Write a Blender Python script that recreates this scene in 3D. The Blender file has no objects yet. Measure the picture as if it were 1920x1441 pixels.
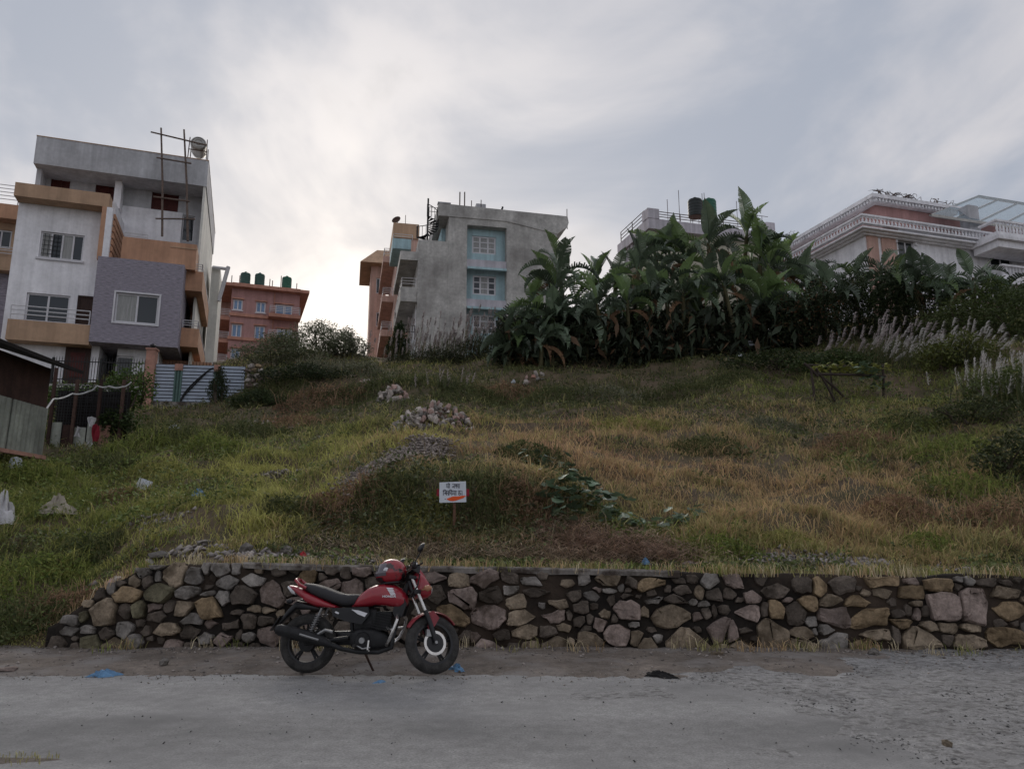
import bpy, math, random
import numpy as np
from mathutils import Vector, Matrix

random.seed(7)
rng = np.random.default_rng(11)
R = math.radians
scene = bpy.context.scene
COL = scene.collection

# ------------------------------------------------------------------ camera
CAM_H = 1.42
PITCH = R(11.4)
FPX = 1442.0                                   # focal length in photo pixels
cam_data = bpy.data.cameras.new('camera')
cam = bpy.data.objects.new('camera', cam_data)
COL.objects.link(cam)
cam_data.sensor_width = 36.0
cam_data.lens = FPX / 1920.0 * 36.0
cam_data.clip_start = 0.05
cam_data.clip_end = 2000.0
cam.location = (0, 0, CAM_H)
cam.rotation_euler = (R(90) + PITCH, 0, 0)
scene.camera = cam

# ------------------------------------------------------------------ sky, sun, exposure
SUN_AZ = R(-13.0)                              # left of straight ahead
SUN_EL = R(18.0)
SUN_DIR = Vector((math.sin(SUN_AZ) * math.cos(SUN_EL), math.cos(SUN_AZ) * math.cos(SUN_EL), math.sin(SUN_EL)))

def build_world():
    w = bpy.data.worlds.new('World')
    scene.world = w
    w.use_nodes = True
    nt = w.node_tree
    nt.nodes.clear()
    N, L = nt.nodes.new, nt.links.new
    def math_node(op, a=None, b=None, c=None):
        n = N('ShaderNodeMath'); n.operation = op
        for i, v in enumerate((a, b, c)):
            if v is None: continue
            if isinstance(v, (int, float)): n.inputs[i].default_value = v
            else: L(v, n.inputs[i])
        return n.outputs[0]
    def mix(fac, a, b, mode='MIX'):
        n = N('ShaderNodeMix'); n.data_type = 'RGBA'; n.blend_type = mode
        if isinstance(fac, (int, float)): n.inputs[0].default_value = fac
        else: L(fac, n.inputs[0])
        for s, v in ((6, a), (7, b)):
            if isinstance(v, tuple): n.inputs[s].default_value = (*v, 1)
            else: L(v, n.inputs[s])
        return n.outputs[2]
    def ramp(fac, pts):
        n = N('ShaderNodeValToRGB'); cr = n.color_ramp
        while len(cr.elements) < len(pts): cr.elements.new(0.5)
        for e, (p, v) in zip(cr.elements, pts):
            e.position = p; e.color = (v, v, v, 1)
        cr.interpolation = 'EASE'
        L(fac, n.inputs[0])
        return n.outputs[0]
    tc = N('ShaderNodeTexCoord')
    d = tc.outputs['Generated']
    sky = N('ShaderNodeTexSky'); sky.sky_type = 'NISHITA'; sky.sun_disc = False
    sky.sun_elevation = SUN_EL; sky.sun_rotation = SUN_AZ
    sky.air_density = 1.0; sky.dust_density = 2.0
    # cloud sheet: directions projected on a level layer, streaks run towards the sun
    rot = N('ShaderNodeVectorRotate'); rot.rotation_type = 'Z_AXIS'
    rot.inputs['Angle'].default_value = SUN_AZ
    L(d, rot.inputs['Vector'])
    sep = N('ShaderNodeSeparateXYZ'); L(rot.outputs[0], sep.inputs[0])
    zz = math_node('ADD', math_node('MAXIMUM', sep.outputs['Z'], 0.0), 0.16)
    cx = math_node('DIVIDE', sep.outputs['X'], zz)
    cy = math_node('DIVIDE', sep.outputs['Y'], zz)
    def layer(sx, sy, off, scale, detail, rough, dist):
        c = N('ShaderNodeCombineXYZ')
        L(math_node('MULTIPLY', cx, sx), c.inputs[0]); L(math_node('MULTIPLY', cy, sy), c.inputs[1])
        c.inputs[2].default_value = off
        n = N('ShaderNodeTexNoise'); n.inputs['Scale'].default_value = scale
        n.inputs['Detail'].default_value = detail; n.inputs['Roughness'].default_value = rough
        n.inputs['Distortion'].default_value = dist
        L(c.outputs[0], n.inputs['Vector'])
        return n.outputs['Fac']
    n1 = layer(1.25, 0.5, SKY_SEED, 1.0, 5, 0.52, 0.9)
    n2 = layer(1.0, 0.75, SKY_SEED + 3.7, 2.0, 7, 0.55, 0.6)
    n3 = layer(0.9, 0.6, SKY_SEED + 8.1, 1.1, 5, 0.5, 0.2)
    bright = ramp(math_node('ADD', math_node('MULTIPLY', n1, 0.6), math_node('MULTIPLY', n2, 0.4)), [(0.40, 0.0), (0.59, 1.0)])
    dark = ramp(math_node('ADD', math_node('MULTIPLY', n3, 0.55), math_node('MULTIPLY', n2, 0.45)), [(0.55, 0.0), (0.63, 1.0)])
    cloud = mix(bright, (2.4, 2.6, 3.05), (3.95, 3.85, 3.98))
    cloud = mix(math_node('MULTIPLY', dark, 0.7), cloud, (2.5, 2.55, 2.75))
    # thin cloud glows where the sun stands behind it
    dot = N('ShaderNodeVectorMath'); dot.operation = 'DOT_PRODUCT'
    L(d, dot.inputs[0]); dot.inputs[1].default_value = SUN_DIR
    dp = math_node('MAXIMUM', dot.outputs['Value'], 0.0)
    wide = math_node('MULTIPLY', math_node('POWER', dp, 14.0), math_node('ADD', math_node('MULTIPLY', bright, 0.6), 0.4))
    tight = math_node('MULTIPLY', math_node('POWER', dp, 40.0), math_node('ADD', math_node('MULTIPLY', bright, 0.7), 0.3))
    cloud = mix(wide, cloud, (1.15, 1.08, 0.98), 'ADD')
    cloud = mix(tight, cloud, (0.6, 0.54, 0.42), 'ADD')
    col = mix(0.955, sky.outputs['Color'], cloud)
    bg = N('ShaderNodeBackground'); bg.inputs['Strength'].default_value = 0.1
    L(col, bg.inputs['Color'])
    out = N('ShaderNodeOutputWorld'); L(bg.outputs[0], out.inputs['Surface'])

SKY_SEED = 9.9
build_world()
sun_data = bpy.data.lights.new('sun', 'SUN')
sun_data.energy = 1.5
sun_data.angle = R(40)
sun_data.color = (1.0, 0.93, 0.84)
sun = bpy.data.objects.new('sun', sun_data)
COL.objects.link(sun)
sun.rotation_euler = SUN_DIR.to_track_quat('Z', 'Y').to_euler()

scene.render.engine = 'CYCLES'
scene.view_settings.view_transform = 'Standard'
scene.view_settings.look = 'None'
scene.view_settings.exposure = 0.74
scene.view_settings.gamma = 1.0
scene.view_settings.use_curve_mapping = False
scene.cycles.use_denoising = True
scene.cycles.use_adaptive_sampling = True
scene.cycles.adaptive_threshold = 0.02
scene.cycles.max_bounces = 4
scene.cycles.diffuse_bounces = 2
scene.cycles.glossy_bounces = 2
scene.cycles.transmission_bounces = 2
scene.cycles.transparent_max_bounces = 4
scene.world.cycles.sampling_method = 'MANUAL'
scene.world.cycles.sample_map_resolution = 256

# ------------------------------------------------------------------ helpers
SP, CP = math.sin(PITCH), math.cos(PITCH)
CAMP = Vector((0, 0, CAM_H))

def ray(u, v):
    tx = (u - 960.0) / FPX
    ty = (720.5 - v) / FPX
    return Vector((tx, CP - SP * ty, SP + CP * ty))

def P(u, v, Y):
    d = ray(u, v)
    return CAMP + d * (Y / d.y)

def tag(o, label=None, cat=None, group=None, kind=None):
    if label: o['label'] = label
    if cat:
        o['category'] = cat
        if not kind: kind = 'thing'
    if group: o['group'] = group
    if kind: o['kind'] = kind
    return o

def empty(name, loc, rz=0.0, label=None, cat=None, group=None):
    o = bpy.data.objects.new(name, None)
    o.empty_display_size = 0.2
    COL.objects.link(o)
    o.location = loc
    o.rotation_euler = (0, 0, rz)
    return tag(o, label, cat, group)

def link_mesh(name, me, mat=None, parent=None, loc=None, rot=None, scale=None):
    o = bpy.data.objects.new(name, me)
    COL.objects.link(o)
    if mat is not None:
        if len(me.materials) == 0: me.materials.append(mat)
        elif me.materials[0] != mat:
            o.material_slots[0].link = 'OBJECT'; o.material_slots[0].material = mat
    if parent: o.parent = parent
    if loc is not None: o.location = loc
    if rot is not None: o.rotation_euler = rot
    if scale is not None: o.scale = scale
    return o

class MB:
    """collects shapes into one mesh"""
    def __init__(self): self.v = []; self.f = []
    def add(self, vs, fs):
        b = len(self.v)
        self.v += [tuple(p) for p in vs]
        self.f += [tuple(b + i for i in f) for f in fs]
        return self
    def box(self, x0, x1, y0, y1, z0, z1):
        vs = [(x0,y0,z0),(x1,y0,z0),(x1,y1,z0),(x0,y1,z0),(x0,y0,z1),(x1,y0,z1),(x1,y1,z1),(x0,y1,z1)]
        return self.add(vs, [(0,3,2,1),(4,5,6,7),(0,1,5,4),(1,2,6,5),(2,3,7,6),(3,0,4,7)])
    def quad(self, a, b, c, d): return self.add([a,b,c,d], [(0,1,2,3)])
    def tube(self, pts, rad, n=8, caps=True):
        pts = [Vector(p) for p in pts]
        if not isinstance(rad, (list, tuple)): rad = [rad] * len(pts)
        rings = []; up = None
        vs, fs = [], []
        for i, p in enumerate(pts):
            t = (pts[min(i+1, len(pts)-1)] - pts[max(i-1, 0)]).normalized()
            if up is None:
                up = Vector((0,0,1)) if abs(t.z) < 0.9 else Vector((1,0,0))
            a = t.cross(up).normalized(); b = a.cross(t).normalized(); up = b
            for k in range(n):
                th = 2*math.pi*k/n
                vs.append(p + (a*math.cos(th) + b*math.sin(th))*rad[i])
        for i in range(len(pts)-1):
            for k in range(n):
                k2 = (k+1) % n
                fs.append((i*n+k, i*n+k2, (i+1)*n+k2, (i+1)*n+k))
        if caps:
            fs.append(tuple(range(n))[::-1]); fs.append(tuple((len(pts)-1)*n+k for k in range(n)))
        return self.add(vs, fs)
    def lathe(self, prof, n=24, axis='Z', c=(0,0,0), closed=False):
        """prof: (radius, height along the axis)"""
        vs, fs = [], []
        m = len(prof)
        for r, h in prof:
            for k in range(n):
                th = 2*math.pi*k/n
                p = (r*math.cos(th), r*math.sin(th), h)
                if axis == 'Y': p = (p[0], p[2], p[1])
                if axis == 'X': p = (p[2], p[0], p[1])
                vs.append((p[0]+c[0], p[1]+c[1], p[2]+c[2]))
        for i in range(m if closed else m-1):
            j = (i+1) % m
            for k in range(n):
                k2 = (k+1) % n
                fs.append((i*n+k, i*n+k2, j*n+k2, j*n+k))
        if not closed:
            if prof[0][0] > 1e-6: fs.append(tuple(range(n))[::-1])
            if prof[-1][0] > 1e-6: fs.append(tuple((m-1)*n+k for k in range(n)))
        return self.add(vs, fs)
    def loft(self, secs, n=20, axis='X'):
        """secs: (x, top z, bottom z, half width, power, y centre) - closed rounded body along x"""
        vs, fs = [], []
        for s in secs:
            x, zt, zb, hy = s[:4]
            pw = s[4] if len(s) > 4 else 2.6
            yc = s[5] if len(s) > 5 else 0.0
            zc, hz = (zt+zb)/2, (zt-zb)/2
            for k in range(n):
                th = 2*math.pi*k/n
                c, q = math.cos(th), math.sin(th)
                vs.append((x, yc + hy*math.copysign(abs(c)**(2/pw), c), zc + hz*math.copysign(abs(q)**(2/pw), q)))
        m = len(secs)
        for i in range(m-1):
            for k in range(n):
                k2 = (k+1) % n
                fs.append((i*n+k, i*n+k2, (i+1)*n+k2, (i+1)*n+k))
        fs.append(tuple(range(n))[::-1]); fs.append(tuple((m-1)*n+k for k in range(n)))
        return self.add(vs, fs)
    def prism(self, outline, y0, y1):
        """outline in (x,z), extruded along y"""
        n = len(outline)
        vs = [(x, y0, z) for x, z in outline] + [(x, y1, z) for x, z in outline]
        fs = [tuple(range(n)), tuple(range(2*n-1, n-1, -1))]
        for k in range(n):
            k2 = (k+1) % n
            fs.append((k, k+n, k2+n, k2))
        return self.add(vs, fs)
    def mesh(self, name, smooth=False):
        me = bpy.data.meshes.new(name)
        me.from_pydata(self.v, [], self.f)
        me.validate(); me.update()
        if smooth:
            me.polygons.foreach_set('use_smooth', [True]*len(me.polygons))
            if smooth != 'all':
                try: me.set_sharp_from_angle(angle=R(40))
                except Exception: pass
        return me
    def build(self, name, mat, parent=None, smooth=False, loc=None, rot=None):
        return link_mesh(name, self.mesh(name, smooth), mat, parent, loc, rot)

def np_mesh(name, verts, quads=None, tris=None, cols=None, smooth=False):
    """fast mesh from numpy arrays; cols is one colour per vertex"""
    me = bpy.data.meshes.new(name)
    nv = len(verts)
    me.vertices.add(nv)
    me.vertices.foreach_set('co', np.asarray(verts, dtype=np.float32).ravel())
    parts, starts, base = [], [], 0
    for arr, k in ((quads, 4), (tris, 3)):
        if arr is None or len(arr) == 0: continue
        parts.append(np.asarray(arr, dtype=np.int32).ravel())
        starts.append(base + np.arange(len(arr), dtype=np.int32)*k)
        base += len(arr)*k
    loops = np.concatenate(parts); st = np.concatenate(starts)
    me.loops.add(len(loops)); me.loops.foreach_set('vertex_index', loops)
    me.polygons.add(len(st)); me.polygons.foreach_set('loop_start', st)
    me.update(calc_edges=True)
    me.validate()
    if smooth: me.polygons.foreach_set('use_smooth', np.ones(len(me.polygons), dtype=bool))
    if cols is not None:
        a = me.color_attributes.new('Col', 'FLOAT_COLOR', 'POINT')
        c = np.ones((nv, 4), dtype=np.float32); c[:, :3] = cols
        a.data.foreach_set('color', c.ravel())
    return me

def vnoise(x, y, scale, seed=0):
    """smooth value noise 0..1"""
    x = np.asarray(x, dtype=np.float64)*scale + seed*17.31; y = np.asarray(y, dtype=np.float64)*scale + seed*9.73
    xi, yi = np.floor(x).astype(np.int64), np.floor(y).astype(np.int64)
    fx, fy = x-xi, y-yi
    fx = fx*fx*(3-2*fx); fy = fy*fy*(3-2*fy)
    def h(a, b):
        n = (a*374761393 + b*668265263 + seed*1442695) & 0xffffffff
        n = ((n ^ (n >> 13))*1274126177) & 0xffffffff
        return ((n ^ (n >> 16)) & 0xffff)/65535.0
    return (h(xi,yi)*(1-fx)+h(xi+1,yi)*fx)*(1-fy) + (h(xi,yi+1)*(1-fx)+h(xi+1,yi+1)*fx)*fy

def fbm(x, y, scale, seed=0, octv=3):
    t = 0; a = 0.5; tot = 0
    for i in range(octv):
        t = t + a*vnoise(x, y, scale*2**i, seed+i*5); tot += a; a *= 0.5
    return t/tot

# ------------------------------------------------------------------ materials
def material(name, color, rough=0.8, metal=0.0, var=0.25, scale=3.0, bump=0.0, bscale=None, dark=None, streak=0.0, lanes=None,
             spec=0.3, attr=False, speckle=0.0, clear=0.0, rnd=0.0, translucent=0.0, coat=0.0, patch=None, stretch=None):
    m = bpy.data.materials.new(name); m.use_nodes = True
    nt = m.node_tree; nt.nodes.clear()
    N, L = nt.nodes.new, nt.links.new
    out = N('ShaderNodeOutputMaterial'); bs = N('ShaderNodeBsdfPrincipled')
    bs.inputs['Roughness'].default_value = rough; bs.inputs['Metallic'].default_value = metal
    bs.inputs['Specular IOR Level'].default_value = spec
    if coat: bs.inputs['Coat Weight'].default_value = coat; bs.inputs['Coat Roughness'].default_value = 0.08
    tc = N('ShaderNodeTexCoord'); vec = tc.outputs['Object']
    if stretch:
        mp = N('ShaderNodeMapping'); mp.inputs['Scale'].default_value = stretch; L(vec, mp.inputs[0]); vec = mp.outputs[0]
    if attr:
        at = N('ShaderNodeAttribute'); at.attribute_name = 'Col'; base = at.outputs['Color']
    else:
        rgb = N('ShaderNodeRGB'); rgb.outputs[0].default_value = (*color, 1); base = rgb.outputs[0]
    def mul(a, fac_socket):
        n = N('ShaderNodeMix'); n.data_type = 'RGBA'; n.blend_type = 'MULTIPLY'; n.inputs[0].default_value = 1.0
        L(a, n.inputs[6]); L(fac_socket, n.inputs[7]); return n.outputs[2]
    def mrange(s, a, b, c, d):
        n = N('ShaderNodeMapRange'); n.inputs[1].default_value = a; n.inputs[2].default_value = b
        n.inputs[3].default_value = c; n.inputs[4].default_value = d; L(s, n.inputs[0]); return n.outputs[0]
    def noise(sc, det=5, ro=0.6, v=None):
        n = N('ShaderNodeTexNoise'); n.inputs['Scale'].default_value = sc; n.inputs['Detail'].default_value = det
        n.inputs['Roughness'].default_value = ro; L(v if v is not None else vec, n.inputs['Vector']); return n.outputs['Fac']
    if rnd:
        oi = N('ShaderNodeObjectInfo')
        base = mul(base, mrange(oi.outputs['Random'], 0, 1, 1-rnd, 1+rnd))
        va = N('ShaderNodeVectorMath'); va.operation = 'ADD'; L(vec, va.inputs[0])
        cm = N('ShaderNodeVectorMath'); cm.operation = 'SCALE'; cm.inputs[3].default_value = 37.0
        cb = N('ShaderNodeCombineXYZ'); L(oi.outputs['Random'], cb.inputs[0]); L(oi.outputs['Random'], cb.inputs[2])
        L(cb.outputs[0], cm.inputs[0]); L(cm.outputs[0], va.inputs[1]); vec = va.outputs[0]
    if var:
        base = mul(base, mrange(noise(scale), 0.3, 0.7, 1-var, 1+var))
        base = mul(base, mrange(noise(scale*7.3, 3), 0.3, 0.7, 1-var*0.5, 1+var*0.5))
    if speckle:
        base = mul(base, mrange(noise(55, 3, 0.7), 0.35, 0.65, 1-speckle, 1+speckle)); base = mul(base, mrange(noise(9, 4, 0.6), 0.35, 0.65, 1-speckle*.5, 1+speckle*.5))
    if patch:
        pc, ps, lo, hi = patch
        n = N('ShaderNodeMix'); n.data_type = 'RGBA'; L(mrange(noise(ps, 6, 0.65), lo, hi, 0, 1), n.inputs[0])
        L(base, n.inputs[6]); n.inputs[7].default_value = (*pc, 1); base = n.outputs[2]
    if lanes:
        mp = N('ShaderNodeMapping'); mp.inputs['Scale'].default_value = (0.05, 0.9, 1.0); L(vec, mp.inputs[0])
        base = mul(base, mrange(noise(1.0, 3, 0.5, mp.outputs[0]), 0.35, 0.65, 1-lanes, 1+lanes))
    if streak:
        mp = N('ShaderNodeMapping'); mp.inputs['Scale'].default_value = (2.2, 2.2, 0.16); L(vec, mp.inputs[0])
        base = mul(base, mrange(noise(1.0, 6, 0.65, mp.outputs[0]), 0.35, 0.7, 1.0+streak*0.25, 1-streak))
    L(base, bs.inputs['Base Color'])
    if bump:
        b = N('ShaderNodeBump'); b.inputs['Strength'].default_value = bump; b.inputs['Distance'].default_value = 0.02
        L(noise(bscale or scale*6, 6, 0.65), b.inputs['Height']); L(b.outputs[0], bs.inputs['Normal'])
    surf = bs.outputs[0]
    if translucent:
        tr = N('ShaderNodeBsdfTranslucent'); L(base, tr.inputs['Color'])
        mx = N('ShaderNodeMixShader'); mx.inputs[0].default_value = translucent
        L(surf, mx.inputs[1]); L(tr.outputs[0], mx.inputs[2]); surf = mx.outputs[0]
    if clear:
        tp = N('ShaderNodeBsdfTransparent'); tp.inputs['Color'].default_value = (.86,.92,.95,1)
        mx = N('ShaderNodeMixShader'); mx.inputs[0].default_value = clear
        L(surf, mx.inputs[1]); L(tp.outputs[0], mx.inputs[2]); surf = mx.outputs[0]
    L(surf, out.inputs['Surface'])
    return m

M = {}
M['leaf'] = material('leaf', (1,1,1), 0.6, attr=True, var=0.12, scale=2.0, spec=0.25, translucent=0.25)
M['grass'] = material('grass', (1,1,1), 0.7, attr=True, var=0.15, scale=1.5, spec=0.15, translucent=0.45)
M['glass'] = material('glass', (0.025,0.03,0.035), 0.08, var=0.0, spec=0.6)
M['dark'] = material('dark', (0.012,0.011,0.011), 0.8, var=0.2)
# ------------------------------------------------------------------ hillside
HILL = {  # azimuth column (photo u): (photo v, distance)
 -150: [(1245,10.1),(1150,11.3),(1080,12.3),(1000,14),(930,16.5),(870,19.5),(845,23),(810,27),(735,34),(700,40),(680,60)],
 0:    [(1240,10.2),(1150,11.3),(1080,12.3),(1000,14),(930,16.5),(872,19.5),(850,23),(825,27),(735,34),(700,40),(680,60)],
 150:  [(1218,10.3),(1130,11.5),(1050,13),(980,15),(900,19),(852,24),(835,28),(775,33),(745,36),(700,42),(680,60)],
 350:  [(1048,11.0),(1022,12),(960,14.5),(900,18),(840,23),(800,28),(766,33.5),(752,36),(700,40),(680,60)],
 550:  [(1048,11),(1012,12.3),(950,14.3),(890,18),(832,23),(795,28),(757,32),(690,36),(664,40),(660,60)],
 640:  [(1058,11),(1030,12.1),(1000,13.2),(935,14.0),(880,17),(833,21),(798,26),(762,30.5),(704,35),(672,40),(668,60)],
 720:  [(1062,11),(1037,12),(1003,13),(905,13.7),(862,16.3),(833,19),(800,24),(772,28),(722,33),(692,40),(680,50),(674,60)],
 850:  [(1062,11),(1040,12),(1005,13),(900,13.6),(868,16.3),(835,19),(800,24),(770,28),(725,33),(690,40),(675,50),(670,60)],
 950:  [(1064,11),(1040,12),(1002,13.0),(910,13.8),(868,16.5),(805,23),(772,28),(742,31),(700,35),(672,40),(662,60)],
 1200: [(1070,11),(1042,12),(1002,13),(950,14.5),(880,17.5),(802,23),(768,28),(740,31),(692,36),(662,40),(655,60)],
 1450: [(1076,11),(1052,12),(1002,13.2),(922,16),(842,20),(792,24),(742,28),(692,33),(652,38),(640,60)],
 1700: [(1080,11),(1052,12.2),(1002,13.5),(922,16),(842,19.5),(782,24),(757,27),(702,31),(642,36),(605,42),(590,60)],
 1920: [(1080,11),(1042,12.2),(982,13.5),(902,16),(822,19),(762,22),(702,26),(642,32),(605,38),(580,60)],
 2200: [(1080,11),(1042,12.2),(975,13.5),(895,16),(815,19),(752,22),(692,26),(632,32),(600,38),(575,60)],
}
WALL_Y = 10.35                     # foot of the stone wall's face
WALL_X0 = -5.95                    # where the wall dies into the bank
YG = np.arange(9.0, 170.0, 0.1)
def _build_table():
    us = sorted(HILL); As = np.array([(u-960)/FPX for u in us]); T = []
    for u in us:
        pts = [P(u, v, Y) for v, Y in HILL[u]]
        ys = [p.y for p in pts]; zs = [p.z for p in pts]
        if u >= 350: ys = [9.0] + ys; zs = [zs[0]-0.02] + zs
        else: ys = [9.0, ys[0]-0.4] + ys; zs = [-0.1, -0.06] + zs
        ys += [100, 170]; zs += [zs[-1]+5, zs[-1]+9]
        z = np.interp(YG, ys, zs)
        k = np.ones(9)/9; zp = np.pad(z, 4, mode='edge'); zsm = np.convolve(zp, k, 'valid')
        T.append(zsm)
    return As, np.array(T)
HA, HT = _build_table()
def wall_top(x):
    """height of the wall's top along x"""
    return np.interp(x, [-6.4, -5.9, -5.4, -4.95, -4.4, -2.5, 0, 3.0, 8.0], [0.1, 0.38, 0.78, 1.03, 1.12, 1.06, 1.03, 0.97, 0.95])
def hz(x, y, rough=True):
    x = np.asarray(x, float); y = np.asarray(y, float)
    a = np.clip(x/np.maximum(y, 1.0), HA[0], HA[-1])
    i = np.clip(np.searchsorted(HA, a)-1, 0, len(HA)-2)
    t = (a-HA[i])/(HA[i+1]-HA[i]); t = t*t*(3-2*t)
    f = np.clip((y-YG[0])/0.1, 0, len(YG)-1.001); j = f.astype(int); g = f-j
    z0 = HT[i, j]*(1-g)+HT[i, j+1]*g; z1 = HT[i+1, j]*(1-g)+HT[i+1, j+1]*g
    z = z0*(1-t)+z1*t
    w = np.clip((12.4-y)/1.4, 0, 1)*np.clip((x-WALL_X0)/0.3, 0, 1)      # meets the wall's top
    z = z*(1-w)+np.minimum(z, wall_top(x)-0.02)*w
    if rough:
        amp = np.clip((y-11.2)/3, 0.0, 1)
        rid = np.abs(fbm(x, y*1.6, 0.35, 13)-0.5)*2                     # small slumped terraces
        z = z + amp*((fbm(x, y, 0.55, 3)-0.5)*0.55 + (fbm(x, y, 1.7, 8)-0.5)*0.28 + (0.25-rid)*0.5*np.clip((y-15)/6, 0, 1))
    front = (x > WALL_X0) & (y < WALL_Y+.25)
    return np.where(front, -0.3, z)
def hz1(x, y): return float(hz(np.array([x]), np.array([y]))[0])
def G(u, v, y0=10.62, y1=75.0):
    """point of the hillside seen at a photo pixel"""
    d = ray(u, v); ys = np.arange(y0, y1, 0.04); k = ys/d.y
    zr = CAM_H + d.z*k; zt = hz(d.x*k, ys)
    hit = np.nonzero(zt >= zr)[0]
    y = ys[hit[0]] if len(hit) else y1
    return Vector((d.x*y/d.y, y, hz1(d.x*y/d.y, y)))

M['soil'] = material('soil', (0.13,0.095,0.062), 0.95, var=0.4, scale=1.2, bump=0.8, bscale=9, patch=((0.07,0.06,0.03), 0.6, 0.45, 0.6))
def build_hill():
    ys = list(np.arange(9.6, WALL_Y+.2, 0.2)) + [WALL_Y+.23, WALL_Y+.29] + list(np.arange(WALL_Y+.4, 16, 0.14))
    y = 16.0
    while y < 66: ys.append(y); y *= 1.0125
    while y < 165: ys.append(y); y *= 1.06
    ys = np.array(ys); a = np.linspace(-1.05, 1.05, 300)
    X = np.outer(ys, a); Yg = np.repeat(ys[:, None], len(a), 1)
    Z = hz(X, Yg)
    V = np.stack([X, Yg, Z], -1).reshape(-1, 3)
    n, m = len(ys), len(a)
    I = np.arange(n*m).reshape(n, m)
    Q = np.stack([I[:-1,:-1], I[:-1,1:], I[1:,1:], I[1:,:-1]], -1).reshape(-1, 4)
    o = link_mesh('hillside', np_mesh('hillside', V, quads=Q, smooth=True), M['soil'])
    tag(o, 'steep overgrown earth slope rising from the stone wall', kind='structure')
build_hill()

# ------------------------------------------------------------------ ground, road, verge
def sheet(name, x0, x1, y0, y1, zf, nx, ny, mat, mask=None):
    xs = np.linspace(x0, x1, nx); ys = np.linspace(y0, y1, ny)
    X, Y = np.meshgrid(xs, ys); Z = zf(X, Y)
    V = np.stack([X, Y, Z], -1).reshape(-1, 3); I = np.arange(nx*ny).reshape(ny, nx)
    Q = np.stack([I[:-1,:-1], I[:-1,1:], I[1:,1:], I[1:,:-1]], -1).reshape(-1, 4)
    if mask is not None:
        cx = X[:-1,:-1].ravel() + (xs[1]-xs[0])/2; cy = Y[:-1,:-1].ravel() + (ys[1]-ys[0])/2
        Q = Q[mask(cx, cy)]
    return link_mesh(name, np_mesh(name, V, quads=Q, smooth=True), mat)
M['ground'] = material('ground', (0.09,0.08,0.06), 0.95, var=0.3, scale=0.4)
tag(sheet('ground', -900, 900, -900, 900, lambda x, y: x*0-0.35, 9, 9, M['ground']), kind='structure')
M['asphalt'] = material('asphalt', (0.272,0.266,0.259), 0.9, var=0.14, scale=0.45, lanes=0.18, bump=0.5, bscale=60, speckle=0.22, patch=((0.20,0.196,0.192), 0.55, 0.48, 0.68))
tag(sheet('road', -70, 70, -14, 9.4, lambda x, y: 0.012*(fbm(x, y, 0.35, 2)-0.5), 281, 95, M['asphalt']), 'worn grey asphalt road in front of the wall', kind='structure')
def road_edge(x): return np.interp(x, [-14, -6, -2, 2.2, 3.4, 4.6, 6.0, 9], [8.55, 8.68, 8.72, 8.62, 8.75, 9.6, 10.45, 10.6])
M['verge'] = material('verge', (0.165,0.138,0.116), 0.95, var=0.35, scale=1.6, bump=1.0, bscale=14, speckle=0.2, patch=((0.24,0.22,0.205), 1.1, 0.48, 0.66))
def verge_z(x, y):
    e = road_edge(x) + 0.16*(fbm(x, y, 1.6, 4)-0.5) + 0.34*(fbm(x, y, 9, 44)-0.5)
    t = np.clip((y-e)/0.25, -1, 1)
    return np.where(t < 0, 0.012+0.05*t, 0.012+0.02*t) + np.clip((y-e)/1.5, 0, 1)*(0.035 + 0.05*(fbm(x, y, 1.3, 6)-0.5)+0.02*(fbm(x, y, 6, 7)-0.5))
tag(sheet('verge', -16, 12, 8.2, 10.95, verge_z, 420, 70, M['verge']), 'strip of bare dirt between the road and the stone wall', kind='structure')
M['concrete_road'] = material('concrete_road', (0.27,0.263,0.256), 0.92, var=0.2, scale=1.3, bump=1.0, bscale=26, speckle=0.26, patch=((0.14,0.134,0.128), 11.0, 0.50, 0.62))
def apron_edge(x, y):      # left border of the broken surface
    return np.interp(y, [3.0, 5.0, 6.0, 7.0, 8.0, 8.7, 10.9], [3.0, 2.75, 2.7, 2.75, 2.3, 1.4, 1.2]) + 0.5*(fbm(x, y, 1.5, 9)-0.5)
def apron_z(x, y):
    t = np.clip((x-apron_edge(x, y))/0.5, -0.3, 1)
    return 0.001 + 0.020*t + t*0.07*(fbm(x, y, 1.4, 14)-0.5) + np.clip(t, 0, 1)*0.03*(fbm(x, y, 6, 15, 4)-0.5) + 0.02*np.clip((y-9)/1.5, 0, 1)
tag(sheet('rough_road_patch', 0.5, 13, 3.2, 10.9, apron_z, 260, 170, M['concrete_road']), 'broken gravelly road surface on the right', kind='structure')
# ------------------------------------------------------------------ stone retaining wall
M['mortar'] = material('mortar', (0.022,0.018,0.015), 0.95, var=0.5, scale=2.5, bump=0.9, bscale=12, patch=((0.075,0.054,0.04), 0.45, 0.47, 0.62))
M['cement'] = material('cement', (0.24,0.22,0.20), 0.95, var=0.3, scale=4, bump=0.8, bscale=20, patch=((0.07,0.055,0.045), 2.6, 0.46, 0.6))
STONE = {
 't': (0.27,0.215,0.155), 'p': (0.27,0.212,0.185), 'g': (0.24,0.22,0.20), 'd': (0.12,0.098,0.08), 'o': (0.26,0.19,0.115), 'm': (0.155,0.14,0.09)}
MS = {k: material('stone_'+n, STONE[k], 0.9, var=0.42, scale=5, bump=1.0, bscale=16, rnd=0.28, patch=((STONE[k][0]*.35, STONE[k][1]*.33, STONE[k][2]*.3), 2.6, 0.47, 0.64))
      for k, n in dict(t='tan', p='pink', g='grey', d='brown', o='ochre', m='mossy').items()}
def zoomed(lst, x0, y0, sc):
    return [(x0+a/sc, y0+b/sc, c/sc, d/sc, k) for a, b, c, d, k in lst]
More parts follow.
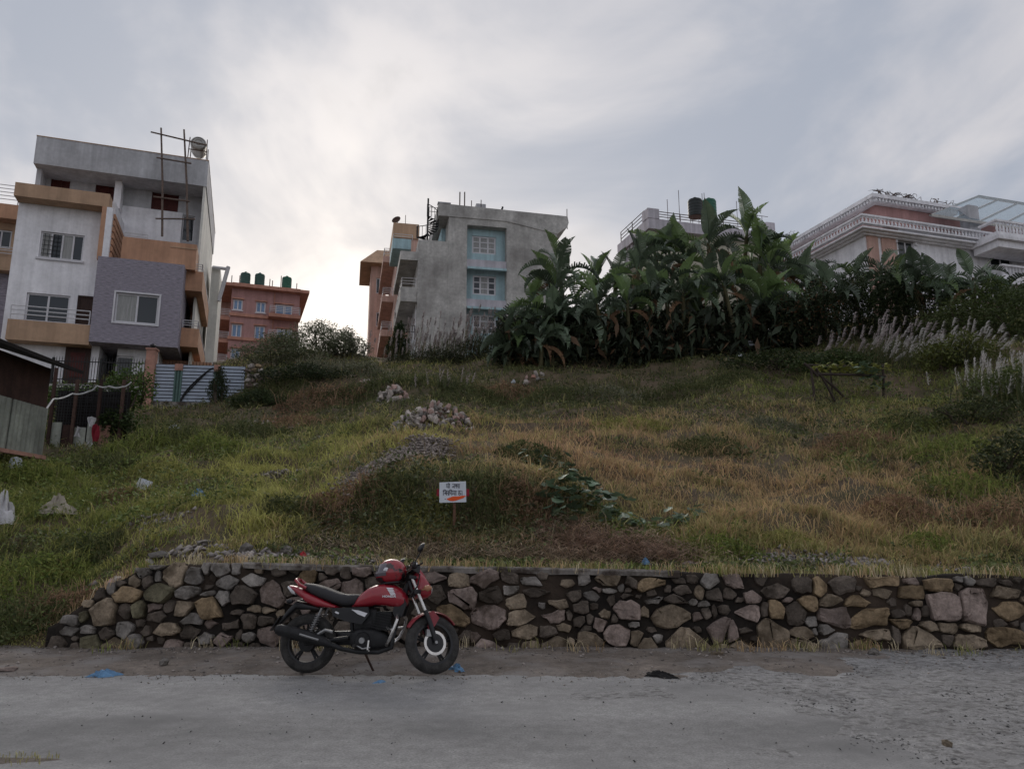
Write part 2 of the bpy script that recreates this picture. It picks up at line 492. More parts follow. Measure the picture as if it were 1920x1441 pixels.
WALL_STONES = zoomed([
 (305,505,70,45,'t'),(520,505,60,55,'m'),(640,475,150,135,'t'),(785,375,160,90,'o'),(880,235,120,50,'g'),(970,178,170,55,'g'),(1060,245,140,115,'t'),
 (1185,255,90,80,'g'),(975,365,170,105,'m'),(1140,360,120,60,'g'),(855,457,90,75,'m'),(765,470,90,90,'d'),(1120,455,105,70,'t'),(965,505,110,60,'d'),
 (1270,205,45,75,'g'),(1355,212,115,75,'g'),(1440,195,60,90,'g'),(1550,285,140,65,'g'),(1395,295,110,65,'g'),(1280,450,145,110,'o'),(1280,362,80,28,'g'),
 (1365,395,75,70,'g'),(1490,370,135,90,'d'),(1670,375,125,130,'p'),(1190,520,125,55,'g'),(755,590,95,85,'g'),(650,610,100,70,'d'),(540,585,65,40,'g'),
 (545,675,120,90,'m'),(690,670,125,60,'t'),(825,660,100,65,'g'),(1010,588,180,60,'t'),(1065,685,120,60,'p'),(1262,640,75,65,'g'),(1362,650,85,75,'p'),
 (1525,630,75,45,'g'),(1645,625,150,100,'p'),(1635,535,95,45,'d'),(1525,535,110,70,'d'),(440,530,90,50,'g'),(910,290,45,60,'d'),(1420,560,90,70,'d'),(900,600,60,50,'d'),(1160,600,90,60,'d')], 0, 1000, 3.268) + zoomed([
 (430,335,140,120,'o'),(340,265,100,60,'d'),(200,275,100,70,'d'),(610,405,200,110,'p'),(830,425,190,120,'p'),(900,275,160,80,'p'),(1490,320,200,90,'p'),
 (1755,350,150,110,'t'),(1775,500,200,170,'p'),(1685,660,270,150,'o'),(1820,840,180,80,'d'),(620,270,160,50,'d'),(300,430,130,100,'d'),(480,500,110,80,'d'),
 (720,580,160,80,'d'),(560,700,170,120,'d'),(760,760,140,120,'d'),(1000,620,150,120,'d'),(1180,480,160,110,'p'),(1180,300,170,80,'d'),(1330,430,120,100,'d'),(1560,470,120,110,'d'),
 (1400,600,150,100,'d'),(1500,860,160,110,'d'),(1000,830,200,120,'d'),(1250,800,180,110,'d'),(650,870,180,100,'p'),(450,880,150,90,'d'),(1640,860,130,90,'d')], 480, 1010, 4.571) + zoomed([
 (240,220,190,95,'p'),(395,215,110,80,'d'),(555,240,190,48,'g'),(280,330,140,90,'d'),(435,365,110,80,'t'),(270,465,210,130,'p'),(460,470,150,80,'t'),
 (560,300,180,50,'d'),(710,385,120,48,'t'),(690,455,140,70,'p'),(605,390,35,34,'g'),(875,215,60,75,'g'),(770,250,80,40,'t'),(1040,225,160,60,'t'),(1295,262,140,60,'o'),
 (960,290,55,30,'p'),(1315,360,85,48,'g'),(1165,415,150,110,'p'),(1010,445,60,50,'t'),(975,515,80,70,'p'),(1430,455,260,110,'t'),(500,562,170,70,'t'),(155,595,150,50,'p'),
 (340,580,110,50,'d'),(245,650,210,70,'p'),(525,670,110,60,'t'),(690,660,130,105,'t'),(795,622,50,38,'t'),(905,640,180,145,'t'),(1085,580,170,125,'p'),(1215,605,95,75,'t'),
 (1280,670,220,80,'t'),(1550,640,290,145,'t'),(1770,550,170,135,'p'),(1345,605,60,40,'g'),(1665,440,50,70,'d'),(1680,235,95,70,'g'),(1620,310,50,60,'t'),(1720,320,100,70,'d'),
 (1775,705,70,42,'t'),(1500,300,110,60,'d'),(860,400,100,60,'d'),(1180,240,70,60,'d'),(640,560,120,60,'d'),(1470,350,120,50,'d')], 840, 1020, 3.4286) + zoomed([
 (65,235,130,70,'p'),(170,335,90,65,'p'),(160,440,135,85,'p'),(315,420,90,105,'o'),(255,420,60,70,'d'),(455,445,110,110,'d'),(530,370,105,75,'o'),(665,355,140,60,'t'),(600,270,75,95,'o'),
 (500,260,110,90,'d'),(750,265,170,85,'d'),(1005,240,220,62,'o'),(850,375,150,75,'o'),(700,465,210,95,'p'),(1010,310,110,48,'t'),(1205,300,150,80,'o'),(1365,265,170,65,'o'),(1225,380,50,40,'t'),
 (1400,400,195,140,'p'),(1590,390,140,190,'p'),(1560,235,60,55,'g'),(1805,305,210,62,'t'),(1820,435,210,100,'o'),(925,485,210,120,'o'),(1125,505,145,55,'o'),(1300,525,95,50,'t'),(1425,535,110,55,'t'),
 (1570,530,100,40,'t'),(1800,585,220,110,'o'),(1245,600,235,105,'t'),(1570,625,185,72,'t'),(945,580,210,65,'t'),(915,650,165,60,'o'),(700,630,160,110,'g'),(660,545,110,50,'g'),(495,570,135,75,'t'),
 (490,655,175,80,'t'),(300,580,185,170,'t'),(30,560,90,130,'p'),(75,685,150,70,'t'),(125,550,80,32,'d'),(805,670,42,45,'t'),(1680,245,120,42,'d'),(1100,440,70,50,'d'),(1430,610,60,60,'d'),(330,300,150,70,'d'),(1090,580,70,90,'d')], 1360, 1020, 3.423)

def wall_face_y(z): return WALL_Y + 0.1*z       # battered face
def clip_poly(poly, a, b, c):
    """keep the part of a convex polygon where a*x + b*z <= c"""
    out = []
    for k in range(len(poly)):
        p, q = poly[k-1], poly[k]; dp, dq = a*p[0]+b*p[1]-c, a*q[0]+b*q[1]-c
        if (dp <= 0) != (dq <= 0):
            f = dp/(dp-dq); out.append((p[0]+(q[0]-p[0])*f, p[1]+(q[1]-p[1])*f))
        if dq <= 0: out.append(q)
    return out
def cell_polygon(i, seeds, r):
    """the stone's own angular outline, cut back where it meets its neighbours so that the stones interlock"""
    x, z, w, h = seeds[i][:4]; m = r.choice((4,5,5,6,6,7)); a0 = r.uniform(0, 6.28); poly = []
    for k in range(m):
        a = a0 + 2*math.pi*(k+r.uniform(-.3, .3))/m; c, s = math.cos(a), math.sin(a)
        d = (abs(c)**3.5+abs(s)**3.5)**(-1/3.5)*r.uniform(.46, .60); poly.append((c*d*w, s*d*h))
    for j, q in enumerate(seeds):
        dx, dz = q[0]-x, q[1]-z; D = math.hypot(dx, dz)
        if j == i or D > .9 or D < 1e-4: continue
        ux, uz = dx/D, dz/D
        ri = .5/math.hypot(ux/w, uz/h); rj = .5/math.hypot(ux/q[2], uz/q[3])      # reach of both stones along the line
        t = D*ri/(ri+rj) - r.uniform(.004, .014); ta = r.uniform(-.25, .25)
        poly = clip_poly(poly, ux*math.cos(ta)-uz*math.sin(ta), ux*math.sin(ta)+uz*math.cos(ta), max(t, .01))
        if len(poly) < 3: return None
    top = float(wall_top(x))+.02-z
    poly = clip_poly(poly, 0, 1, top)
    if len(poly) < 3: return None
    xs = [p[0] for p in poly]; zs = [p[1] for p in poly]
    if max(xs)-min(xs) < .045 or max(zs)-min(zs) < .03: return None
    return poly
def rubble_mesh(poly, r):
    m = len(poly); base = []
    for k in range(m):
        p, q, o = Vector(poly[k]), Vector(poly[(k+1) % m]), Vector(poly[k-1])
        for c in (p.lerp(o, .07), p.lerp(q, .07)): base.append(c)
        e = (p+q)/2; base.append(e + Vector((r.uniform(-1, 1), r.uniform(-1, 1)))*(q-p).length*.085)
    n = len(base); cx = sum((b for b in base), Vector((0, 0)))/n
    sz = max((b-cx).length for b in base)
    tx, tz = r.uniform(-.22, .22), r.uniform(-.22, .22); V = []; F = []
    for sc, y in ((1.0, .16), (1.0, .018), (.93, .0), (.66, -.008)):
        for b in base:
            d = (b-cx)*sc; j = sz*(.075 if sc < .9 else .03) if sc < 1 else sz*.015
            V.append((cx.x+d.x+r.uniform(-j, j), y + (tx*d.x+tz*d.y)*(1 if sc < .95 else .4) + r.uniform(-j, j)*(1.1 if sc < 1 else .3), cx.y+d.y+r.uniform(-j, j)))
    for i in range(3):
        for k in range(n): F.append((i*n+k, (i+1)*n+k, (i+1)*n+(k+1) % n, i*n+(k+1) % n))
    F.append(tuple(3*n+k for k in range(n)))
    me = bpy.data.meshes.new('stone'); me.from_pydata(V, [], [f[::-1] for f in F]); me.update()
    me.polygons.foreach_set('use_smooth', [True]*len(me.polygons)); me.set_sharp_from_angle(angle=R(9))
    return me

def build_wall():
    t = empty('stone_retaining_wall', (0, WALL_Y+0.3, 0), 0, 'low retaining wall of rough mortared stones along the dirt verge', 'wall'); t['kind'] = 'thing'
    # core: mortar bed behind the stones
    xs = np.arange(-6.02, 13.0, 0.09); nz = 14
    V = []; 
    for x in xs:
        top = float(wall_top(x)) + 0.07*(float(fbm(np.array([x]), np.array([0.0]), 2.3, 5)[0])-0.5) - .01
        for k in range(nz+1):
            z = -0.25 + (top+0.25)*k/nz
            y = wall_face_y(z) + 0.045 + 0.07*(float(fbm(x, z, 3.5, 21))-0.5)
            V.append((x, y, z))
        V.append((x, wall_face_y(top)+0.12, top+0.012+0.02*(float(vnoise(x, 3, 4, 6))-0.5)))
        V.append((x, WALL_Y+0.55, top-0.02)); V.append((x, WALL_Y+0.56, -0.25))
    m = nz+4; I = np.arange(len(xs)*m).reshape(len(xs), m)
    Q = np.stack([I[:-1,:-1], I[1:,:-1], I[1:,1:], I[:-1,1:]], -1).reshape(-1, 4)
    c = link_mesh('mortar_core', np_mesh('mortar_core', V, quads=Q, smooth=True), M['mortar'], t)
    c.location = -t.location
    # cement capping along the middle
    mb = MB(); xs = np.arange(-3.55, 2.3, 0.12); sec = []
    for i, x in enumerate(xs):
        top = float(wall_top(x)) + 0.02
        th = 0.05 + 0.03*float(vnoise(x, 1, 3, 31)); fr = 0.05*float(vnoise(x, 2, 2.4, 32))
        y0 = wall_face_y(top) - 0.01 - fr
        sec.append([(x, y0+0.01, top-th), (x, y0, top-0.008), (x, y0+0.02, top+0.008+0.012*float(vnoise(x, 7, 5, 3))), (x, y0+0.38, top+0.01), (x, y0+0.4, top-th)])
    b = len(mb.v)
    for s in sec: mb.v += s
    for i in range(len(sec)-1):
        for k in range(4): mb.f.append((i*5+k, (i+1)*5+k, (i+1)*5+k+1, i*5+k+1))
    mb.f.append((0,1,2,3,4)); n = (len(sec)-1)*5; mb.f.append((n+4,n+3,n+2,n+1,n))
    o = mb.build('cement_capping', M['cement'], t); o.location = -t.location
    rr = random.Random(5); seeds = []
    for u, v, w, h, key in WALL_STONES:
        y = WALL_Y
        for _ in range(3):
            p = P(u, v, y); y = wall_face_y(p.z)
        s = (y*CP + (p.z-CAM_H)*SP)/FPX
        seeds.append([p.x, max(p.z, .07), w*s*1.38, h*s*1.36, key, rr.uniform(.0, .065)])
    # the wall runs on past the picture
    for x in np.arange(7.3, 12.6, 0.42):
        for z in (0.14, 0.4, 0.65, 0.86):
            seeds.append([x+rr.uniform(-.1, .1), z+rr.uniform(-.04, .04), rr.uniform(.36, .56), rr.uniform(.24, .34), rr.choice('tpood'), rr.uniform(.0, .06)])
    # smaller stones chink the gaps
    n = 0
    for _ in range(9000):
        x = rr.uniform(-5.9, 7.4); z = rr.uniform(0.05, float(wall_top(x))-0.05); w, h = rr.uniform(.08, .26), rr.uniform(.06, .17)
        if n < 130 and all(abs(x-a[0]) > (w+a[2])*.36 or abs(z-a[1]) > (h+a[3])*.36 for a in seeds):
            seeds.append([x, z, w*1.2, h*1.2, rr.choice('ddddtdpgd'), rr.uniform(-.02, .025)]); n += 1
    for i, (x, z, w, h, key, proud) in enumerate(seeds):
        poly = cell_polygon(i, seeds, rr)
        if poly is None: continue
        me = rubble_mesh(poly, rr); me.materials.append(MS[key])
        o = link_mesh('stone', me, None, t); o.location = Vector((x, wall_face_y(z)-proud, z)) - t.location
        o.rotation_euler = (R(-5.7), 0, 0)
    return t
build_wall()
# ------------------------------------------------------------------ buildings
class Frame:
    """a building's own axes: s along its front, d into it, z up"""
    def __init__(self, u, v, Y, yaw, base=None):
        self.o = P(u, v, Y); self.yaw = R(yaw)
        self.xd = Vector((math.cos(self.yaw), math.sin(self.yaw), 0)); self.yd = Vector((-math.sin(self.yaw), math.cos(self.yaw), 0))
        if base is not None: self.o.z = base
    def px(self, u, v, d=0.0):
        D = ray(u, v); k = ((self.o + self.yd*d - CAMP).dot(self.yd))/D.dot(self.yd)
        p = CAMP + D*k - self.o
        return p.dot(self.xd), p.z
    def s(self, u, v, d=0.0): return self.px(u, v, d)[0]
    def z(self, u, v, d=0.0): return self.px(u, v, d)[1]
    def side(self, u, v, s=0.0):
        D = ray(u, v); k = ((self.o + self.xd*s - CAMP).dot(self.xd))/D.dot(self.xd)
        p = CAMP + D*k - self.o
        return p.dot(self.yd), p.z
    def root(self, name, label, cat, group=None): return empty(name, self.o, self.yaw, label, cat, group)

def plaster(n, c, streak=0.35, var=0.12, **k): return material(n, c, 0.9, var=var, scale=0.7, streak=streak, bump=0.15, bscale=12, **k)
M['white_plaster'] = plaster('white_plaster', (0.90,0.89,0.92), 0.2)
M['cream_plaster'] = plaster('cream_plaster', (0.74,0.72,0.66), 0.18)
M['grey_cement'] = plaster('grey_cement', (0.52,0.52,0.54), 0.25, 0.15)
M['orange_plaster'] = plaster('orange_plaster', (0.54,0.31,0.20), 0.25)
M['brown_plaster'] = plaster('brown_plaster', (0.50,0.335,0.225), 0.25)
M['pink_plaster'] = plaster('pink_plaster', (0.52,0.27,0.20), 0.25)
M['stained_concrete'] = plaster('stained_concrete', (0.50,0.485,0.46), 0.16, 0.3, patch=((0.30,0.285,0.27), 0.28, 0.46, 0.66))
M['turquoise'] = plaster('turquoise', (0.42,0.58,0.62), 0.3)
M['lavender'] = plaster('lavender', (0.55,0.52,0.56), 0.3)
M['red_brick'] = plaster('red_brick', (0.46,0.265,0.25), 0.25)
M['salmon'] = plaster('salmon', (0.60,0.39,0.325), 0.3)
M['pale_yellow'] = plaster('pale_yellow', (0.50,0.48,0.38), 0.35)
M['slate'] = material('slate', (0.30,0.275,0.32), 0.85, var=0.45, scale=2.2, bump=0.8, bscale=4, stretch=(1.6,1.6,16))
M['white_metal'] = material('white_metal', (0.62,0.61,0.63), 0.45, var=0.1)
M['white_frame'] = material('white_frame', (0.66,0.65,0.68), 0.5, var=0.08)
M['brown_wood'] = material('brown_wood', (0.045,0.022,0.016), 0.6, var=0.4, scale=4, stretch=(4,4,.6))
M['red_wood'] = material('red_wood', (0.075,0.016,0.013), 0.6, var=0.3, scale=4)
M['curtain'] = material('curtain', (0.30,0.30,0.29), 0.25, var=0.25, scale=3, stretch=(5,5,.3), spec=0.5)
M['blue_curtain'] = material('blue_curtain', (0.16,0.26,0.42), 0.2, var=0.3, scale=3, stretch=(4,4,.4), spec=0.5)
M['black_metal'] = material('black_metal', (0.015,0.015,0.016), 0.5, var=0.2)
M['rusty_metal'] = material('rusty_metal', (0.07,0.04,0.03), 0.8, var=0.4, scale=8)
M['bamboo'] = material('bamboo', (0.15,0.11,0.09), 0.7, var=0.3, scale=6)
M['green_plastic'] = material('green_plastic', (0.035,0.13,0.085), 0.5, var=0.2)
M['dark_plastic'] = material('dark_plastic', (0.03,0.036,0.036), 0.5, var=0.2)
M['tank_green'] = material('tank_green', (0.045,0.10,0.085), 0.5, var=0.2)
M['steel'] = material('steel', (0.36,0.35,0.33), 0.45, metal=0.7, var=0.2)

def wall_mass(name, mat, root, s0, s1, z0, z1, d0, d1, holes=(), rec=0.18):
    """a solid block whose front (at d0) has window openings with real reveals"""
    mb = MB()
    hs = [(max(a, s0), min(b, s1), max(c, z0), min(e, z1)) for a, b, c, e in holes]
    ss = sorted({s0, s1, *[h[0] for h in hs], *[h[1] for h in hs]}); zs = sorted({z0, z1, *[h[2] for h in hs], *[h[3] for h in hs]})
    for i in range(len(ss)-1):
        for j in range(len(zs)-1):
            ms, mz = (ss[i]+ss[i+1])/2, (zs[j]+zs[j+1])/2
            if any(h[0] < ms < h[1] and h[2] < mz < h[3] for h in hs): continue
            mb.quad((ss[i],d0,zs[j]), (ss[i+1],d0,zs[j]), (ss[i+1],d0,zs[j+1]), (ss[i],d0,zs[j+1]))
    for a, b, c, e in hs:
        q = d0+rec
        mb.quad((a,d0,c),(b,d0,c),(b,q,c),(a,q,c)); mb.quad((a,d0,e),(a,q,e),(b,q,e),(b,d0,e))
        mb.quad((a,d0,c),(a,q,c),(a,q,e),(a,d0,e)); mb.quad((b,d0,c),(b,d0,e),(b,q,e),(b,q,c))
        mb.quad((a,q,c),(b,q,c),(b,q,e),(a,q,e))
    mb.quad((s0,d0,z0),(s0,d0,z1),(s0,d1,z1),(s0,d1,z0)); mb.quad((s1,d0,z0),(s1,d1,z0),(s1,d1,z1),(s1,d0,z1))
    mb.quad((s0,d0,z1),(s1,d0,z1),(s1,d1,z1),(s0,d1,z1)); mb.quad((s0,d1,z0),(s0,d1,z1),(s1,d1,z1),(s1,d1,z0))
    mb.quad((s0,d0,z0),(s0,d1,z0),(s1,d1,z0),(s1,d0,z0))
    return mb.build(name, mat, root)
def block(name, mat, root, s0, s1, d0, d1, z0, z1): return MB().box(s0, s1, d0, d1, z0, z1).build(name, mat, root)
def window(root, h, d, n=2, frame='white_frame', glass='glass', bar=0.07, rec=0.18, sill=None, cross=(), name='window'):
    """frame in an opening of the wall at depth d, one child pane per light"""
    a, b, c, e = h; f0, f1 = d+rec-0.09, d+rec-0.02
    mb = MB()
    mb.box(a+.004, b-.004, f0, f1, c+.004, c+bar).box(a+.004, b-.004, f0, f1, e-bar, e-.004)
    xs = np.linspace(a, b, n+1)
    for i, x in enumerate(xs):
        x0 = x+.004 if i == 0 else (x-bar-.004 if i == n else x-bar/2)
        mb.box(x0, x0+bar, f0-.005, f1-.004, c+.008, e-.008)
    for q in cross:
        z = c+(e-c)*q; mb.box(a+.01, b-.01, f0-.002, f1-.006, z-bar*.35, z+bar*.35)
    w = mb.build(name, M[frame], root)
    gl = glass if isinstance(glass, (list, tuple)) else [glass]*n
    for i in range(n):
        MB().box(xs[i]+.01, xs[i+1]-.01, f1-.03, f1-.012, c+.01, e-.01).build('pane', M[gl[i % len(gl)]], w)
    if sill:
        MB().box(a-.1, b+.1, d-.1, d-.003, c-.12, c-.01).build('sill', M[sill], w)
    return w
def hole(fr, u0, v0, u1, v1, d):
    um, vm = (u0+u1)/2, (v0+v1)/2
    return (fr.s(u0, vm, d), fr.s(u1, vm, d), fr.z(um, v1, d), fr.z(um, v0, d))
def railing(root, pts, z0, z1, bars=3, mat='white_metal', r=0.025, post=1.4, verticals=0, name='railing'):
    mb = MB()
    for (a, b) in zip(pts[:-1], pts[1:]):
        a3, b3 = Vector((*a, 0)), Vector((*b, 0)); L = (b3-a3).length
        for k in range(bars):
            z = z1 - (z1-z0)*k/max(bars, 1)*0.9
            mb.tube([(a[0], a[1], z), (b[0], b[1], z)], r, 5)
        m = max(1, int(round(L/post)))
        for k in range(m+1):
            p = a3.lerp(b3, k/m); mb.tube([(p.x, p.y, z0), (p.x, p.y, z1)], r*1.15, 5)
        if verticals:
            m = int(L/verticals)
            for k in range(m+1):
                p = a3.lerp(b3, k/max(m, 1)); mb.tube([(p.x, p.y, z0), (p.x, p.y, z1)], r*.6, 4)
    return mb.build(name, M[mat], root)
def water_tank(loc, r, h, mat, label, group, stand=0.0):
    t = empty('water_tank', loc, 0, label, 'water tank', group)
    prof = [(r*.94, 0), (r, h*.03)]
    for k in range(5):
        z = h*(.06+.16*k); prof += [(r, z), (r*.965, z+h*.02), (r*.965, z+h*.04), (r, z+h*.06)]
    prof += [(r, h*.84), (r*.9, h*.92), (r*.45, h*.985), (r*.26, h*.99)]
    MB().lathe(prof, 20).build('body', M[mat], t, smooth=True, loc=(0,0,stand))
    MB().lathe([(r*.27, h*.985), (r*.27, h*1.05), (r*.2, h*1.07)], 14).build('lid', M[mat], t, loc=(0,0,stand))
    if stand:
        mb = MB()
        for a in range(4):
            q = R(45+90*a); mb.tube([(r*.8*math.cos(q), r*.8*math.sin(q), -.3), (r*.8*math.cos(q), r*.8*math.sin(q), stand)], .03, 5)
        mb.lathe([(r*.9, stand-.06), (r*.9, stand-.005)], 12)
        mb.build('stand', M['rusty_metal'], t)
    return t

# ---- main house on the left: white, orange and slate
def build_house():
    f = Frame(341, 650, 40, 19); base = hz1(f.o.x, f.o.y)
    zb = base-2.0-f.o.z
    t = f.root('modern_house', 'white house with orange balconies and a grey slate panel behind the gate', 'house')
    # slate panel box
    s0, s1 = f.s(175,560), f.s(340,570); z0, z1 = f.z(255,646), f.z(265,488)
    h = hole(f, 215,551,297,606,0)
    wall_mass('slate_panel', M['slate'], t, s0, s1, z0, z1, 0, 6, [h])
    window(t, h, 0, 2, glass=['curtain','glass'], bar=.09)
    # surround standing proud of the slate
    mb = MB(); a, b, c, e = h
    for q in ((a-.09,b+.09,e+.003,e+.09),(a-.09,b+.09,c-.09,c-.003),(a-.09,a-.003,c,e),(b+.003,b+.09,c,e)): mb.box(q[0],q[1],-.05,-.003,q[2],q[3])
    mb.build('window_surround', M['white_frame'], t)
    # white front wall
    d = 1.0; a0 = f.s(22,480,d); a1 = f.s(206,430,.1)-.02; ztop = f.z(110,365,d)
    h1 = hole(f, 74,437,157,486,d); h2 = hole(f, 47,551,130,604,d); h3 = hole(f, 143,554,174,608,d)
    wall_mass('wall', M['white_plaster'], t, a0, a1, zb, ztop, d, 12, [h1,h2,h3])
    window(t, h1, d, 4, frame='white_frame', glass=['curtain','glass','curtain','glass'], bar=.08, cross=(), sill='white_frame')
    # grille in front of the two left lights
    mb = MB(); a, b, c, e = h1
    for k in range(1, 6): mb.box(a+.1, a+(b-a)*.48, d+.03, d+.05, c+(e-c)*k/6-.012, c+(e-c)*k/6+.012)
    for k in range(1, 5): mb.box(a+(b-a)*.48*k/5-.012, a+(b-a)*.48*k/5+.012, d+.032, d+.048, c+.1, e-.1)
    mb.build('window_grille', M['black_metal'], t)
    window(t, h2, d, 2, glass='glass', bar=.09)
    dr = window(t, h3, d, 1, frame='brown_wood', glass='brown_wood', bar=.1, name='door')
    # orange frame round the white wall: cap and right fin
    dc = 0.1; c0, c1 = f.s(27,355,dc), f.s(206,368,dc); zc0, zc1 = f.z(115,377,dc), f.z(115,352,dc)
    block('cornice', M['brown_plaster'], t, c0, c1, dc, 3.0, zc0, zc1)
    fin0, fin1 = f.s(187,430,dc), f.s(196,430,dc)
    block('fin', M['orange_plaster'], t, fin0, fin1, dc+.003, 1.2, f.z(190,486,dc), zc0-.003)
    # slatted orange screen running back from the fin
    sx = f.s(208,430,dc); zf0, zf1 = f.z(205,484,dc), f.z(208,372,dc)
    block('screen_wall', M['white_plaster'], t, fin1+.003, sx, dc+.004, 4.0, zf0, zc0-.003)
    for k in range(7):
        z = zf0+.15+(zc0-zf0-.3)*k/7; block('slat', M['orange_plaster'], t, sx+.003, sx+.10, 0.35, 3.9, z, z+.26)
    # orange terrace parapet above the slate box
    dt = 0.7; t0, t1 = f.s(228,465,dt), f.s(368,478,dt); zt0, zt1 = z1+.003, f.z(300,451,dt)
    block('terrace_parapet', M['orange_plaster'], t, t0, t1, dt, dt+.2, zt0, zt1)
    block('terrace_side', M['orange_plaster'], t, t1-.2, t1, dt+.203, 5, zt0, zt1-.003)
    block('band', M['brown_plaster'], t, t0+2.4, t1+.02, dt-.03, dt-.003, zt1-.32, zt1-.24)
    railing(t, [(f.s(234,440,1.0),1.0),(f.s(277,445,1.0),1.0)], zt1-.2, zt1+.35, 3)
    # upper storey, set back under a big grey canopy
    du = 4.2; u0, u1 = f.s(74,330,du), f.s(380,370,du)
    hA = hole(f, 94,328,131,372,du); hB = hole(f, 177,346,221,400,du); hC = hole(f, 284,357,335,395,du); hD = hole(f, 341,404,364,452,du)
    wall_mass('upper_wall', M['grey_cement'], t, u0, u1, z1-.5, f.z(200,300,du)+.6, du, 14, [hA,hB,hC,hD])
    for hh in (hA, hB, hC): window(t, hh, du, 2, frame='red_wood', glass='red_wood', bar=.1)
    window(t, hD, du, 1, frame='white_frame', glass='glass', bar=.06)
    block('white_band', M['white_plaster'], t, f.s(219,420,du), f.s(340,430,du), du-.06, du-.003, f.z(280,452,du), f.z(280,392,du))
    block('column', M['white_plaster'], t, f.s(221,350,du), f.s(234,350,du), du-.9, du-.063, f.z(228,402,du), f.z(228,326,du))
    dc2 = 2.4; k0, k1 = f.s(66,280,dc2), f.s(389,330,dc2)
    zk0, zk1 = f.z(220,327,dc2), f.z(220,277,dc2)
    block('canopy', M['grey_cement'], t, k0, k1, dc2, 14.1, zk0, zk1)
    block('canopy_edge', M['brown_plaster'], t, k0-.02, k1+.02, dc2-.02, 14.15, zk1+.003, zk1+.05)
    block('end_fin', M['grey_cement'], t, k0+.05, k0+.3, dc2+.6, du+.5, f.z(70,352,dc2), zk0-.003)
    block('side_wall', M['cream_plaster'], t, f.s(377,400,dc2), k1-.05, dc2+.05, 14, z0-2, zk0-.003)
    # balconies at the right corner
    for j, (ua, ub, va, vb, dd) in enumerate(((344,380,508,545,1.2),(337,372,615,650,1.2))):
        b0, b1 = s1+.003, f.s(ub,(va+vb)/2,dd); y0, y1 = f.z((ua+ub)/2,vb,dd), f.z((ua+ub)/2,va,dd)
        bal = MB().box(b0, b1, dd, 9, y0, y0+.15).box(b0, b1, dd, dd+.15, y0+.153, y1).box(b1-.15, b1, dd+.153, 9, y0+.153, y1).build('balcony', M['orange_plaster'], t)
        railing(bal, [(b0+.05,dd+.07),(b1-.07,dd+.07),(b1-.07,9)], y1, y1+.45, 3)
    # front balcony left of the slate
    df = 0.12; b0, b1 = f.s(12,615,df), s0-.003; y0, y1 = f.z(90,641,df), f.z(90,603,df)
    bal = MB().box(b0, b1, df, 1.0, y0, y0+.15).box(b0, b1, df, df+.15, y0+.153, y1).box(b0, b0+.15, df+.153, .997, y0+.153, y1).build('balcony', M['brown_plaster'], t)
    railing(bal, [(b0+.07,df+.07),(b1-.1,df+.07)], y1, y1+.75, 3, post=3.5, r=.03)
    # ground floor under the slate
    dg = 1.2; g0, g1 = s0, s1-.2
    h4 = hole(f, 120,651,168,725,d); h5 = hole(f, 216,667,250,712,dg)
    wall_mass('ground_wall', M['white_plaster'], t, s0+1.2, s1-1.0, zb, z0-.003, dg, 8, [h5])
    window(t, h5, dg, 1, frame='white_frame', glass='glass', bar=.09)
    mb = MB().box(h4[0], h4[1], d-.08, d-.003, h4[2], h4[3]); dd_ = mb.build('door', M['brown_wood'], t)
    MB().box(h4[0]+.25, h4[1]-.25, d-.11, d-.083, h4[2]+.5, h4[3]-.3).build('door_panel', M['red_wood'], dd_)
    block('garage_wall', M['orange_plaster'], t, s1-1.0+.003, s1+1.6, 3.2, 8, zb, z0-.003)
    # pale annexe behind the balconies
    ba = Frame(401,700,50,19)
    sA, sB = f.s(392,560,10), f.s(409,560,10)
    block('rear_annexe', M['cream_plaster'], t, sA, sB, 10, 15, zb, f.z(400,500,10))
    mb = MB(); mb.tube([(sB+.05,9.8,f.z(398,565,10)),(sB+.5,9.8,f.z(413,500,10))], .14, 5); mb.tube([(sB-.5,9.8,f.z(399,503,10)),(sB+.5,9.8,f.z(413,505,10))], .12, 5)
    mb.build('stair_rail', M['white_metal'], t)
    # potted plant on the terrace belongs to the house's planting
    return f, zk1, dc2, k1
HF, HZK, HDC, HK1 = build_house()

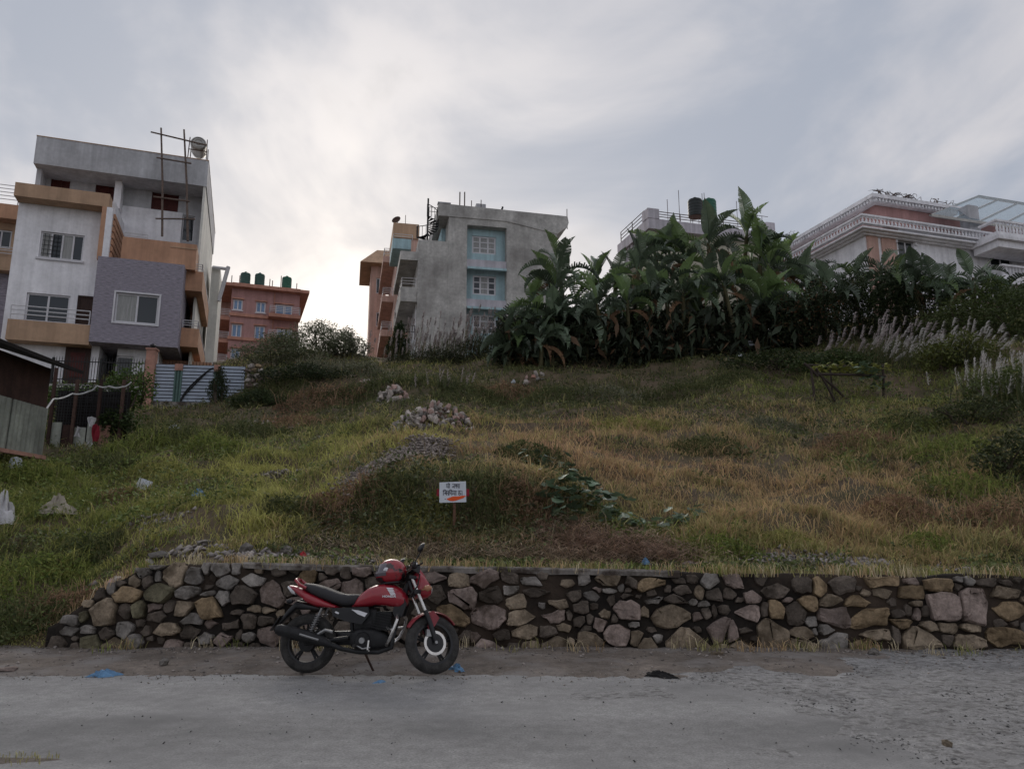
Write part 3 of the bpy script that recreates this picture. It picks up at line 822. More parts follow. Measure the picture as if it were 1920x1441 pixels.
def build_scaffold():
    f = HF; d = 2.1
    t = empty('bamboo_scaffold', f.o, f.yaw, 'bamboo scaffold lashed in front of the grey upper storey', 'scaffold')
    def pt(u, v): s, z = f.px(u, v, d); return (s, d, z)
    for (a, b) in (((302,240),(304,443)),((345,243),(352,452))):
        p, q = pt(*a), pt(*b); m = ((p[0]+q[0])/2+.05, d-.03, (p[2]+q[2])/2)
        MB().tube([p, m, q], [.05,.06,.065], 7).build('upright', M['bamboo'], t, True)
    for (a, b) in (((283,249),(388,274)),((294,297),(359,308)),((288,370),(356,379)),((292,411),(366,412))):
        MB().tube([pt(*a), pt(*b)], [.045,.05], 7).build('ledger', M['bamboo'], t, True, loc=(0,-.1,0))
build_scaffold()
def build_drum():
    f = HF; s, z = f.px(372, 268, 4.0)
    p = f.o + f.xd*s + f.yd*4.0; 
    t = empty('steel_water_tank', (p.x, p.y, f.o.z+HZK+.05), f.yaw, 'round grey steel water tank lying on a rack on the roof corner', 'water tank')
    c = z-HZK-.05; r = .47
    prof = [(0,-.02),(r*.25,-.02),(r*.27,.02),(r*.5,.03),(r*.52,0),(r*.78,.04),(r*.8,.01),(r*.97,.08),(r,.14)]+[(r*(1 if k % 2 else .97), .3+.1*k) for k in range(9)]+[(r*.9,1.3),(0,1.36)]
    MB().lathe(prof, 28, 'Y', (0,0,c)).build('drum', M['steel'], t, True)
    mb = MB()
    for y in (0,1.3):
        for x in (-.55,.55): mb.tube([(x,y,0),(x*.9,y,c+.3)], .03, 5)
        mb.tube([(-.55,y,c-.5),(.55,y,c-.5)], .03, 5); mb.tube([(-.9,y-.1,.55),(.6,y-.1,.55)], .02, 5)
    for k in range(11): mb.tube([(-.9+.15*k,-.1,0),(-.9+.15*k,-.1,.55)], .014, 4)
    mb.build('rack', M['rusty_metal'], t)
build_drum()

# ---- neighbour at the picture's left edge
def build_neighbour():
    f = Frame(33, 600, 41.0, 19); zb = hz1(f.o.x, f.o.y)-2-f.o.z
    t = f.root('orange_grey_house', 'orange and grey house cut by the left edge of the picture', 'house')
    d = .8; L = -9
    h1 = (f.s(-40,450,d), f.s(21,450,d), f.z(10,466,d), f.z(10,431,d))
    wall_mass('upper_wall', M['brown_plaster'], t, L, f.s(31,450,d), f.z(15,486,d), f.z(15,408,d), d, 9, [h1]); window(t, h1, d, 3, glass='glass', bar=.08)
    wall_mass('lower_wall', M['slate'], t, L, f.s(16,560,.5), zb, f.z(15,487,d), .5, 9, [])
    block('pilaster', M['pink_plaster'], t, f.s(16,560,.5)+.003, f.s(29,560,.5), .3, 9, zb, f.z(15,487,d)-.003)
    block('roof_slab', M['orange_plaster'], t, L, f.s(46,395,0), 0, 9, f.z(20,410,0), f.z(20,383,0))
    railing(t, [(L,.15),(f.s(34,365,0),.15),(f.s(34,365,0),3)], f.z(20,383,0), f.z(20,346,0), 5)
    bz0, bz1 = f.z(15,507,-.2), f.z(15,482,-.2); b1 = f.s(33,495,-.2)
    bal = MB().box(L, b1, -.2, .79, bz0, bz0+.15).box(L, b1, -.2, -.05, bz0+.153, bz1).build('balcony', M['brown_plaster'], t)
    railing(bal, [(L,-.1),(b1-.05,-.1),(b1-.05,.8)], bz1, bz1+.6, 3)
build_neighbour()

# ---- distant red apartment house
def build_red():
    f = Frame(424, 690, 85, 20); zb = -3.5
    t = f.root('red_apartment_house', 'distant red brick apartment house with white windows and roof tanks', 'house')
    s1 = f.s(560,600); zt = f.z(490,545)
    hs = [hole(f,437,561,455,581,0), hole(f,480,566,498,586,0), hole(f,516,571,548,594,0), hole(f,434,607,453,632,0), hole(f,477,611,496,636,0), hole(f,518,617,548,640,0), hole(f,432,653,450,673,0), hole(f,476,657,494,678,0)]
    wall_mass('wall', M['red_brick'], t, 0, s1, zb, zt, 0, 12, hs)
    for i, h in enumerate(hs):
        w = window(t, h, 0, 2, glass='blue_curtain', bar=.13, sill='white_frame')
        MB().box(h[0]-.15, h[1]+.15, -.18, -.003, h[3]+.02, h[3]+.16).build('lintel', M['pink_plaster'], w)
    for v in (597, 641):
        block('floor_band', M['pink_plaster'], t, -.1, s1+.1, -.22, -.003, f.z(490,v), f.z(490,v)+.35)
    block('eaves', M['pink_plaster'], t, -2.2, s1+1.0, -.9, 12.5, zt, zt+.35)
    block('parapet', M['red_brick'], t, .1, s1-.1, -.2, 11.8, zt+.353, f.z(490,538))
    block('parapet_cap', M['pink_plaster'], t, 0, s1, -.3, 11.9, f.z(490,538)+.003, f.z(490,538)+.15)
    for v in (601, 646):
        b0, b1 = f.s(503,590), s1+.1; z = f.z(530,v)
        bal = MB().box(b0, b1, -1.5, -.22, z, z+.4).build('balcony', M['pink_plaster'], t)
        railing(bal, [(b0+.1,-.23),(b0+.1,-1.4),(b1-.1,-1.4),(b1-.1,-.23)], z+.4, z+1.3, 4, r=.035)
    for v in (597, 640, 684):
        z = f.z(424,v); bal = MB().box(-1.8, -.005, .5, 6, z, z+.4).build('balcony', M['pink_plaster'], t)
        railing(bal, [(-.05,.6),(-1.7,.6),(-1.7,6)], z+.4, z+1.3, 4, r=.035)
    block('side_wing', M['salmon'], t, -1.7, -.006, 6.2, 11.5, zb, zt-.003)
    MB().tube([(f.s(512,600),-.08,zb),(f.s(512,600),-.08,zt)], .07, 6).build('drainpipe', M['pink_plaster'], t)
    zr = f.z(490,538)+.15
    for k, (u, v0, v1, g) in enumerate(((460,511,533,'tank_green'),(487,513,536,'tank_green'),(538,519,542,'green_plastic'))):
        s = f.s(u,525,1.5); p = f.o + f.xd*s + f.yd*1.5; h = f.z(u,v0,1.5)-zr-.35
        water_tank((p.x, p.y, f.o.z+zr), .58, max(h,.9), g, ['dark green tank leftmost on the red apartment roof','dark green tank second from left on the red apartment roof','pale green tank rightmost on the red apartment roof'][k], 'tanks on the red apartment roof', .35)
    mb = MB()
    for u, v in ((434,515),(449,515),(506,522),(511,525),(527,516),(557,530)):
        s = f.s(u,530); MB().tube([(s,.2,zr-.1),(s,.2,f.z(u,v))], .05, 5).build('rebar', M['rusty_metal'], t)
build_red()

# ---- grey concrete block in the middle
def build_grey():
    f = Frame(873, 690, 57, 12); zb = hz1(f.o.x, f.o.y)-3-f.o.z
    t = f.root('grey_concrete_house', 'unfinished grey concrete house with a turquoise window bay', 'house')
    sl, sm, sr = f.s(782,560), f.s(840,500), f.s(1045,480)
    b0, b1 = 0.0, f.s(950,500); zt = f.z(945,393); zbay = f.z(910,424)
    # wall right of and left of the bay, lintel above
    block('wall', M['stained_concrete'], t, b1, sr, 0, 11, zb, f.z(1000,420))
    block('wall', M['stained_concrete'], t, sm, b0-.0, 0, 11, zb, zt-1.0)
    wall_left = block('wall', M['stained_concrete'], t, sl, sm-.003, .02, 9, zb, f.z(830,452))
    block('lintel', M['stained_concrete'], t, b0+.003, b1-.003, 0, 2, zbay, zt-1.0)
    # recessed turquoise bay with three windows
    dd = .7; hs = [hole(f,885,443,930,476,dd), hole(f,886,517,930,553,dd), hole(f,886,590,930,625,dd)]
    wall_mass('bay_wall', M['turquoise'], t, b0+.003, b1-.003, zb, zbay, dd, 2, hs, rec=.2)
    for i, h in enumerate(hs):
        window(t, h, dd, 3, frame='white_frame', glass=['curtain','curtain','curtain'] if i == 0 else ['glass','curtain','glass'], bar=.13, cross=(.33,.66))
    for v in (494, 568):
        block('bay_slab', M['lavender'], t, b0+.003, b1-.003, .1, dd-.003, f.z(910,v+8), f.z(910,v-7))
        block('drip_shelf', M['turquoise'], t, b0+.05, b1-.05, -.25, .097, f.z(910,v+13), f.z(910,v+9))
    # parapet with a chamfered cantilever at the right
    z0p = f.z(1000,420); s1 = f.s(1066,415)
    mb = MB().prism([(f.s(822,420), zt-1.0+.003),(b1, zt-1.0+.003),(b1, z0p+.003),(sr, z0p-.7),(s1-.1, f.z(1066,425)),(s1, f.z(1066,418)),(s1-.1, f.z(1062,406)),(f.s(822,390), f.z(822,381))], -.06, 11.2)
    mb.build('parapet', M['stained_concrete'], t)
    block('coping', M['grey_cement'], t, f.s(822,385)-.05, f.s(845,385), -.1, .4, f.z(822,381)+.003, f.z(822,381)+.1)
    # turquoise stair side
    block('stair_side', M['turquoise'], t, f.s(828,430,2), sm-.005, 2.0, 8, f.z(835,452), zt-1.2)
    # left balconies run back along the side
    for (va, vb, rail) in ((470,486,0),(537,564,1)):
        c0 = f.s(751,(va+vb)/2); y0, y1 = f.z(765,vb), f.z(765,va)
        bal = MB().box(c0, sl-.003, .1, 9, y0, y0+.18).box(c0, sl-.003, .1, .28, y0+.183, y1).box(c0, c0+.18, .283, 9, y0+.183, y1).build('balcony', M['stained_concrete'], t)
        if rail: railing(bal, [(sl-.1,.2),(c0+.09,.2),(c0+.09,9)], y1, y1+.75, 3, verticals=0)
    y0 = f.z(760,635); c0 = f.s(741,655)
    block('plinth', M['grey_cement'], t, c0, sl-.003, .1, 9, zb, y0)
    railing(t, [(sl-.1,.2),(c0+.1,.2),(c0+.1,9)], y0, f.z(760,608), 2, 'black_metal', verticals=.18)
    mb = MB()
    for k in range(5): mb.box(sl-.05, sl-.004, .6+k*1.3, .9+k*1.3, y0, f.z(765,564))
    mb.build('pier', M['white_plaster'], t)
    block('upper_balcony', M['turquoise'], t, f.s(736,460,5), sl-.2, 5, 9.5, f.z(750,466,5), f.z(750,447,5))
    railing(t, [(sl-.1,5.1),(f.s(736,445,5)+.1,5.1),(f.s(736,445,5)+.1,9)], f.z(750,447,5), f.z(750,438,5), 2)
    # roof clutter
    mb = MB(); zr = f.z(930,391)-.3
    for u, v in ((862,360),(871,360),(884,376),(902,375),(1063,392)):
        s = f.s(u,390,.3); MB().tube([(s,.3,zr-.8),(s,.3,f.z(u,v,.3))], .05 if u < 880 else .035, 5).build('rebar', M['rusty_metal'], t)
    MB().box(f.s(893,385,1), f.s(911,385,1), 1, 2.2, zr-.2, f.z(902,382,1)).build('roof_box', M['grey_cement'], t)
    MB().tube([(f.s(938,395),0.1,zr-.2),(f.s(943,387),0.1,f.z(943,387))], .09, 6).build('waste_pipe', M['black_metal'], t)
    # spiral stair at the roof corner
    c = Vector((f.s(802,420,.9), .9, 0)); zA, zB = f.z(802,450,.9), f.z(802,372,.9); mb = MB(); tr = MB()
    mb.tube([(c.x,c.y,zA-.3),(c.x,c.y,zB)], .07, 8)
    zs1 = f.z(815,392,.9); n = 15; pts = []
    for k in range(n):
        a = R(200 - 300*k/(n-1)); z = zA+(zs1-1.0-zA)*k/(n-1); r = .85
        p = (c.x+r*math.cos(a), c.y+r*math.sin(a)); pts.append((p[0], p[1], z+1.0))
        a2 = a+R(20); tr.add([(c.x,c.y,z),(p[0],p[1],z),(c.x+r*math.cos(a2),c.y+r*math.sin(a2),z),(c.x,c.y,z-.05),(p[0],p[1],z-.05),(c.x+r*math.cos(a2),c.y+r*math.sin(a2),z-.05)], [(0,1,2),(5,4,3),(1,4,5,2),(0,3,4,1)])
        mb.tube([(p[0],p[1],z-.05),(p[0],p[1],z+1.0)], .02, 4)
    mb.tube(pts, .035, 6)
    sp = mb.build('spiral_stair', M['black_metal'], t); tr.build('tread', M['black_metal'], sp)
    railing(t, [(f.s(806,385),.5),(f.s(822,385),.5)], f.z(815,402), f.z(815,384), 2, 'black_metal', verticals=.2)
build_grey()

def build_salmon():
    f = Frame(735, 690, 68, 12); zb = -4
    t = f.root('salmon_house', 'salmon pink house squeezed behind the left side of the grey concrete house', 'house')
    s1 = f.s(785,440); zt = f.z(755,447)
    wall_mass('wall', M['salmon'], t, 0, s1, zb, zt, 0, 12, [])
    block('parapet', M['brown_plaster'], t, -.3, s1, -.2, 12.2, zt+.003, f.z(755,420))
    for v in (485, 560, 625):
        z = f.z(735,v); bal = MB().box(-1.1, -.003, 1, 11, z, z+.6).build('balcony', M['salmon'], t)
        railing(bal, [(-.1,1.1),(-1.0,1.1),(-1.0,11)], z+.6, z+1.4, 4, r=.03)
    d = 13; a0, a1 = f.s(693,580,d), f.s(722,580,d)
    h = [hole(f,705,521,713,550,d), hole(f,705,585,713,612,d)]
    wall_mass('rear_wall', M['salmon'], t, a0, a1, zb, f.z(705,535,d)+2.2, d, 20, h)
    for q in h: window(t, q, d, 1, frame='white_frame', glass='glass', bar=.1)
    zr = f.z(705,535,d)+2.2; ov = 1.2
    MB().add([(a0-ov,d-ov,zr-.0),(a1+ov,d-ov,zr),(a1+ov,20,zr),(a0-ov,20,zr),(a0+.6,d+.8,zr+2.2),(a1+ov,d+.8,zr+2.2),(a1+ov,20,zr+2.2),(a0+.6,20,zr+2.2)],
        [(0,3,2,1),(4,5,6,7),(0,1,5,4),(1,2,6,5),(2,3,7,6),(3,0,4,7)]).build('roof', M['brown_plaster'], t)
    # dish
    z = f.z(755,420); dsh = empty('satellite_dish', f.o + f.xd*(.1) + f.yd*.1 + Vector((0,0,z)), f.yaw, 'dark satellite dish on the roof of the salmon pink house', 'satellite dish')
    MB().lathe([(0,0),(.25,-.03),(.42,-.1),(.44,-.11),(.42,-.08),(.25,-.01),(0,.03)], 20, 'Y').build('bowl', M['rusty_metal'], dsh, True, loc=(-.1,0,.35), rot=(R(-25),0,R(-30)))
    MB().tube([(0,.1,-.3),(0,.1,.3)], .04, 6).tube([(.75,.3,0),(.75,.3,1.1)], .03, 5).build('mast', M['rusty_metal'], dsh)
build_salmon()

# ---- block behind the banana grove
def build_behind():
    f = Frame(1219, 500, 66, 16); zb = hz1(f.o.x, f.o.y)-4-f.o.z
    t = f.root('pale_block', 'pale block with a railed roof terrace rising behind the banana grove', 'house')
    s1 = f.s(1452,430); zt = f.z(1330,424); dd, _ = f.side(1167,437,0.0); D = 6.5
    wall_mass('wall', M['pale_yellow'], t, .5, s1-.3, zb, zt-.9, .6, D, [hole(f,1425,455,1443,480,.6)])
    window(t, hole(f,1425,455,1443,480,.6), .6, 2, bar=.1)
    block('parapet', M['lavender'], t, 0, s1, 0, D+.5, zt-.9+.003, zt+.1)
    block('corner_post', M['lavender'], t, -.05, 1.1, -.05, 1.2, zt+.103, f.z(1225,391))
    block('corner_post', M['lavender'], t, s1-.9, s1+.05, -.05, .9, zt+.103, f.z(1450,418))
    railing(t, [(1.1,.2),(s1-.9,.2)], zt+.1, f.z(1330,407), 3, 'rusty_metal', post=2.2, r=.04)
    railing(t, [(.2,1.2),(.2,D)], zt+.1, zt+1.3, 3, 'rusty_metal', post=2.2, r=.04)
    for k in range(7):
        block('louvre', M['lavender'], t, .2, .45, 1.0+k*.75, 1.4+k*.75, zt-3.2, zt-.9)
    for k, (u, v0, m, rr_) in enumerate(((1304,373,'dark_plastic',.72),(1330,374,'green_plastic',.72))):
        d = 3.0+k*.4; s = f.s(u,400,d); p = f.o + f.xd*s + f.yd*d; h = 1.9
        water_tank((p.x,p.y,f.o.z+zt+.1), rr_, h, m, ['black tank beside the green one on the block behind the bananas','bright green tank on the block behind the bananas'][k], 'tanks on the block behind the bananas', max(.6, f.z(u,v0,d)-zt-.1-h))
    mb = MB()
    for u, v in ((1252,374),(1274,357),(1318,363),(1322,362),(1382,377),(1415,392),(1428,405)):
        s = f.s(u,400,1.5); MB().tube([(s,1.5,zt),(s,1.5,f.z(u,v,1.5))], .03, 4).build('antenna', M['rusty_metal'], t)
    s = f.s(1428,405,1.5); z = f.z(1428,405,1.5); mb.tube([(s-.7,1.5,z),(s+.7,1.5,z)], .03, 4)
    mb.build('antenna', M['rusty_metal'], t)
build_behind()

# ---- white mansion at the right
def build_mansion():
    f = Frame(1625, 500, 54, 17); zb = hz1(f.o.x, f.o.y)-3-f.o.z
    t = f.root('white_mansion', 'white mansion with balustrades, red brick bands and a glass roof canopy', 'house')
    s1 = 26.0; D = 22
    def balustrade(z0, z1, s0, s1_, d0, D_, nm='balustrade'):
        mb = MB(); h = z1-z0
        mb.box(s0, s1_, d0, d0+.35, z1-.14, z1).box(s0, s0+.35, d0+.353, D_, z1-.14, z1-.002)
        mb.box(s0, s1_, d0+.02, d0+.33, z0, z0+.12).box(s0+.02, s0+.33, d0+.333, D_, z0, z0+.118)
        b = mb.build(nm, M['white_plaster'], t)
        prof = [(.07,0),(.05,.06),(.10,.3),(.045,.62),(.08,.9),(.08,1)]
        def run(n, fn):
            q = MB()
            for k in range(n):
                x, y = fn(k); q.lathe([(r, z0+.12+(h-.26)*zz) for r, zz in prof], 6, c=(x,y,0))
            tag(q.build('balusters', M['white_plaster'], b), kind='stuff')
        n = int((s1_-s0)/.34); run(n, lambda k: (s0+.2+k*.34, d0+.17))
        n = int((D_-d0)/.34); run(n, lambda k: (s0+.17, d0+.5+k*.34))
        return b
    zc = f.z(1624,425); zb1 = f.z(1625,402)
    hw = hole(f,1686,452,1716,520,.9); hw2 = hole(f,1857,480,1897,500,.9)
    wall_mass('wall', M['white_plaster'], t, .9, s1, zb, zc-.3, .9, D, [hw, hw2])
    window(t, hw, .9, 2, bar=.12); window(t, hw2, .9, 2, bar=.12)
    # arch head over the tall window
    mb = MB(); cx = (hw[0]+hw[1])/2; r = (hw[1]-hw[0])/2+.18
    mb.tube([(cx+r*math.cos(R(a)), .84, hw[3]-.3+r*math.sin(R(a))) for a in range(0,181,15)], .11, 6); mb.build('arch_moulding', M['white_plaster'], t)
    # brick pilasters
    for u0, u1 in ((1628,1648),(1655,1682)):
        block('brick_pilaster', M['salmon'], t, f.s(u0,470,.8), f.s(u1,470,.8), .78, .897, zb, zc-.303)
    # stepped cornice
    for k in range(3): block('cornice', M['white_plaster'], t, .6-.3*k, s1, .6-.3*k, D, zc-.3+.12*k+(.002*k), zc-.182+.12*k)
    block('frieze', M['white_plaster'], t, .35, s1, .35, D, zc+.06, zb1-.75)
    block('brick_panel', M['red_brick'], t, f.s(1655,425,.3), f.s(1682,425,.3), .25, .347, zc+.08, zb1-.3)
    balustrade(zb1-.747, zb1, -.1, s1, -.1, D)
    # projecting bay at the right
    sb = f.s(1855,430,-1.0)
    block('bay', M['white_plaster'], t, sb, s1-1, -1.6, .597, zc-.9, zc-.35)
    block('bay_cornice', M['white_plaster'], t, sb-.25, s1-.8, -1.9, .59, zc-.347, zc-.05)
    block('bay_floor', M['white_plaster'], t, sb-.1, s1-.9, -1.75, .34, zc-.047, zc+.3)
    zz = zc+.303
    mb = MB(); mb.box(sb-.1, s1-.9, -1.7, -1.4, zz+.85, zz+1.0).box(sb-.1, sb+.2, -1.397, -.12, zz+.85, zz+.998)
    for k in range(30): mb.lathe([(.07,zz),(.05,zz+.05),(.1,zz+.25),(.045,zz+.55),(.08,zz+.85)], 6, c=(sb+.1+k*.34,-1.55,0))
    mb.build('bay_balustrade', M['white_plaster'], t)
    # red brick roof storey with dentilled eaves
    zr0, zr1 = f.z(1660,400,2.5), f.z(1655,376,2.5); r0 = f.s(1640,400,2.5)
    block('roof_storey', M['red_brick'], t, r0+.6, s1, 3.0, D-4, zb1-.5, zr1-.2)
    block('roof_eaves', M['white_plaster'], t, r0, f.s(1795,390,2.5), 2.5, D-3, zr1-.197, zr1+.1)
    block('roof_eaves_upper', M['white_plaster'], t, r0-.25, f.s(1795,390,2.5)+.2, 2.25, D-2.8, zr1+.103, zr1+.4)
    mb = MB()
    for k in range(24): mb.box(r0+.1+k*.33, r0+.26+k*.33, 2.35, 2.497, zr1-.16, zr1+.08)
    for k in range(40): mb.box(r0-.15, r0-.003, 2.6+k*.33, 2.76+k*.33, zr1-.16, zr1+.08)
    tag(mb.build('dentils', M['white_plaster'], t), kind='stuff')
    block('shelf', M['white_plaster'], t, f.s(1655,400,2.0), s1, 1.6, 2.9, zb1+.05, zb1+.22)
    # glass canopy on a square pier
    ca, cb = f.s(1745,402,.6), s1; zA = f.z(1745,402,.6); zB = f.z(1835,366,5.0); sh = f.s(1835,366,5.0)-ca
    mb = MB(); n = 8; e = 5.0
    for k in range(n+1):
        s = ca+(cb-ca)*k/n; mb.box(s-.06, s+.06, .6, .72, zA-.1, zA); mb.add([(s-.05,.6,zA),(s+.05,.6,zA),(s+.05+sh,e,zB),(s-.05+sh,e,zB),(s-.05,.6,zA-.16),(s+.05,.6,zA-.16),(s+.05+sh,e,zB-.16),(s-.05+sh,e,zB-.16)],[(0,1,2,3),(4,7,6,5),(0,4,5,1),(0,3,7,4),(1,5,6,2),(2,6,7,3)])
    mb.box(ca, cb, .5, .6, zA-.2, zA+.02).box(ca+sh, cb+sh, e, e+.12, zB-.2, zB+.03)
    cn = mb.build('canopy_frame', M['steel'], t)
    gm = material('canopy_glass', (0.42,0.47,0.50), 0.2, var=0.15, spec=0.6, clear=0.65)
    for k in range(n):
        s = ca+(cb-ca)*k/n; w = (cb-ca)/n
        MB().add([(s+.06,.62,zA+.004),(s+w-.06,.62,zA+.004),(s+w-.06+sh,e,zB+.004),(s+.06+sh,e,zB+.004),(s+.06,.62,zA+.016),(s+w-.06,.62,zA+.016),(s+w-.06+sh,e,zB+.016),(s+.06+sh,e,zB+.016)],[(0,3,2,1),(4,5,6,7),(0,1,5,4),(2,3,7,6)]).build('pane', gm, cn)
    block('canopy_pier', M['grey_cement'], t, f.s(1817,405,1.0), f.s(1836,405,1.0), 1.0, 1.9, zb1-.6, f.z(1825,385,1.0))
    # awning and lower balcony
    a0, a1 = f.s(1853,470,.5), f.s(1925,470,.5); za = f.z(1885,466,.5)
    MB().add([(a0,-.6,za-.5),(a1,-.6,za-.5),(a1,.89,za),(a0,.89,za),(a0,-.6,za-.56),(a1,-.6,za-.56),(a1,.89,za-.06),(a0,.89,za-.06)],[(0,1,2,3),(4,7,6,5),(0,4,5,1),(0,3,7,4),(1,5,6,2)]).build('awning', M['grey_cement'], t)
    zl = f.z(1900,515,-.6)
    lb = block('lower_balcony', M['white_plaster'], t, f.s(1880,515,-.8), s1, -.9, .897, zl-.9, zl-.2)
    mb = MB(); b0 = f.s(1880,510,-.8)
    mb.box(b0, s1, -.85, -.55, zl+.55, zl+.7)
    for k in range(30): mb.lathe([(.07,zl-.2),(.05,zl-.15),(.1,zl+.1),(.045,zl+.35),(.08,zl+.55)], 6, c=(b0+.2+k*.34,-.7,0))
    tag(mb.build('balusters', M['white_plaster'], lb), kind='stuff')
    block('belt', M['red_brick'], t, .88, s1, .85, .897, zl-2.2, zl-1.9)
    # dead climbers along the eaves
    rr = random.Random(3); mb = MB()
    for k in range(46):
        s = f.s(rr.choice([rr.uniform(1640,1700), rr.uniform(1690,1795)]), 380, 2.4); z = zr1+.4; p = [(s,2.4,z)]
        a = rr.uniform(-1,1)
        for j in range(4):
            a += rr.uniform(-.6,.6); p.append((p[-1][0]+.28*math.sin(a)*1.6, 2.4+rr.uniform(-.2,.3), p[-1][2]+(.22 if j < 2 else -.06)*abs(math.cos(a))+.02))
        mb.tube(p, [.035,.03,.025,.018,.01], 4, False)
    for k in range(10):
        d = rr.uniform(12,15); p = [(r0-.2,d,zr1+.4)]
        for j in range(3): p.append((r0+rr.uniform(-.5,.5), d+rr.uniform(-.5,.5), p[-1][2]+rr.uniform(.1,.5)))
        mb.tube(p, [.04,.03,.02,.012], 4, False)
    tag(mb.build('dead_climber', M['rusty_metal'], t), kind='stuff')
build_mansion()
# ------------------------------------------------------------------ vegetation
def blades_mesh(name, X, Y, Z, H, W, C, lean=0.5, flat=None, seed=1):
    """bent grass blades: one quad and one tip triangle each"""
    r = np.random.default_rng(seed); n = len(X)
    ph = r.uniform(0, 2*np.pi, n); ln = r.uniform(0.05, lean, n)*H
    if flat is not None: ln = H*flat; 
    dx, dy = np.cos(ph), np.sin(ph)
    fa = r.uniform(0, np.pi, n)
    wx, wy = np.cos(fa)*W/2, np.sin(fa)*W/2
    up = H if flat is None else H*(1-flat)*0.6
    V = np.empty((n, 5, 3), dtype=np.float32)
    V[:,0] = np.stack([X-wx, Y-wy, Z-.03], -1); V[:,1] = np.stack([X+wx, Y+wy, Z-.03], -1)
    mx, my, mz = X+dx*ln*.35, Y+dy*ln*.35, Z+up*.62
    V[:,2] = np.stack([mx+wx*.8, my+wy*.8, mz], -1); V[:,3] = np.stack([mx-wx*.8, my-wy*.8, mz], -1)
    V[:,4] = np.stack([X+dx*ln, Y+dy*ln, Z+up*r.uniform(.8, 1.0, n)], -1)
    b = (np.arange(n)*5)[:, None]
    Q = b + np.array([[0,1,2,3]]); T = b + np.array([[3,2,4]])
    CC = np.repeat(C[:, None, :], 5, 1); CC[:, :2] *= 0.85; CC[:, 4] *= 1.12  # shade between blades painted in: roots darkened, tips lightened
    return np_mesh(name, V.reshape(-1,3), Q, T, CC.reshape(-1,3))

PAL = np.array([(.27,.31,.085),(.47,.46,.15),(.58,.41,.23),(.125,.14,.06),(.66,.56,.37),(.52,.32,.21),(.39,.36,.16)])
GREEN, YELLOW, BROWN, DARK, STRAW, RED, OLIVE = range(7)
PATCH = [(1200,850,4,2,RED,1.2),(1450,930,4,2,RED,1.0),(1600,920,3,2,BROWN,1.2),(1050,800,3,2,RED,.9),(1250,960,2,1,BROWN,1.0),(120,950,2,2,GREEN,1.5),(350,930,2.5,2,GREEN,1.0),(520,900,2.5,2,YELLOW,1.2),(40,1130,2,1,GREEN,1.2),(130,1010,2,1.5,GREEN,1),(60,1050,1.5,1,DARK,.9),(100,890,3,3,GREEN,2),(300,860,4,3,GREEN,1.6),(330,820,3,3,DARK,.8),(450,880,3,2,YELLOW,2),(400,965,2.5,1.5,YELLOW,2.2),(300,1010,2,1,YELLOW,1.6),
 (230,1060,2,1,YELLOW,1.2),(560,960,1.5,1,YELLOW,1.2),(620,860,3,2,YELLOW,1.8),(760,820,3,2,YELLOW,1.2),(500,770,5,4,DARK,2.2),(650,740,4,4,DARK,2),(600,720,3,3,RED,.7),(900,735,6,4,DARK,2.6),(1200,715,9,5,DARK,3),(1400,700,5,4,DARK,2.2),(1300,765,5,2,OLIVE,1.2),
 (1100,825,3,2.5,BROWN,2),(980,830,3,2.5,RED,1.4),(1300,900,4,2,BROWN,2.2),(1500,950,4,1.6,BROWN,2.2),(1650,890,4,3,BROWN,1.3),(1650,860,4,3,DARK,.8),(1450,840,4,2,OLIVE,1.6),(1350,800,4,2.5,BROWN,1.3),(1800,890,2,2,GREEN,1.8),(1850,810,3,3,GREEN,1.4),(1880,900,2,3,DARK,1.4),
 (1490,720,3,3,GREEN,1.6),(1700,725,4,3,GREEN,2.4),(1790,740,3,3,YELLOW,1.0),(1340,1030,1.6,.5,GREEN,2.4),(1250,990,1.5,.8,OLIVE,1.4),(1550,1035,2,.6,OLIVE,1.6),(1750,1035,2.5,.7,OLIVE,1.6),(1850,1010,2,1,RED,.7),(1150,940,2,1,OLIVE,1.4),
 (850,965,1.6,.9,DARK,2.2),(700,960,2,.9,DARK,1.8),(900,930,1.5,.7,RED,1.0),(960,985,1.5,.7,DARK,1.4),(900,1040,3,.5,STRAW,1.6),(1150,1035,2,.5,STRAW,1.8),(1150,1035,2,.5,RED,1.5),(700,1020,2,.5,BROWN,1.6),(1000,880,2.5,1.2,OLIVE,1.2),(1200,980,1,.6,GREEN,1),(1600,650,5,4,DARK,2),(1800,650,6,5,GREEN,1.5),(1900,640,6,6,DARK,1.5),(700,690,6,4,DARK,1.5)]
def patch_weights(X, Y):
    W = np.zeros((len(X), 7)); W[:, OLIVE] = .45; W[:, BROWN] = .06; W[:, DARK] = .2; W[:, YELLOW] = .1; W[:, STRAW] = .03; W[:, GREEN] = .1
    for u, v, rx, ry, k, s in PATCH:
        c = PC[(u, v)]
        W[:, k] += s*np.exp(-((X-c.x)/rx)**2 - ((Y-c.y)/ry)**2)
    W *= (0.12 + np.stack([fbm(X, Y, 1.1, 40+k) for k in range(7)], -1)**3*6.0)
    return W/W.sum(1, keepdims=True)
PC = {(u, v): G(u, v) for u, v, *_ in PATCH}

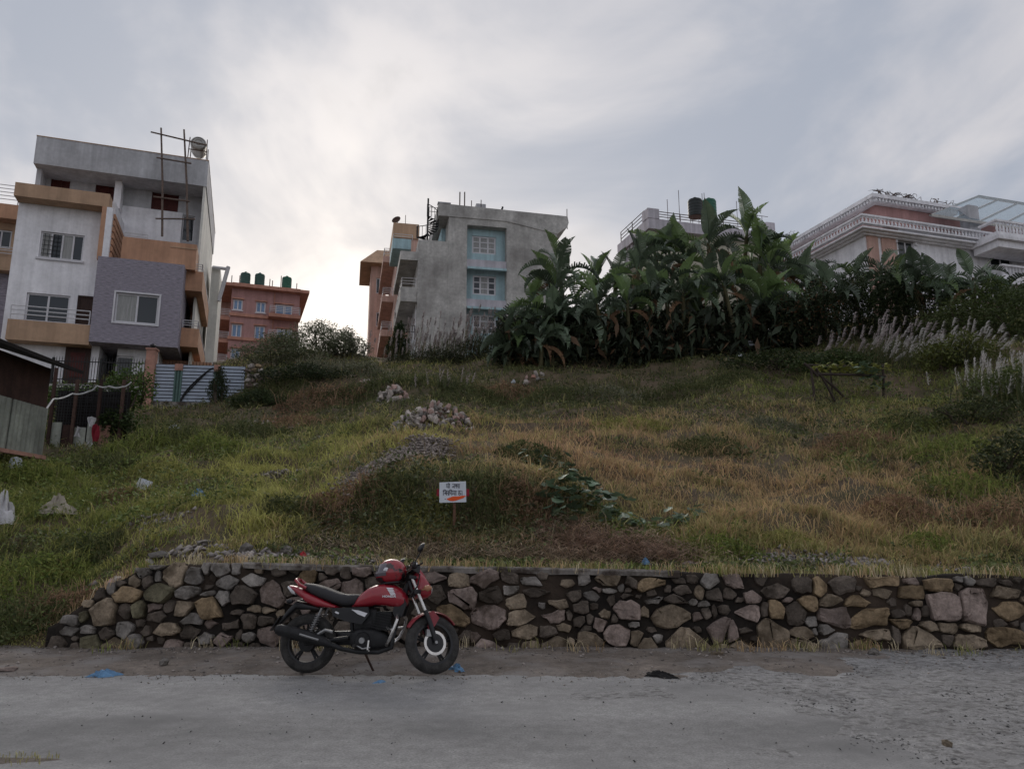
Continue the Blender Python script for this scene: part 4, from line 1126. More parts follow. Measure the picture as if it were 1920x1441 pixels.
CLEAR = [(1150,1035,1.1,.5),(1080,1010,.8,.5),(950,1050,1.6,.4),(1230,1045,.7,.35),(720,1030,1.2,.4),(806,795,1.3,.9),(737,750,.7,.6),(700,890,.55,.5),(760,862,.7,.8),(810,850,.6,.8),(530,885,.7,.5),(480,1048,1.0,.3),(560,1052,1.2,.3),(1550,1055,1.2,.3),(300,975,.6,.25),(220,955,.7,.4),(190,1050,.5,.25)]
def build_grass(n=290000):
    a = rng.uniform(-.86, .86, n); t = rng.uniform(0, 1, n)
    y0, y1, e = 9.9, 46.0, -0.55                               # pdf ~ y^(e-1)
    Y = (y0**e + t*(y1**e - y0**e))**(1/e); X = a*Y
    front = (X > WALL_X0-.1) & (Y < WALL_Y+.5)
    dens = fbm(X, Y, .9, 60)
    bare = (dens < .43) & (rng.uniform(0, 1, n) < .75)
    edge = (X > WALL_X0) & (Y < 11.8) & (rng.uniform(0, 1, n) < .6)
    lying = np.zeros(n, bool)
    for u, v, rx, ry in CLEAR:
        c = G(u, v); lying |= (((X-c.x)/rx)**2 + ((Y-c.y)/ry)**2 < 1) & (rng.uniform(0, 1, n) < .8)
    keep = ~front & ~bare & ~edge & ~lying
    X, Y = X[keep], Y[keep]; n = len(X); Z = hz(X, Y)
    W = patch_weights(X, Y); cum = W.cumsum(1); k = (rng.uniform(0, 1, n)[:, None] > cum).sum(1).clip(0, 6)
    C = .35*(W@PAL) + .65*PAL[k]; C = C*rng.uniform(.65, 1.35, n)[:, None]
    tall = fbm(X, Y, .55, 71)
    clump = vnoise(X, Y, 3.0, 72)
    clump2 = vnoise(X, Y, 1.3, 75)
    H = (.04 + .16*tall**1.5 + .20*clump**2*clump2*1.6 + .05*rng.uniform(0, 1, n) + .22*(rng.uniform(0, 1, n) > .96))*np.choose(k, [1.1,1.05,1.1,1.15,.9,1.0,1.0])*(1+.012*(Y-11))
    H *= np.clip((Y-10.6)/2.2, .3, 1)*.82
    Wd = (.006 + .00065*Y)*rng.uniform(.6, 1.7, n)
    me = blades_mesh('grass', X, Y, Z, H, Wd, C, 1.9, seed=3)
    tag(link_mesh('grass', me, M['grass']), 'mixed green and brown wild grass covering the slope', 'grass', kind='stuff')
build_grass()

def rhombus_leaves(cen, size, C, r, asp=.45, up=.5, fold=True):
    """numpy leaves: a rhombus each, centre points cen"""
    n = len(cen)
    d = r.normal(size=(n,3)); d[:,2] *= .6; d /= np.linalg.norm(d, axis=1, keepdims=True)
    nn = r.normal(size=(n,3)); nn[:,2] += up*2; 
    s = np.cross(nn, d); s /= np.linalg.norm(s, axis=1, keepdims=True)+1e-9
    L = (size*r.uniform(.6, 1.3, n))[:, None]
    V = np.stack([cen-d*L*.5, cen+s*L*asp*.5+d*L*.05, cen+d*L*.5-np.array([0,0,.12])*L, cen-s*L*asp*.5+d*L*.05], 1)
    Q = (np.arange(n)*4)[:, None] + np.array([[0,1,2,3]])
    return V.reshape(-1,3), Q, np.repeat(C, 4, 0)
def blob_points(blobs, n, r, shell=.5):
    """points in ellipsoids (centre, radii), thicker towards the outside and lumpy"""
    vol = np.array([b[1][0]*b[1][1]*b[1][2] for b in blobs])**.67; cnt = (n*vol/vol.sum()).astype(int)+1
    out = []
    for (c, rad), m in zip(blobs, cnt):
        d = r.normal(size=(m,3)); d /= np.linalg.norm(d, axis=1, keepdims=True)
        q = shell + (1-shell)*r.uniform(0, 1, m)**.6
        lump = 1 + .28*np.sin(d[:,0]*5+c[0]*3)*np.cos(d[:,2]*6+c[1]*2) + r.normal(size=m)*.07
        out.append(np.array(c) + d*(q*lump)[:, None]*np.array(rad))
    return np.concatenate(out)
def leaf_colors(n, base, r, spread=.35, tip=None, p=.1):
    C = np.tile(np.array(base), (n,1))*r.uniform(1-spread, 1+spread, n)[:, None]
    if tip is not None:
        k = r.uniform(0,1,n) < p; C[k] = np.array(tip)*r.uniform(.7,1.2,k.sum())[:, None]
    return C
def bush(loc, blobs, n, size, base, label, name='bush', cat='bush', group=None, tip=None, asp=.45, stems=6, seed=1, p=.1, shell=.45):
    r = np.random.default_rng(seed)
    t = empty(name, loc, 0, label, cat, group)
    pts = blob_points(blobs, n, r, shell)
    V, Q, C = rhombus_leaves(pts, size, leaf_colors(len(pts), base, r, .4, tip, p), r, asp)
    tag(link_mesh('foliage', np_mesh('foliage', V, Q, None, C), M['leaf'], t), kind='stuff')
    mb = MB(); rr = random.Random(seed)
    for k in range(stems):
        c, rad = rr.choice(blobs)
        e = (c[0]+rr.uniform(-.6,.6)*rad[0], c[1]+rr.uniform(-.6,.6)*rad[1], c[2]+rr.uniform(.1,.8)*rad[2])
        b = (rr.uniform(-.3,.3)*rad[0]+c[0]*.6, rr.uniform(-.3,.3), -.1)
        m = ((b[0]+e[0])/2+rr.uniform(-.1,.1), (b[1]+e[1])/2, e[2]*.55)
        mb.tube([b, m, e], [.035,.025,.008], 5, False)
    tag(mb.build('stem', M['bark'], t), kind='stuff')
    return t
M['bark'] = material('bark', (0.07,0.055,0.04), 0.9, var=0.3, scale=6)

# ---- banana grove
M['banana_leaf'] = material('banana_leaf', (0.115,0.155,0.10), 0.42, var=0.25, scale=2.5, rnd=.55, translucent=.22, spec=.45)
M['banana_leaf_pale'] = material('banana_leaf_pale', (0.16,0.235,0.09), 0.45, var=0.15, scale=2.5, rnd=.3, translucent=.35, spec=.4)
M['banana_leaf_dry'] = material('banana_leaf_dry', (0.24,0.145,0.085), 0.8, var=0.3, scale=2.5, rnd=.4, translucent=.15)
M['banana_stem'] = material('banana_stem', (0.085,0.075,0.035), 0.7, var=0.4, scale=3, stretch=(3,3,.5))
M['midrib'] = material('midrib', (0.16,0.20,0.09), 0.5, var=0.1)
def banana_leaf(seed, e0, e1, L, wid, torn, fold):
    """elevation bends from e0 to e1 degrees along the blade"""
    r = random.Random(seed); n = 15; V, F = [], []
    n = 22
    pts = [Vector((0,0,0))]; el = R(e0)
    for i in range(n):
        t = (i+1)/n; el = R(e0 + (e1-e0)*t**1.15); st = L/n
        pts.append(pts[-1] + Vector((math.cos(el), .0, math.sin(el)))*st)
    side = Vector((0,1,0))
    def hw(t): return wid*.5*max(0.02, math.sin(math.pi*min(1, max(0, (t-.13)/.87))**.72))
    for i in range(3, n):
        t0, t1 = i/n, (i+1)/n
        a, b = pts[i], pts[i+1]; tang = (b-a).normalized(); nor = tang.cross(side)*-1
        for s in (-1, 1):
            gap = (r.uniform(.1,.45) if r.random() < torn else 0.0)
            dr = fold + (r.uniform(-.1,.55)*torn)
            def edge(p, t, g):
                w = hw(t); q = p + side*s*w*math.cos(dr) - nor*w*math.sin(dr) + tang*w*.35
                return q + tang*g
            k = len(V); V += [a, b, edge(b, t1, -gap*L/n), edge(a, t0, gap*L/n*.4)]
            F.append((k, k+1, k+2, k+3) if s < 0 else (k, k+3, k+2, k+1))
    mb = MB(); mb.add(V, F); mb.tube(pts, [.03*(1-.85*i/n) for i in range(n+1)], 5, False)
    me = mb.mesh('leaf'); me.materials.append(M['banana_leaf']); me.polygons.foreach_set('use_smooth', [True]*len(me.polygons))
    return me
LEAF_UP = [banana_leaf(10+i, 86-4*i, 58-16*i, 2.1, .78, .18, .3) for i in range(4)]
LEAF_MID = [banana_leaf(20+i, 62-7*i, -40-9*i, 2.3, .72, .42+.12*i, .45) for i in range(5)]
LEAF_LOW = [banana_leaf(30+i, 40-9*i, -78-3*i, 2.2, .66, .6+.1*i, .7) for i in range(4)]
LEAF_DEAD = [banana_leaf(40+i, -10, -86, 1.9, .42, .95, 1.0) for i in range(3)]
GROVE = 'banana plants of the grove on the terrace'
def banana_plant(x, y, top_z, seed, label, scale=1.0, nleaf=9, z=None, pale=.25, group=GROVE, ups=.1):
    r = random.Random(seed); z = hz1(x, y) if z is None else z
    h = max(.45, top_z - z - (1.75 if ups < .2 else 1.55)*scale)
    t = empty('banana_plant', (x, y, z), 0, label, 'banana plant', group)
    lx, ly = r.uniform(-.12,.12)*h, r.uniform(-.12,.12)*h
    MB().tube([(0,0,-.15),(lx*.3,ly*.3,h*.4),(lx,ly,h),(lx*1.1,ly*1.1,h+.25)], [.15*scale,.125*scale,.09*scale,.05], 9, False).build('pseudostem', M['banana_stem'], t, True)
    az = r.uniform(0, 6.28)
    for k in range(nleaf):
        f = k/(nleaf-1); az += 2.4+r.uniform(-.35,.35)
        me = r.choice(LEAF_UP if f < ups else LEAF_MID if f < .58 else LEAF_LOW)
        mat = M['banana_leaf_pale'] if (r.random() < pale*(1.6 if f < .4 else .5)) else M['banana_leaf']
        o = link_mesh('leaf', me, mat, t); s = scale*r.uniform(.82,1.12)
        o.location = (lx, ly, h+.12-.35*f*scale); o.rotation_euler = (r.uniform(-.25,.25), r.uniform(-.12,.12), az); o.scale = (s, s*r.uniform(.85,1.15), s)
    for k in range(r.choice((0,1,2,3))):
        o = link_mesh('dead_leaf', r.choice(LEAF_DEAD), M['banana_leaf_dry'], t); o.location = (lx*.8, ly*.8, h-.3); o.rotation_euler = (0,0,r.uniform(0,6.28)); o.scale = (scale,)*3
    return t
def build_grove():
    back = [(1010,520),(1040,488),(1062,450),(1100,478),(1140,470),(1180,452),(1222,420),(1265,430),(1300,425),(1335,402),(1372,388),(1405,425),(1440,445),(1472,448),(1510,480)]
    front = [(972,590),(1030,540),(1112,535),(1195,505),(1270,488),(1350,470),(1430,510),(1505,545),(1010,545),(1050,530),(1090,545),(1135,520),(1175,510),(1215,500),(1250,480),(1290,490),(1330,485),(1370,470),(1410,500),(1450,515),(1490,530)]
    rr = random.Random(9)
    for i, (u, v) in enumerate(back):
        p = P(u, v, 41+rr.uniform(-1,1.5))
        banana_plant(p.x, p.y, p.z, 100+i, 'tall banana plant in the back row of the grove, %s' % ORD[i], 1.1+.2*rr.random(), 12, pale=.4, ups=.3)
    front.sort()
    for i, (u, v) in enumerate(front):
        p = P(u+rr.uniform(-8,8), v, 38.2+rr.uniform(-.9,.9))
        banana_plant(p.x, p.y, p.z, 200+i, 'shorter banana plant in the front row of the grove, %s' % ORD[i], .95+.25*rr.random(), 12, pale=.25)
    for i in range(5):
        u = 962+22*i+rr.uniform(-12,12); Y = 36.9+rr.uniform(-.5,.5); x = P(u,600,Y).x
        banana_plant(x, Y, hz1(x,Y)+rr.uniform(2.3,3.2), 250+i, 'low banana sucker at the left front of the grove, %s' % ORD[i], .9, 9, pale=.05)
    right = [(1530,475,39,'banana plant between the grove and the thicket'),(1600,470,38.5,'banana plant in front of the mansion side wall'),(1665,468,37.5,'leaning banana plant below the mansion brick pilaster'),(1725,478,36.5,'banana plant left of the lone one before the mansion'),(1780,485,38,'banana plant crowded behind the lone reddish one'),(1840,488,38,'banana plant right of the lone reddish one'),(1560,498,37,'banana plant rising from the thicket just right of the grove'),(1640,452,39,'banana plant with an upright pale leaf below the mansion corner'),(1690,480,38,'banana plant in front of the arched mansion window'),(1755,492,37,'stocky banana plant in the thicket below the mansion'),(1812,470,36,'lone banana plant with a reddish stem before the white mansion'),(1868,500,37,'rightmost banana plant below the mansion balcony')]
    for i, (u, v, Y, lab) in enumerate(right):
        p = P(u, v, Y); banana_plant(p.x, p.y, p.z, 300+i, lab, .98, 11, pale=.3 if i == 1 else .12, group='banana plants in the thicket')
ORD = [n+' from the left' for n in 'first second third fourth fifth sixth seventh eighth ninth tenth eleventh twelfth thirteenth fourteenth fifteenth sixteenth seventeenth eighteenth nineteenth twentieth'.split()+['twenty-'+q for q in 'first second third fourth fifth sixth seventh eighth ninth'.split()]+['thirtieth','thirty-first']]
build_grove()

# ---- shade-coloured undergrowth below the grove, thickets, hedges
def undergrowth():
    r = np.random.default_rng(5); n = 42000
    a = r.uniform((930-960)/FPX, (1560-960)/FPX, n); Y = r.uniform(36.4, 43, n); X = a*Y*1.0
    Z = hz(X, Y) + r.uniform(0, 1, n)**1.0*(1.5+1.8*fbm(X, Y, .5, 90))
    V, Q, C = rhombus_leaves(np.stack([X,Y,Z],-1), .20, leaf_colors(n, (.022,.027,.014), r, .5, (.06,.045,.028), .1), r, .5)  # near-black leaf colour stands in for the shade inside the grove
    tag(link_mesh('undergrowth', np_mesh('undergrowth', V, Q, None, C), M['leaf']), 'tangled undergrowth below the banana grove, shade painted into its leaf colour', 'undergrowth', kind='stuff')
undergrowth()
def hanging_leaves():
    r = np.random.default_rng(15); n = 800
    a = r.uniform((935-960)/FPX, (1520-960)/FPX, n); Y = r.uniform(35.9, 38.5, n); X = a*Y
    Z = hz(X, Y) + .3 + r.uniform(0, 1, n)*2.3*(.6+.6*fbm(X, Y, .6, 97))
    d = np.stack([r.normal(0,.5,n), r.normal(0,.4,n), -np.abs(r.normal(.8,.4,n))], -1); d /= np.linalg.norm(d, axis=1, keepdims=True)
    s = np.cross(d, r.normal(size=(n,3))); s /= np.linalg.norm(s, axis=1, keepdims=True)
    L = r.uniform(.35,1.0,n)[:,None]; c = np.stack([X,Y,Z],-1)
    V = np.stack([c-d*L*.5, c-d*L*.1+s*L*.16, c+d*L*.5, c-d*L*.1-s*L*.16], 1).reshape(-1,3); Q = (np.arange(n)*4)[:,None]+np.array([[0,1,2,3]])
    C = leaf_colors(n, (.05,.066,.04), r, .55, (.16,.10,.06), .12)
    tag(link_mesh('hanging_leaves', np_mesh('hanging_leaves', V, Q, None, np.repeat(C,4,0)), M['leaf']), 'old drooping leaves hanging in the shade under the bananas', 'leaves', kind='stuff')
hanging_leaves()
THK = 'thicket bushes on the upper right slope'
for i, (u, v, Y, w, h, base, lab, tip) in enumerate([
 (1530,640,36.5,1.9,3.4,(.030,.042,.018),'dark bush with brown dead leaves right of the banana grove',(.15,.08,.04)),
 (1600,630,37,2.0,3.5,(.034,.048,.018),'dark green bush in the thicket below the mansion corner',None),
 (1665,625,37,2.0,3.4,(.030,.044,.017),'bush with a black hollow below the mansion brick pilaster',None),
 (1730,618,37,2.1,3.1,(.042,.055,.02),'olive bush left of the lone banana plant',(.10,.08,.04)),
 (1790,625,34,1.7,2.2,(.08,.10,.035),'mid green bush at the foot of the lone banana plant',None),
 (1860,608,35,2.2,2.7,(.085,.115,.035),'green leafy bush below the mansion balcony',None),
 (1925,600,33,2.0,2.8,(.075,.10,.033),'green bush at the right picture edge below the mansion',None),
 (1800,690,27,1.6,1.4,(.12,.14,.04),'yellowish green bush among the white plume grass',(.15,.15,.04)),
 (1830,790,21.5,1.1,.7,(.07,.085,.035),'low dark bush on the right slope below the plume grass',None),
 (1900,760,21,1.2,1.2,(.09,.12,.035),'green bush at the right edge below the white plumes',None),
 (1905,900,16,.8,1.1,(.065,.08,.035),'tall dark weed bush at the right picture edge',None),
 (1560,700,30,1.8,1.0,(.05,.075,.022),'low green bush behind the bean trellis',None),
 (1450,690,33,2.2,.8,(.04,.055,.02),'low spreading bush left of the bean trellis',None)]):
    p = G(u, v) if v > 640 else Vector((P(u,v,Y).x, Y, 0)); z = hz1(p.x, p.y)
    bl = [((0,0,h*.45),(w*.8,w*.6,h*.5)),((-w*.5,.1,h*.35),(w*.6,w*.5,h*.4)),((w*.5,-.1,h*.38),(w*.6,w*.5,h*.42)),((w*.15,0,h*.75),(w*.4,w*.4,h*.3))]
    bush((p.x, p.y, z), bl, int(1500+1000*w*h/2), .15 if Y > 25 else .1, base, lab, group=THK, tip=tip, seed=50+i, p=.12, stems=7)
RDG = 'bushes along the ridge beside the gate'
for i, (u, v, Y, w, h, base, lab, asp, sz) in enumerate([
 (520,690,38,2.6,1.7,(.12,.135,.07),'grey green ridge bush nearest the gate',.3,.16),
 (585,690,40,2.9,1.7,(.125,.14,.08),'wide grey green bush on the ridge before the red apartment house',.3,.16),
 (642,690,41,1.6,1.8,(.17,.175,.13),'tall silvery bush with narrow leaves at the end of the ridge',.25,.18),
 (480,770,32,1.4,.8,(.045,.065,.024),'low bush beside the right end of the blue gate',.5,.1),
 (406,762,33,.55,1.6,(.045,.06,.028),'slim weed growing up in front of the blue gate',.35,.1),
 (560,735,34,2.6,.8,(.035,.048,.02),'low dark bush on the bank below the ridge',.5,.12),
 (745,690,47,.8,2.6,(.04,.06,.025),'leafy shrub against the lower balcony of the grey house',.5,.16)]):
    p = Vector((P(u,v,Y).x, Y, 0)); z = hz1(p.x, p.y)
    bl = [((0,0,h*.5),(w*.6,w*.5,h*.5)),((-w*.5,.1,h*.35),(w*.5,w*.4,h*.36)),((w*.5,-.1,h*.33),(w*.5,w*.4,h*.36)),((w*.1,0,h*.8),(w*.3,w*.3,h*.25))]
    bush((p.x, p.y, z), bl, int(2200+1500*w*h/2), sz, base, lab, group=RDG, asp=asp, seed=80+i, stems=8, shell=.3, tip=(.26,.26,.18) if i < 3 else None, p=.2)

# ---- leafy weed clumps on the open slope
WEED = [(60,905,.9,.5,0,'weed clump below the shed corner'),(190,880,1.0,.55,1,'lush weed clump left of the pale tilted sheet'),(255,845,1.2,.7,0,'tall weed clump in front of the tin fence'),(330,830,1.2,.8,1,'tall dark weed clump below the gate'),(400,850,1.0,.6,0,'bright weed clump right of the gate path'),(300,900,.9,.45,2,'yellow green weed clump above the blue bag'),
 (150,1050,.7,.4,1,'dark weed clump left of the wall end'),(60,1090,.9,.5,0,'weed clump at the left edge above the verge'),(40,1180,.7,.5,1,'dark weed clump at the foot of the bank on the left'),(110,1150,.6,.35,3,'brownish weed clump beside the wall end'),(230,935,.6,.3,3,'dry weed clump right of the beige sack'),
 (470,815,1.3,.6,1,'dark weed clump left of the rubble line'),(560,800,1.4,.5,3,'reddish weed clump behind the rubble line'),(500,745,1.6,.8,1,'dark weed bank right of the gate'),(600,755,1.8,.8,3,'reddish brown weed bank below the ridge'),(660,740,1.5,.7,1,'dark weed bank left of the stone tumble'),(620,700,1.8,.8,4,'grey green weed bank on the ridge slope'),(700,700,1.6,.6,4,'grey green weed bank before the salmon house'),
 (770,720,1.3,.6,1,'dark weeds between the stone tumble and grey house'),(880,745,1.6,.6,1,'dark weeds right of the stone heap'),(950,740,1.4,.5,3,'brown weeds on the dark terrace left of centre'),(1050,745,1.6,.6,1,'dark weeds on the terrace below the first bananas'),(1150,740,1.6,.5,4,'grey green weeds on the terrace below the grove'),(1260,735,1.6,.6,1,'dark weeds on the terrace below the middle bananas'),(1370,720,1.6,.6,1,'dark weeds on the terrace right of the grove centre'),
 (560,960,.6,.4,1,'dark weeds left of the cut bank'),(640,965,.8,.5,3,'dry tangled weeds on the left of the cut bank'),(720,950,.8,.55,1,'dark weeds hanging on the cut bank'),(900,945,.8,.55,1,'dark weeds on the cut bank right of the sign'),(980,950,.6,.4,3,'dry weeds at the right end of the cut bank'),(800,985,.5,.3,2,'yellow green tuft left of the sign stake'),
 (1000,860,.8,.4,1,'dark weed clump above the vine'),(1180,800,1.1,.4,2,'olive weed clump in the brown grass'),(1330,840,1.0,.4,1,'dark weed clump in the middle of the brown grass'),(1440,800,1.1,.45,4,'grey green weed clump left below the trellis'),(1600,830,1.2,.45,3,'reddish weed clump below the trellis'),(1700,800,1.1,.5,1,'dark weed clump right below the trellis'),(1780,850,1.0,.55,0,'bright weed clump on the right slope'),(1820,930,.9,.6,0,'bright tall weed clump near the right edge'),(1870,980,.8,.5,3,'reddish weed clump at the right above the wall'),(1690,960,.8,.35,3,'brown weed clump above the right end of the wall'),
 (1340,1030,.7,.3,0,'fresh green grass clump above the wall right of the straw'),(1480,1020,.6,.28,2,'yellow green clump above the wall'),(1720,1030,.6,.3,0,'green clump on the wall top at the right')]
WCOL = [((.16,.21,.055),(.28,.31,.09)),((.08,.10,.04),(.15,.16,.07)),((.27,.28,.085),(.38,.36,.13)),((.24,.15,.095),(.36,.24,.15)),((.13,.145,.085),(.27,.26,.18))]
for i, (u, v, w, h, k, lab) in enumerate(WEED):
    p = G(u, v); base, tip = WCOL[k]; r = np.random.default_rng(600+i)
    t = empty('weed_clump', p, 0, lab, 'weed', 'weed clumps on the slope')
    n = int(900+700*w); d = np.sqrt(r.uniform(0,1,n)); a = r.uniform(0,6.28,n)
    X, Y = p.x+d*w*np.cos(a)*1.1, p.y+d*w*.8*np.sin(a); lump = .35+.9*fbm(X, Y, 2.2, 300+i)
    Z = np.maximum(hz(X, np.maximum(Y, WALL_Y+.4)), -.05) + h*np.clip(1-d**2,0.05,1)*lump*r.uniform(.1,1,n)
    V, Q, C = rhombus_leaves(np.stack([X-p.x,Y-p.y,Z-p.z],-1), .045+.0024*p.y, leaf_colors(n, base, r, .45, tip, .3), r, .38, .3)
    tag(link_mesh('foliage', np_mesh('foliage', V, Q, None, C), M['grass'], t), kind='stuff')
    m = 160; d = np.sqrt(r.uniform(0,1,m)); a = r.uniform(0,6.28,m); X, Y = p.x+d*w*np.cos(a), p.y+d*w*.7*np.sin(a); Y = np.maximum(Y, WALL_Y+.4)
    Cb = np.tile(np.array(tip),(m,1))*r.uniform(.5,1.3,m)[:,None]
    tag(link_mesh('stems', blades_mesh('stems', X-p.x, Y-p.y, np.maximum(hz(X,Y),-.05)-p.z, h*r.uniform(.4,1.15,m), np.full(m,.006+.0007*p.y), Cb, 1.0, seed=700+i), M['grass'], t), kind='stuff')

# ---- white plume grass
M['plume'] = material('plume', (1,1,1), 0.9, attr=True, var=0.1, translucent=.35)
def plume_grass(loc, n, h, label, seed, spread=.5, fw=.013, col=(.40,.36,.36), nb=120, lean=(.15,0)):
    r = np.random.default_rng(seed); t = empty('plume_grass', loc, 0, label, 'plume grass', 'clumps of white plume grass')
    X = r.normal(0, spread*.6, nb); Y = r.normal(0, spread*.6, nb); Z = np.zeros(nb)
    C = np.tile(np.array((.085,.10,.04)), (nb,1))*r.uniform(.6,1.4,nb)[:,None]
    tag(link_mesh('blades', blades_mesh('blades', X, Y, Z, h*r.uniform(.45,.8,nb), np.full(nb,.03), C, .9, seed=seed), M['leaf'], t), kind='stuff')
    V, Q, T, CC = [], [], [], []
    for k in range(n):
        b = np.array((r.normal(0,spread*1.5), r.normal(0,spread), 0)); a = r.uniform(0,6.28)
        tip = b + np.array((math.cos(a)*.25+lean[0]*h, math.sin(a)*.25+lean[1]*h, 0))*r.uniform(.4,1.2) + np.array((0,0,h*r.uniform(.5,1.12)))
        L = r.uniform(.35,.65); ax = (tip-b)/np.linalg.norm(tip-b)
        i = len(V); w = .008
        V += [b+(w,0,0), b-(w,0,0), tip-ax*L-(w*.6,0,0), tip-ax*L+(w*.6,0,0)]; Q.append((i,i+1,i+2,i+3)); CC += [(.16,.14,.07)]*4
        m = 46; f = r.uniform(0,1,m)
        for q in f:
            c0 = tip-ax*L*(1-q); rad = .012+.11*math.sin(math.pi*min(1,q*.9+.1))**.8
            d = r.normal(size=3); d -= ax*d.dot(ax); d /= np.linalg.norm(d)
            e = c0 + d*rad*.75 + ax*.10 + np.array((lean[0]*.10+.02,0,-.04))*r.uniform(.3,1.6); s = np.cross(d, ax)*fw; i = len(V)
            V += [c0-s, c0+s, e]; T.append((i,i+1,i+2)); c = np.array(col)*r.uniform(.75,1.2); CC += [c]*3
    tag(link_mesh('plumes', np_mesh('plumes', np.array(V), np.array(Q), np.array(T), np.array(CC)), M['plume'], t), kind='stuff')
    return t
for i, (u, v, Y, n, h, sp, lab) in enumerate([
 (1625,690,32,20,1.7,.75,'drooping plume grass clump above the left end of the bean trellis'),
 (1665,680,33,22,1.8,.8,'drooping plume grass clump behind the middle of the bean trellis'),
 (1720,690,31,18,1.5,.7,'small plume grass clump right of the bean trellis'),
 (1765,690,30,22,1.6,.7,'dense pinkish plume grass clump left of the yellowish bush'),
 (1795,700,29,18,1.5,.6,'pinkish plume grass clump touching the yellowish bush'),
 (1838,765,23.5,12,1.5,.45,'upright plume grass clump with tall spikes on the right slope'),
 (1872,765,23,14,1.5,.45,'upright plume grass clump second from the right edge'),
 (1918,770,21,16,1.6,.4,'bright white plume grass clump cut by the right picture edge'),
 (790,672,44.5,30,2.0,1.1,'pinkish plume grass left of the turquoise bay'),
 (830,668,44.5,36,2.2,1.2,'pale plume grass in front of the grey concrete wall'),
 (870,664,44.5,36,2.5,1.2,'pale plume grass below the turquoise bay'),
 (912,662,44.5,32,2.7,1.1,'plume grass between the grey house and the bananas'),
 (840,745,31,6,.9,.4,'small pale grass tuft above the rock pile')]):
    x = P(u, v, Y).x; plume_grass((x, Y, hz1(x, Y)), int(n*2.0), h, lab, 400+i, sp, fw=max(.011, .00048*Y*(1.6 if Y > 40 else 1)), col=(.50,.44,.43) if 700 < u < 1700 else (.60,.57,.54), lean=(.55,0) if u < 1830 and u > 1500 else (.15,0))
# green bank in front of the plumes
for i, (u, v, Y, w, h, lab) in enumerate([(800,680,43,2.4,1.2,'dark green scrub at the foot of the grey house plinth'),(870,680,43,2.6,1.5,'dark green scrub below the pale plume grass'),(930,675,42,2.2,1.9,'dark scrub at the left end of the banana grove'),(1000,680,39,2.4,1.0,'black shaded scrub under the first bananas')]):
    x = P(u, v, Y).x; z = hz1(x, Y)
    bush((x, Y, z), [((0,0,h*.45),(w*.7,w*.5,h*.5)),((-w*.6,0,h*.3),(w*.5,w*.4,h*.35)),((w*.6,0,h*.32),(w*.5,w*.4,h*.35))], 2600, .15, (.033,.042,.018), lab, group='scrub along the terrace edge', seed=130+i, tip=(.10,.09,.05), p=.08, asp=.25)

# ---- weeds with broad leaves scattered through the grass
def weeds(n=100000):
    r = np.random.default_rng(21); a = r.uniform(-.84,.84,n); t = r.uniform(0,1,n); e = -.55
    Y = (10.3**e + t*(44**e-10.3**e))**(1/e); X = a*Y
    W = patch_weights(X, Y); g = W[:,GREEN]+W[:,DARK]*1.2
    keep = (fbm(X, Y, .7, 33)*g > .13) & ~((X > WALL_X0-.1) & (Y < WALL_Y+.7))
    X, Y = X[keep], Y[keep]; n = len(X); W = W[keep]
    Z = hz(X, Y) + .04 + r.uniform(0,1,n)*.85*np.clip(fbm(X, Y, .9, 77)-.3,0,1)**1.2*1.6*np.clip((Y-10.5)/2,.4,1)
    C = (W[:,[GREEN]]*np.array((.17,.22,.065)) + W[:,[DARK]]*np.array((.085,.10,.045)))/(W[:,[GREEN]]+W[:,[DARK]])*r.uniform(.6,1.4,n)[:,None]
    V, Q, CC = rhombus_leaves(np.stack([X,Y,Z],-1), .05+.0022*Y, C, r, .55, 1.0)
    tag(link_mesh('weeds', np_mesh('weeds', V, Q, None, CC), M['leaf']), 'low broad leaved weeds among the grass', 'weeds', kind='stuff')
weeds()

# ---- cut dry straw lying above the wall, and long bent stalks
def straw():
    r = np.random.default_rng(31); X, Y, C = [], [], []
    for u, v, rx, ry, n in ((1150,1035,1.1,.45,2200),(1080,1010,.7,.45,1200),(950,1050,1.6,.35,1500),(1230,1045,.6,.3,700),(720,1030,1.3,.4,700),(640,1000,.9,.6,400)):
        c = G(u, v); X.append(r.normal(c.x, rx*.6, n)); Y.append(r.normal(c.y, ry*.6, n)); C.append(np.tile(np.array((.50,.36,.27) if u > 1000 else (.46,.36,.25)), (n,1)))
    X = np.concatenate(X); Y = np.maximum(np.concatenate(Y), WALL_Y+.3); C = np.concatenate(C)*r.uniform(.5,1.5,len(X))[:,None]; n = len(X)
    Z = hz(X, Y) + r.uniform(0, .2, n)
    me = blades_mesh('dry_straw', X, Y, Z, r.uniform(.25,.6,n), np.full(n,.011), C, .9, flat=.9, seed=4)
    tag(link_mesh('dry_straw', me, M['leaf']), 'flattened heap of cut reddish dry straw above the wall', 'straw', kind='stuff')
    # tall seed stalks
    n = 1500; a = r.uniform(-.6,.8,n); Y = r.uniform(12,34,n); X = a*Y; Z = hz(X,Y)
    C = np.tile(np.array((.30,.24,.15)),(n,1))*r.uniform(.5,1.3,n)[:,None]
    me = blades_mesh('seed_stalks', X, Y, Z, r.uniform(.3,.6,n), np.full(n,.012), C, .9, seed=6)
    tag(link_mesh('seed_stalks', me, M['leaf']), 'thin pale seed stalks standing above the grass', 'stalks', kind='stuff')
straw()
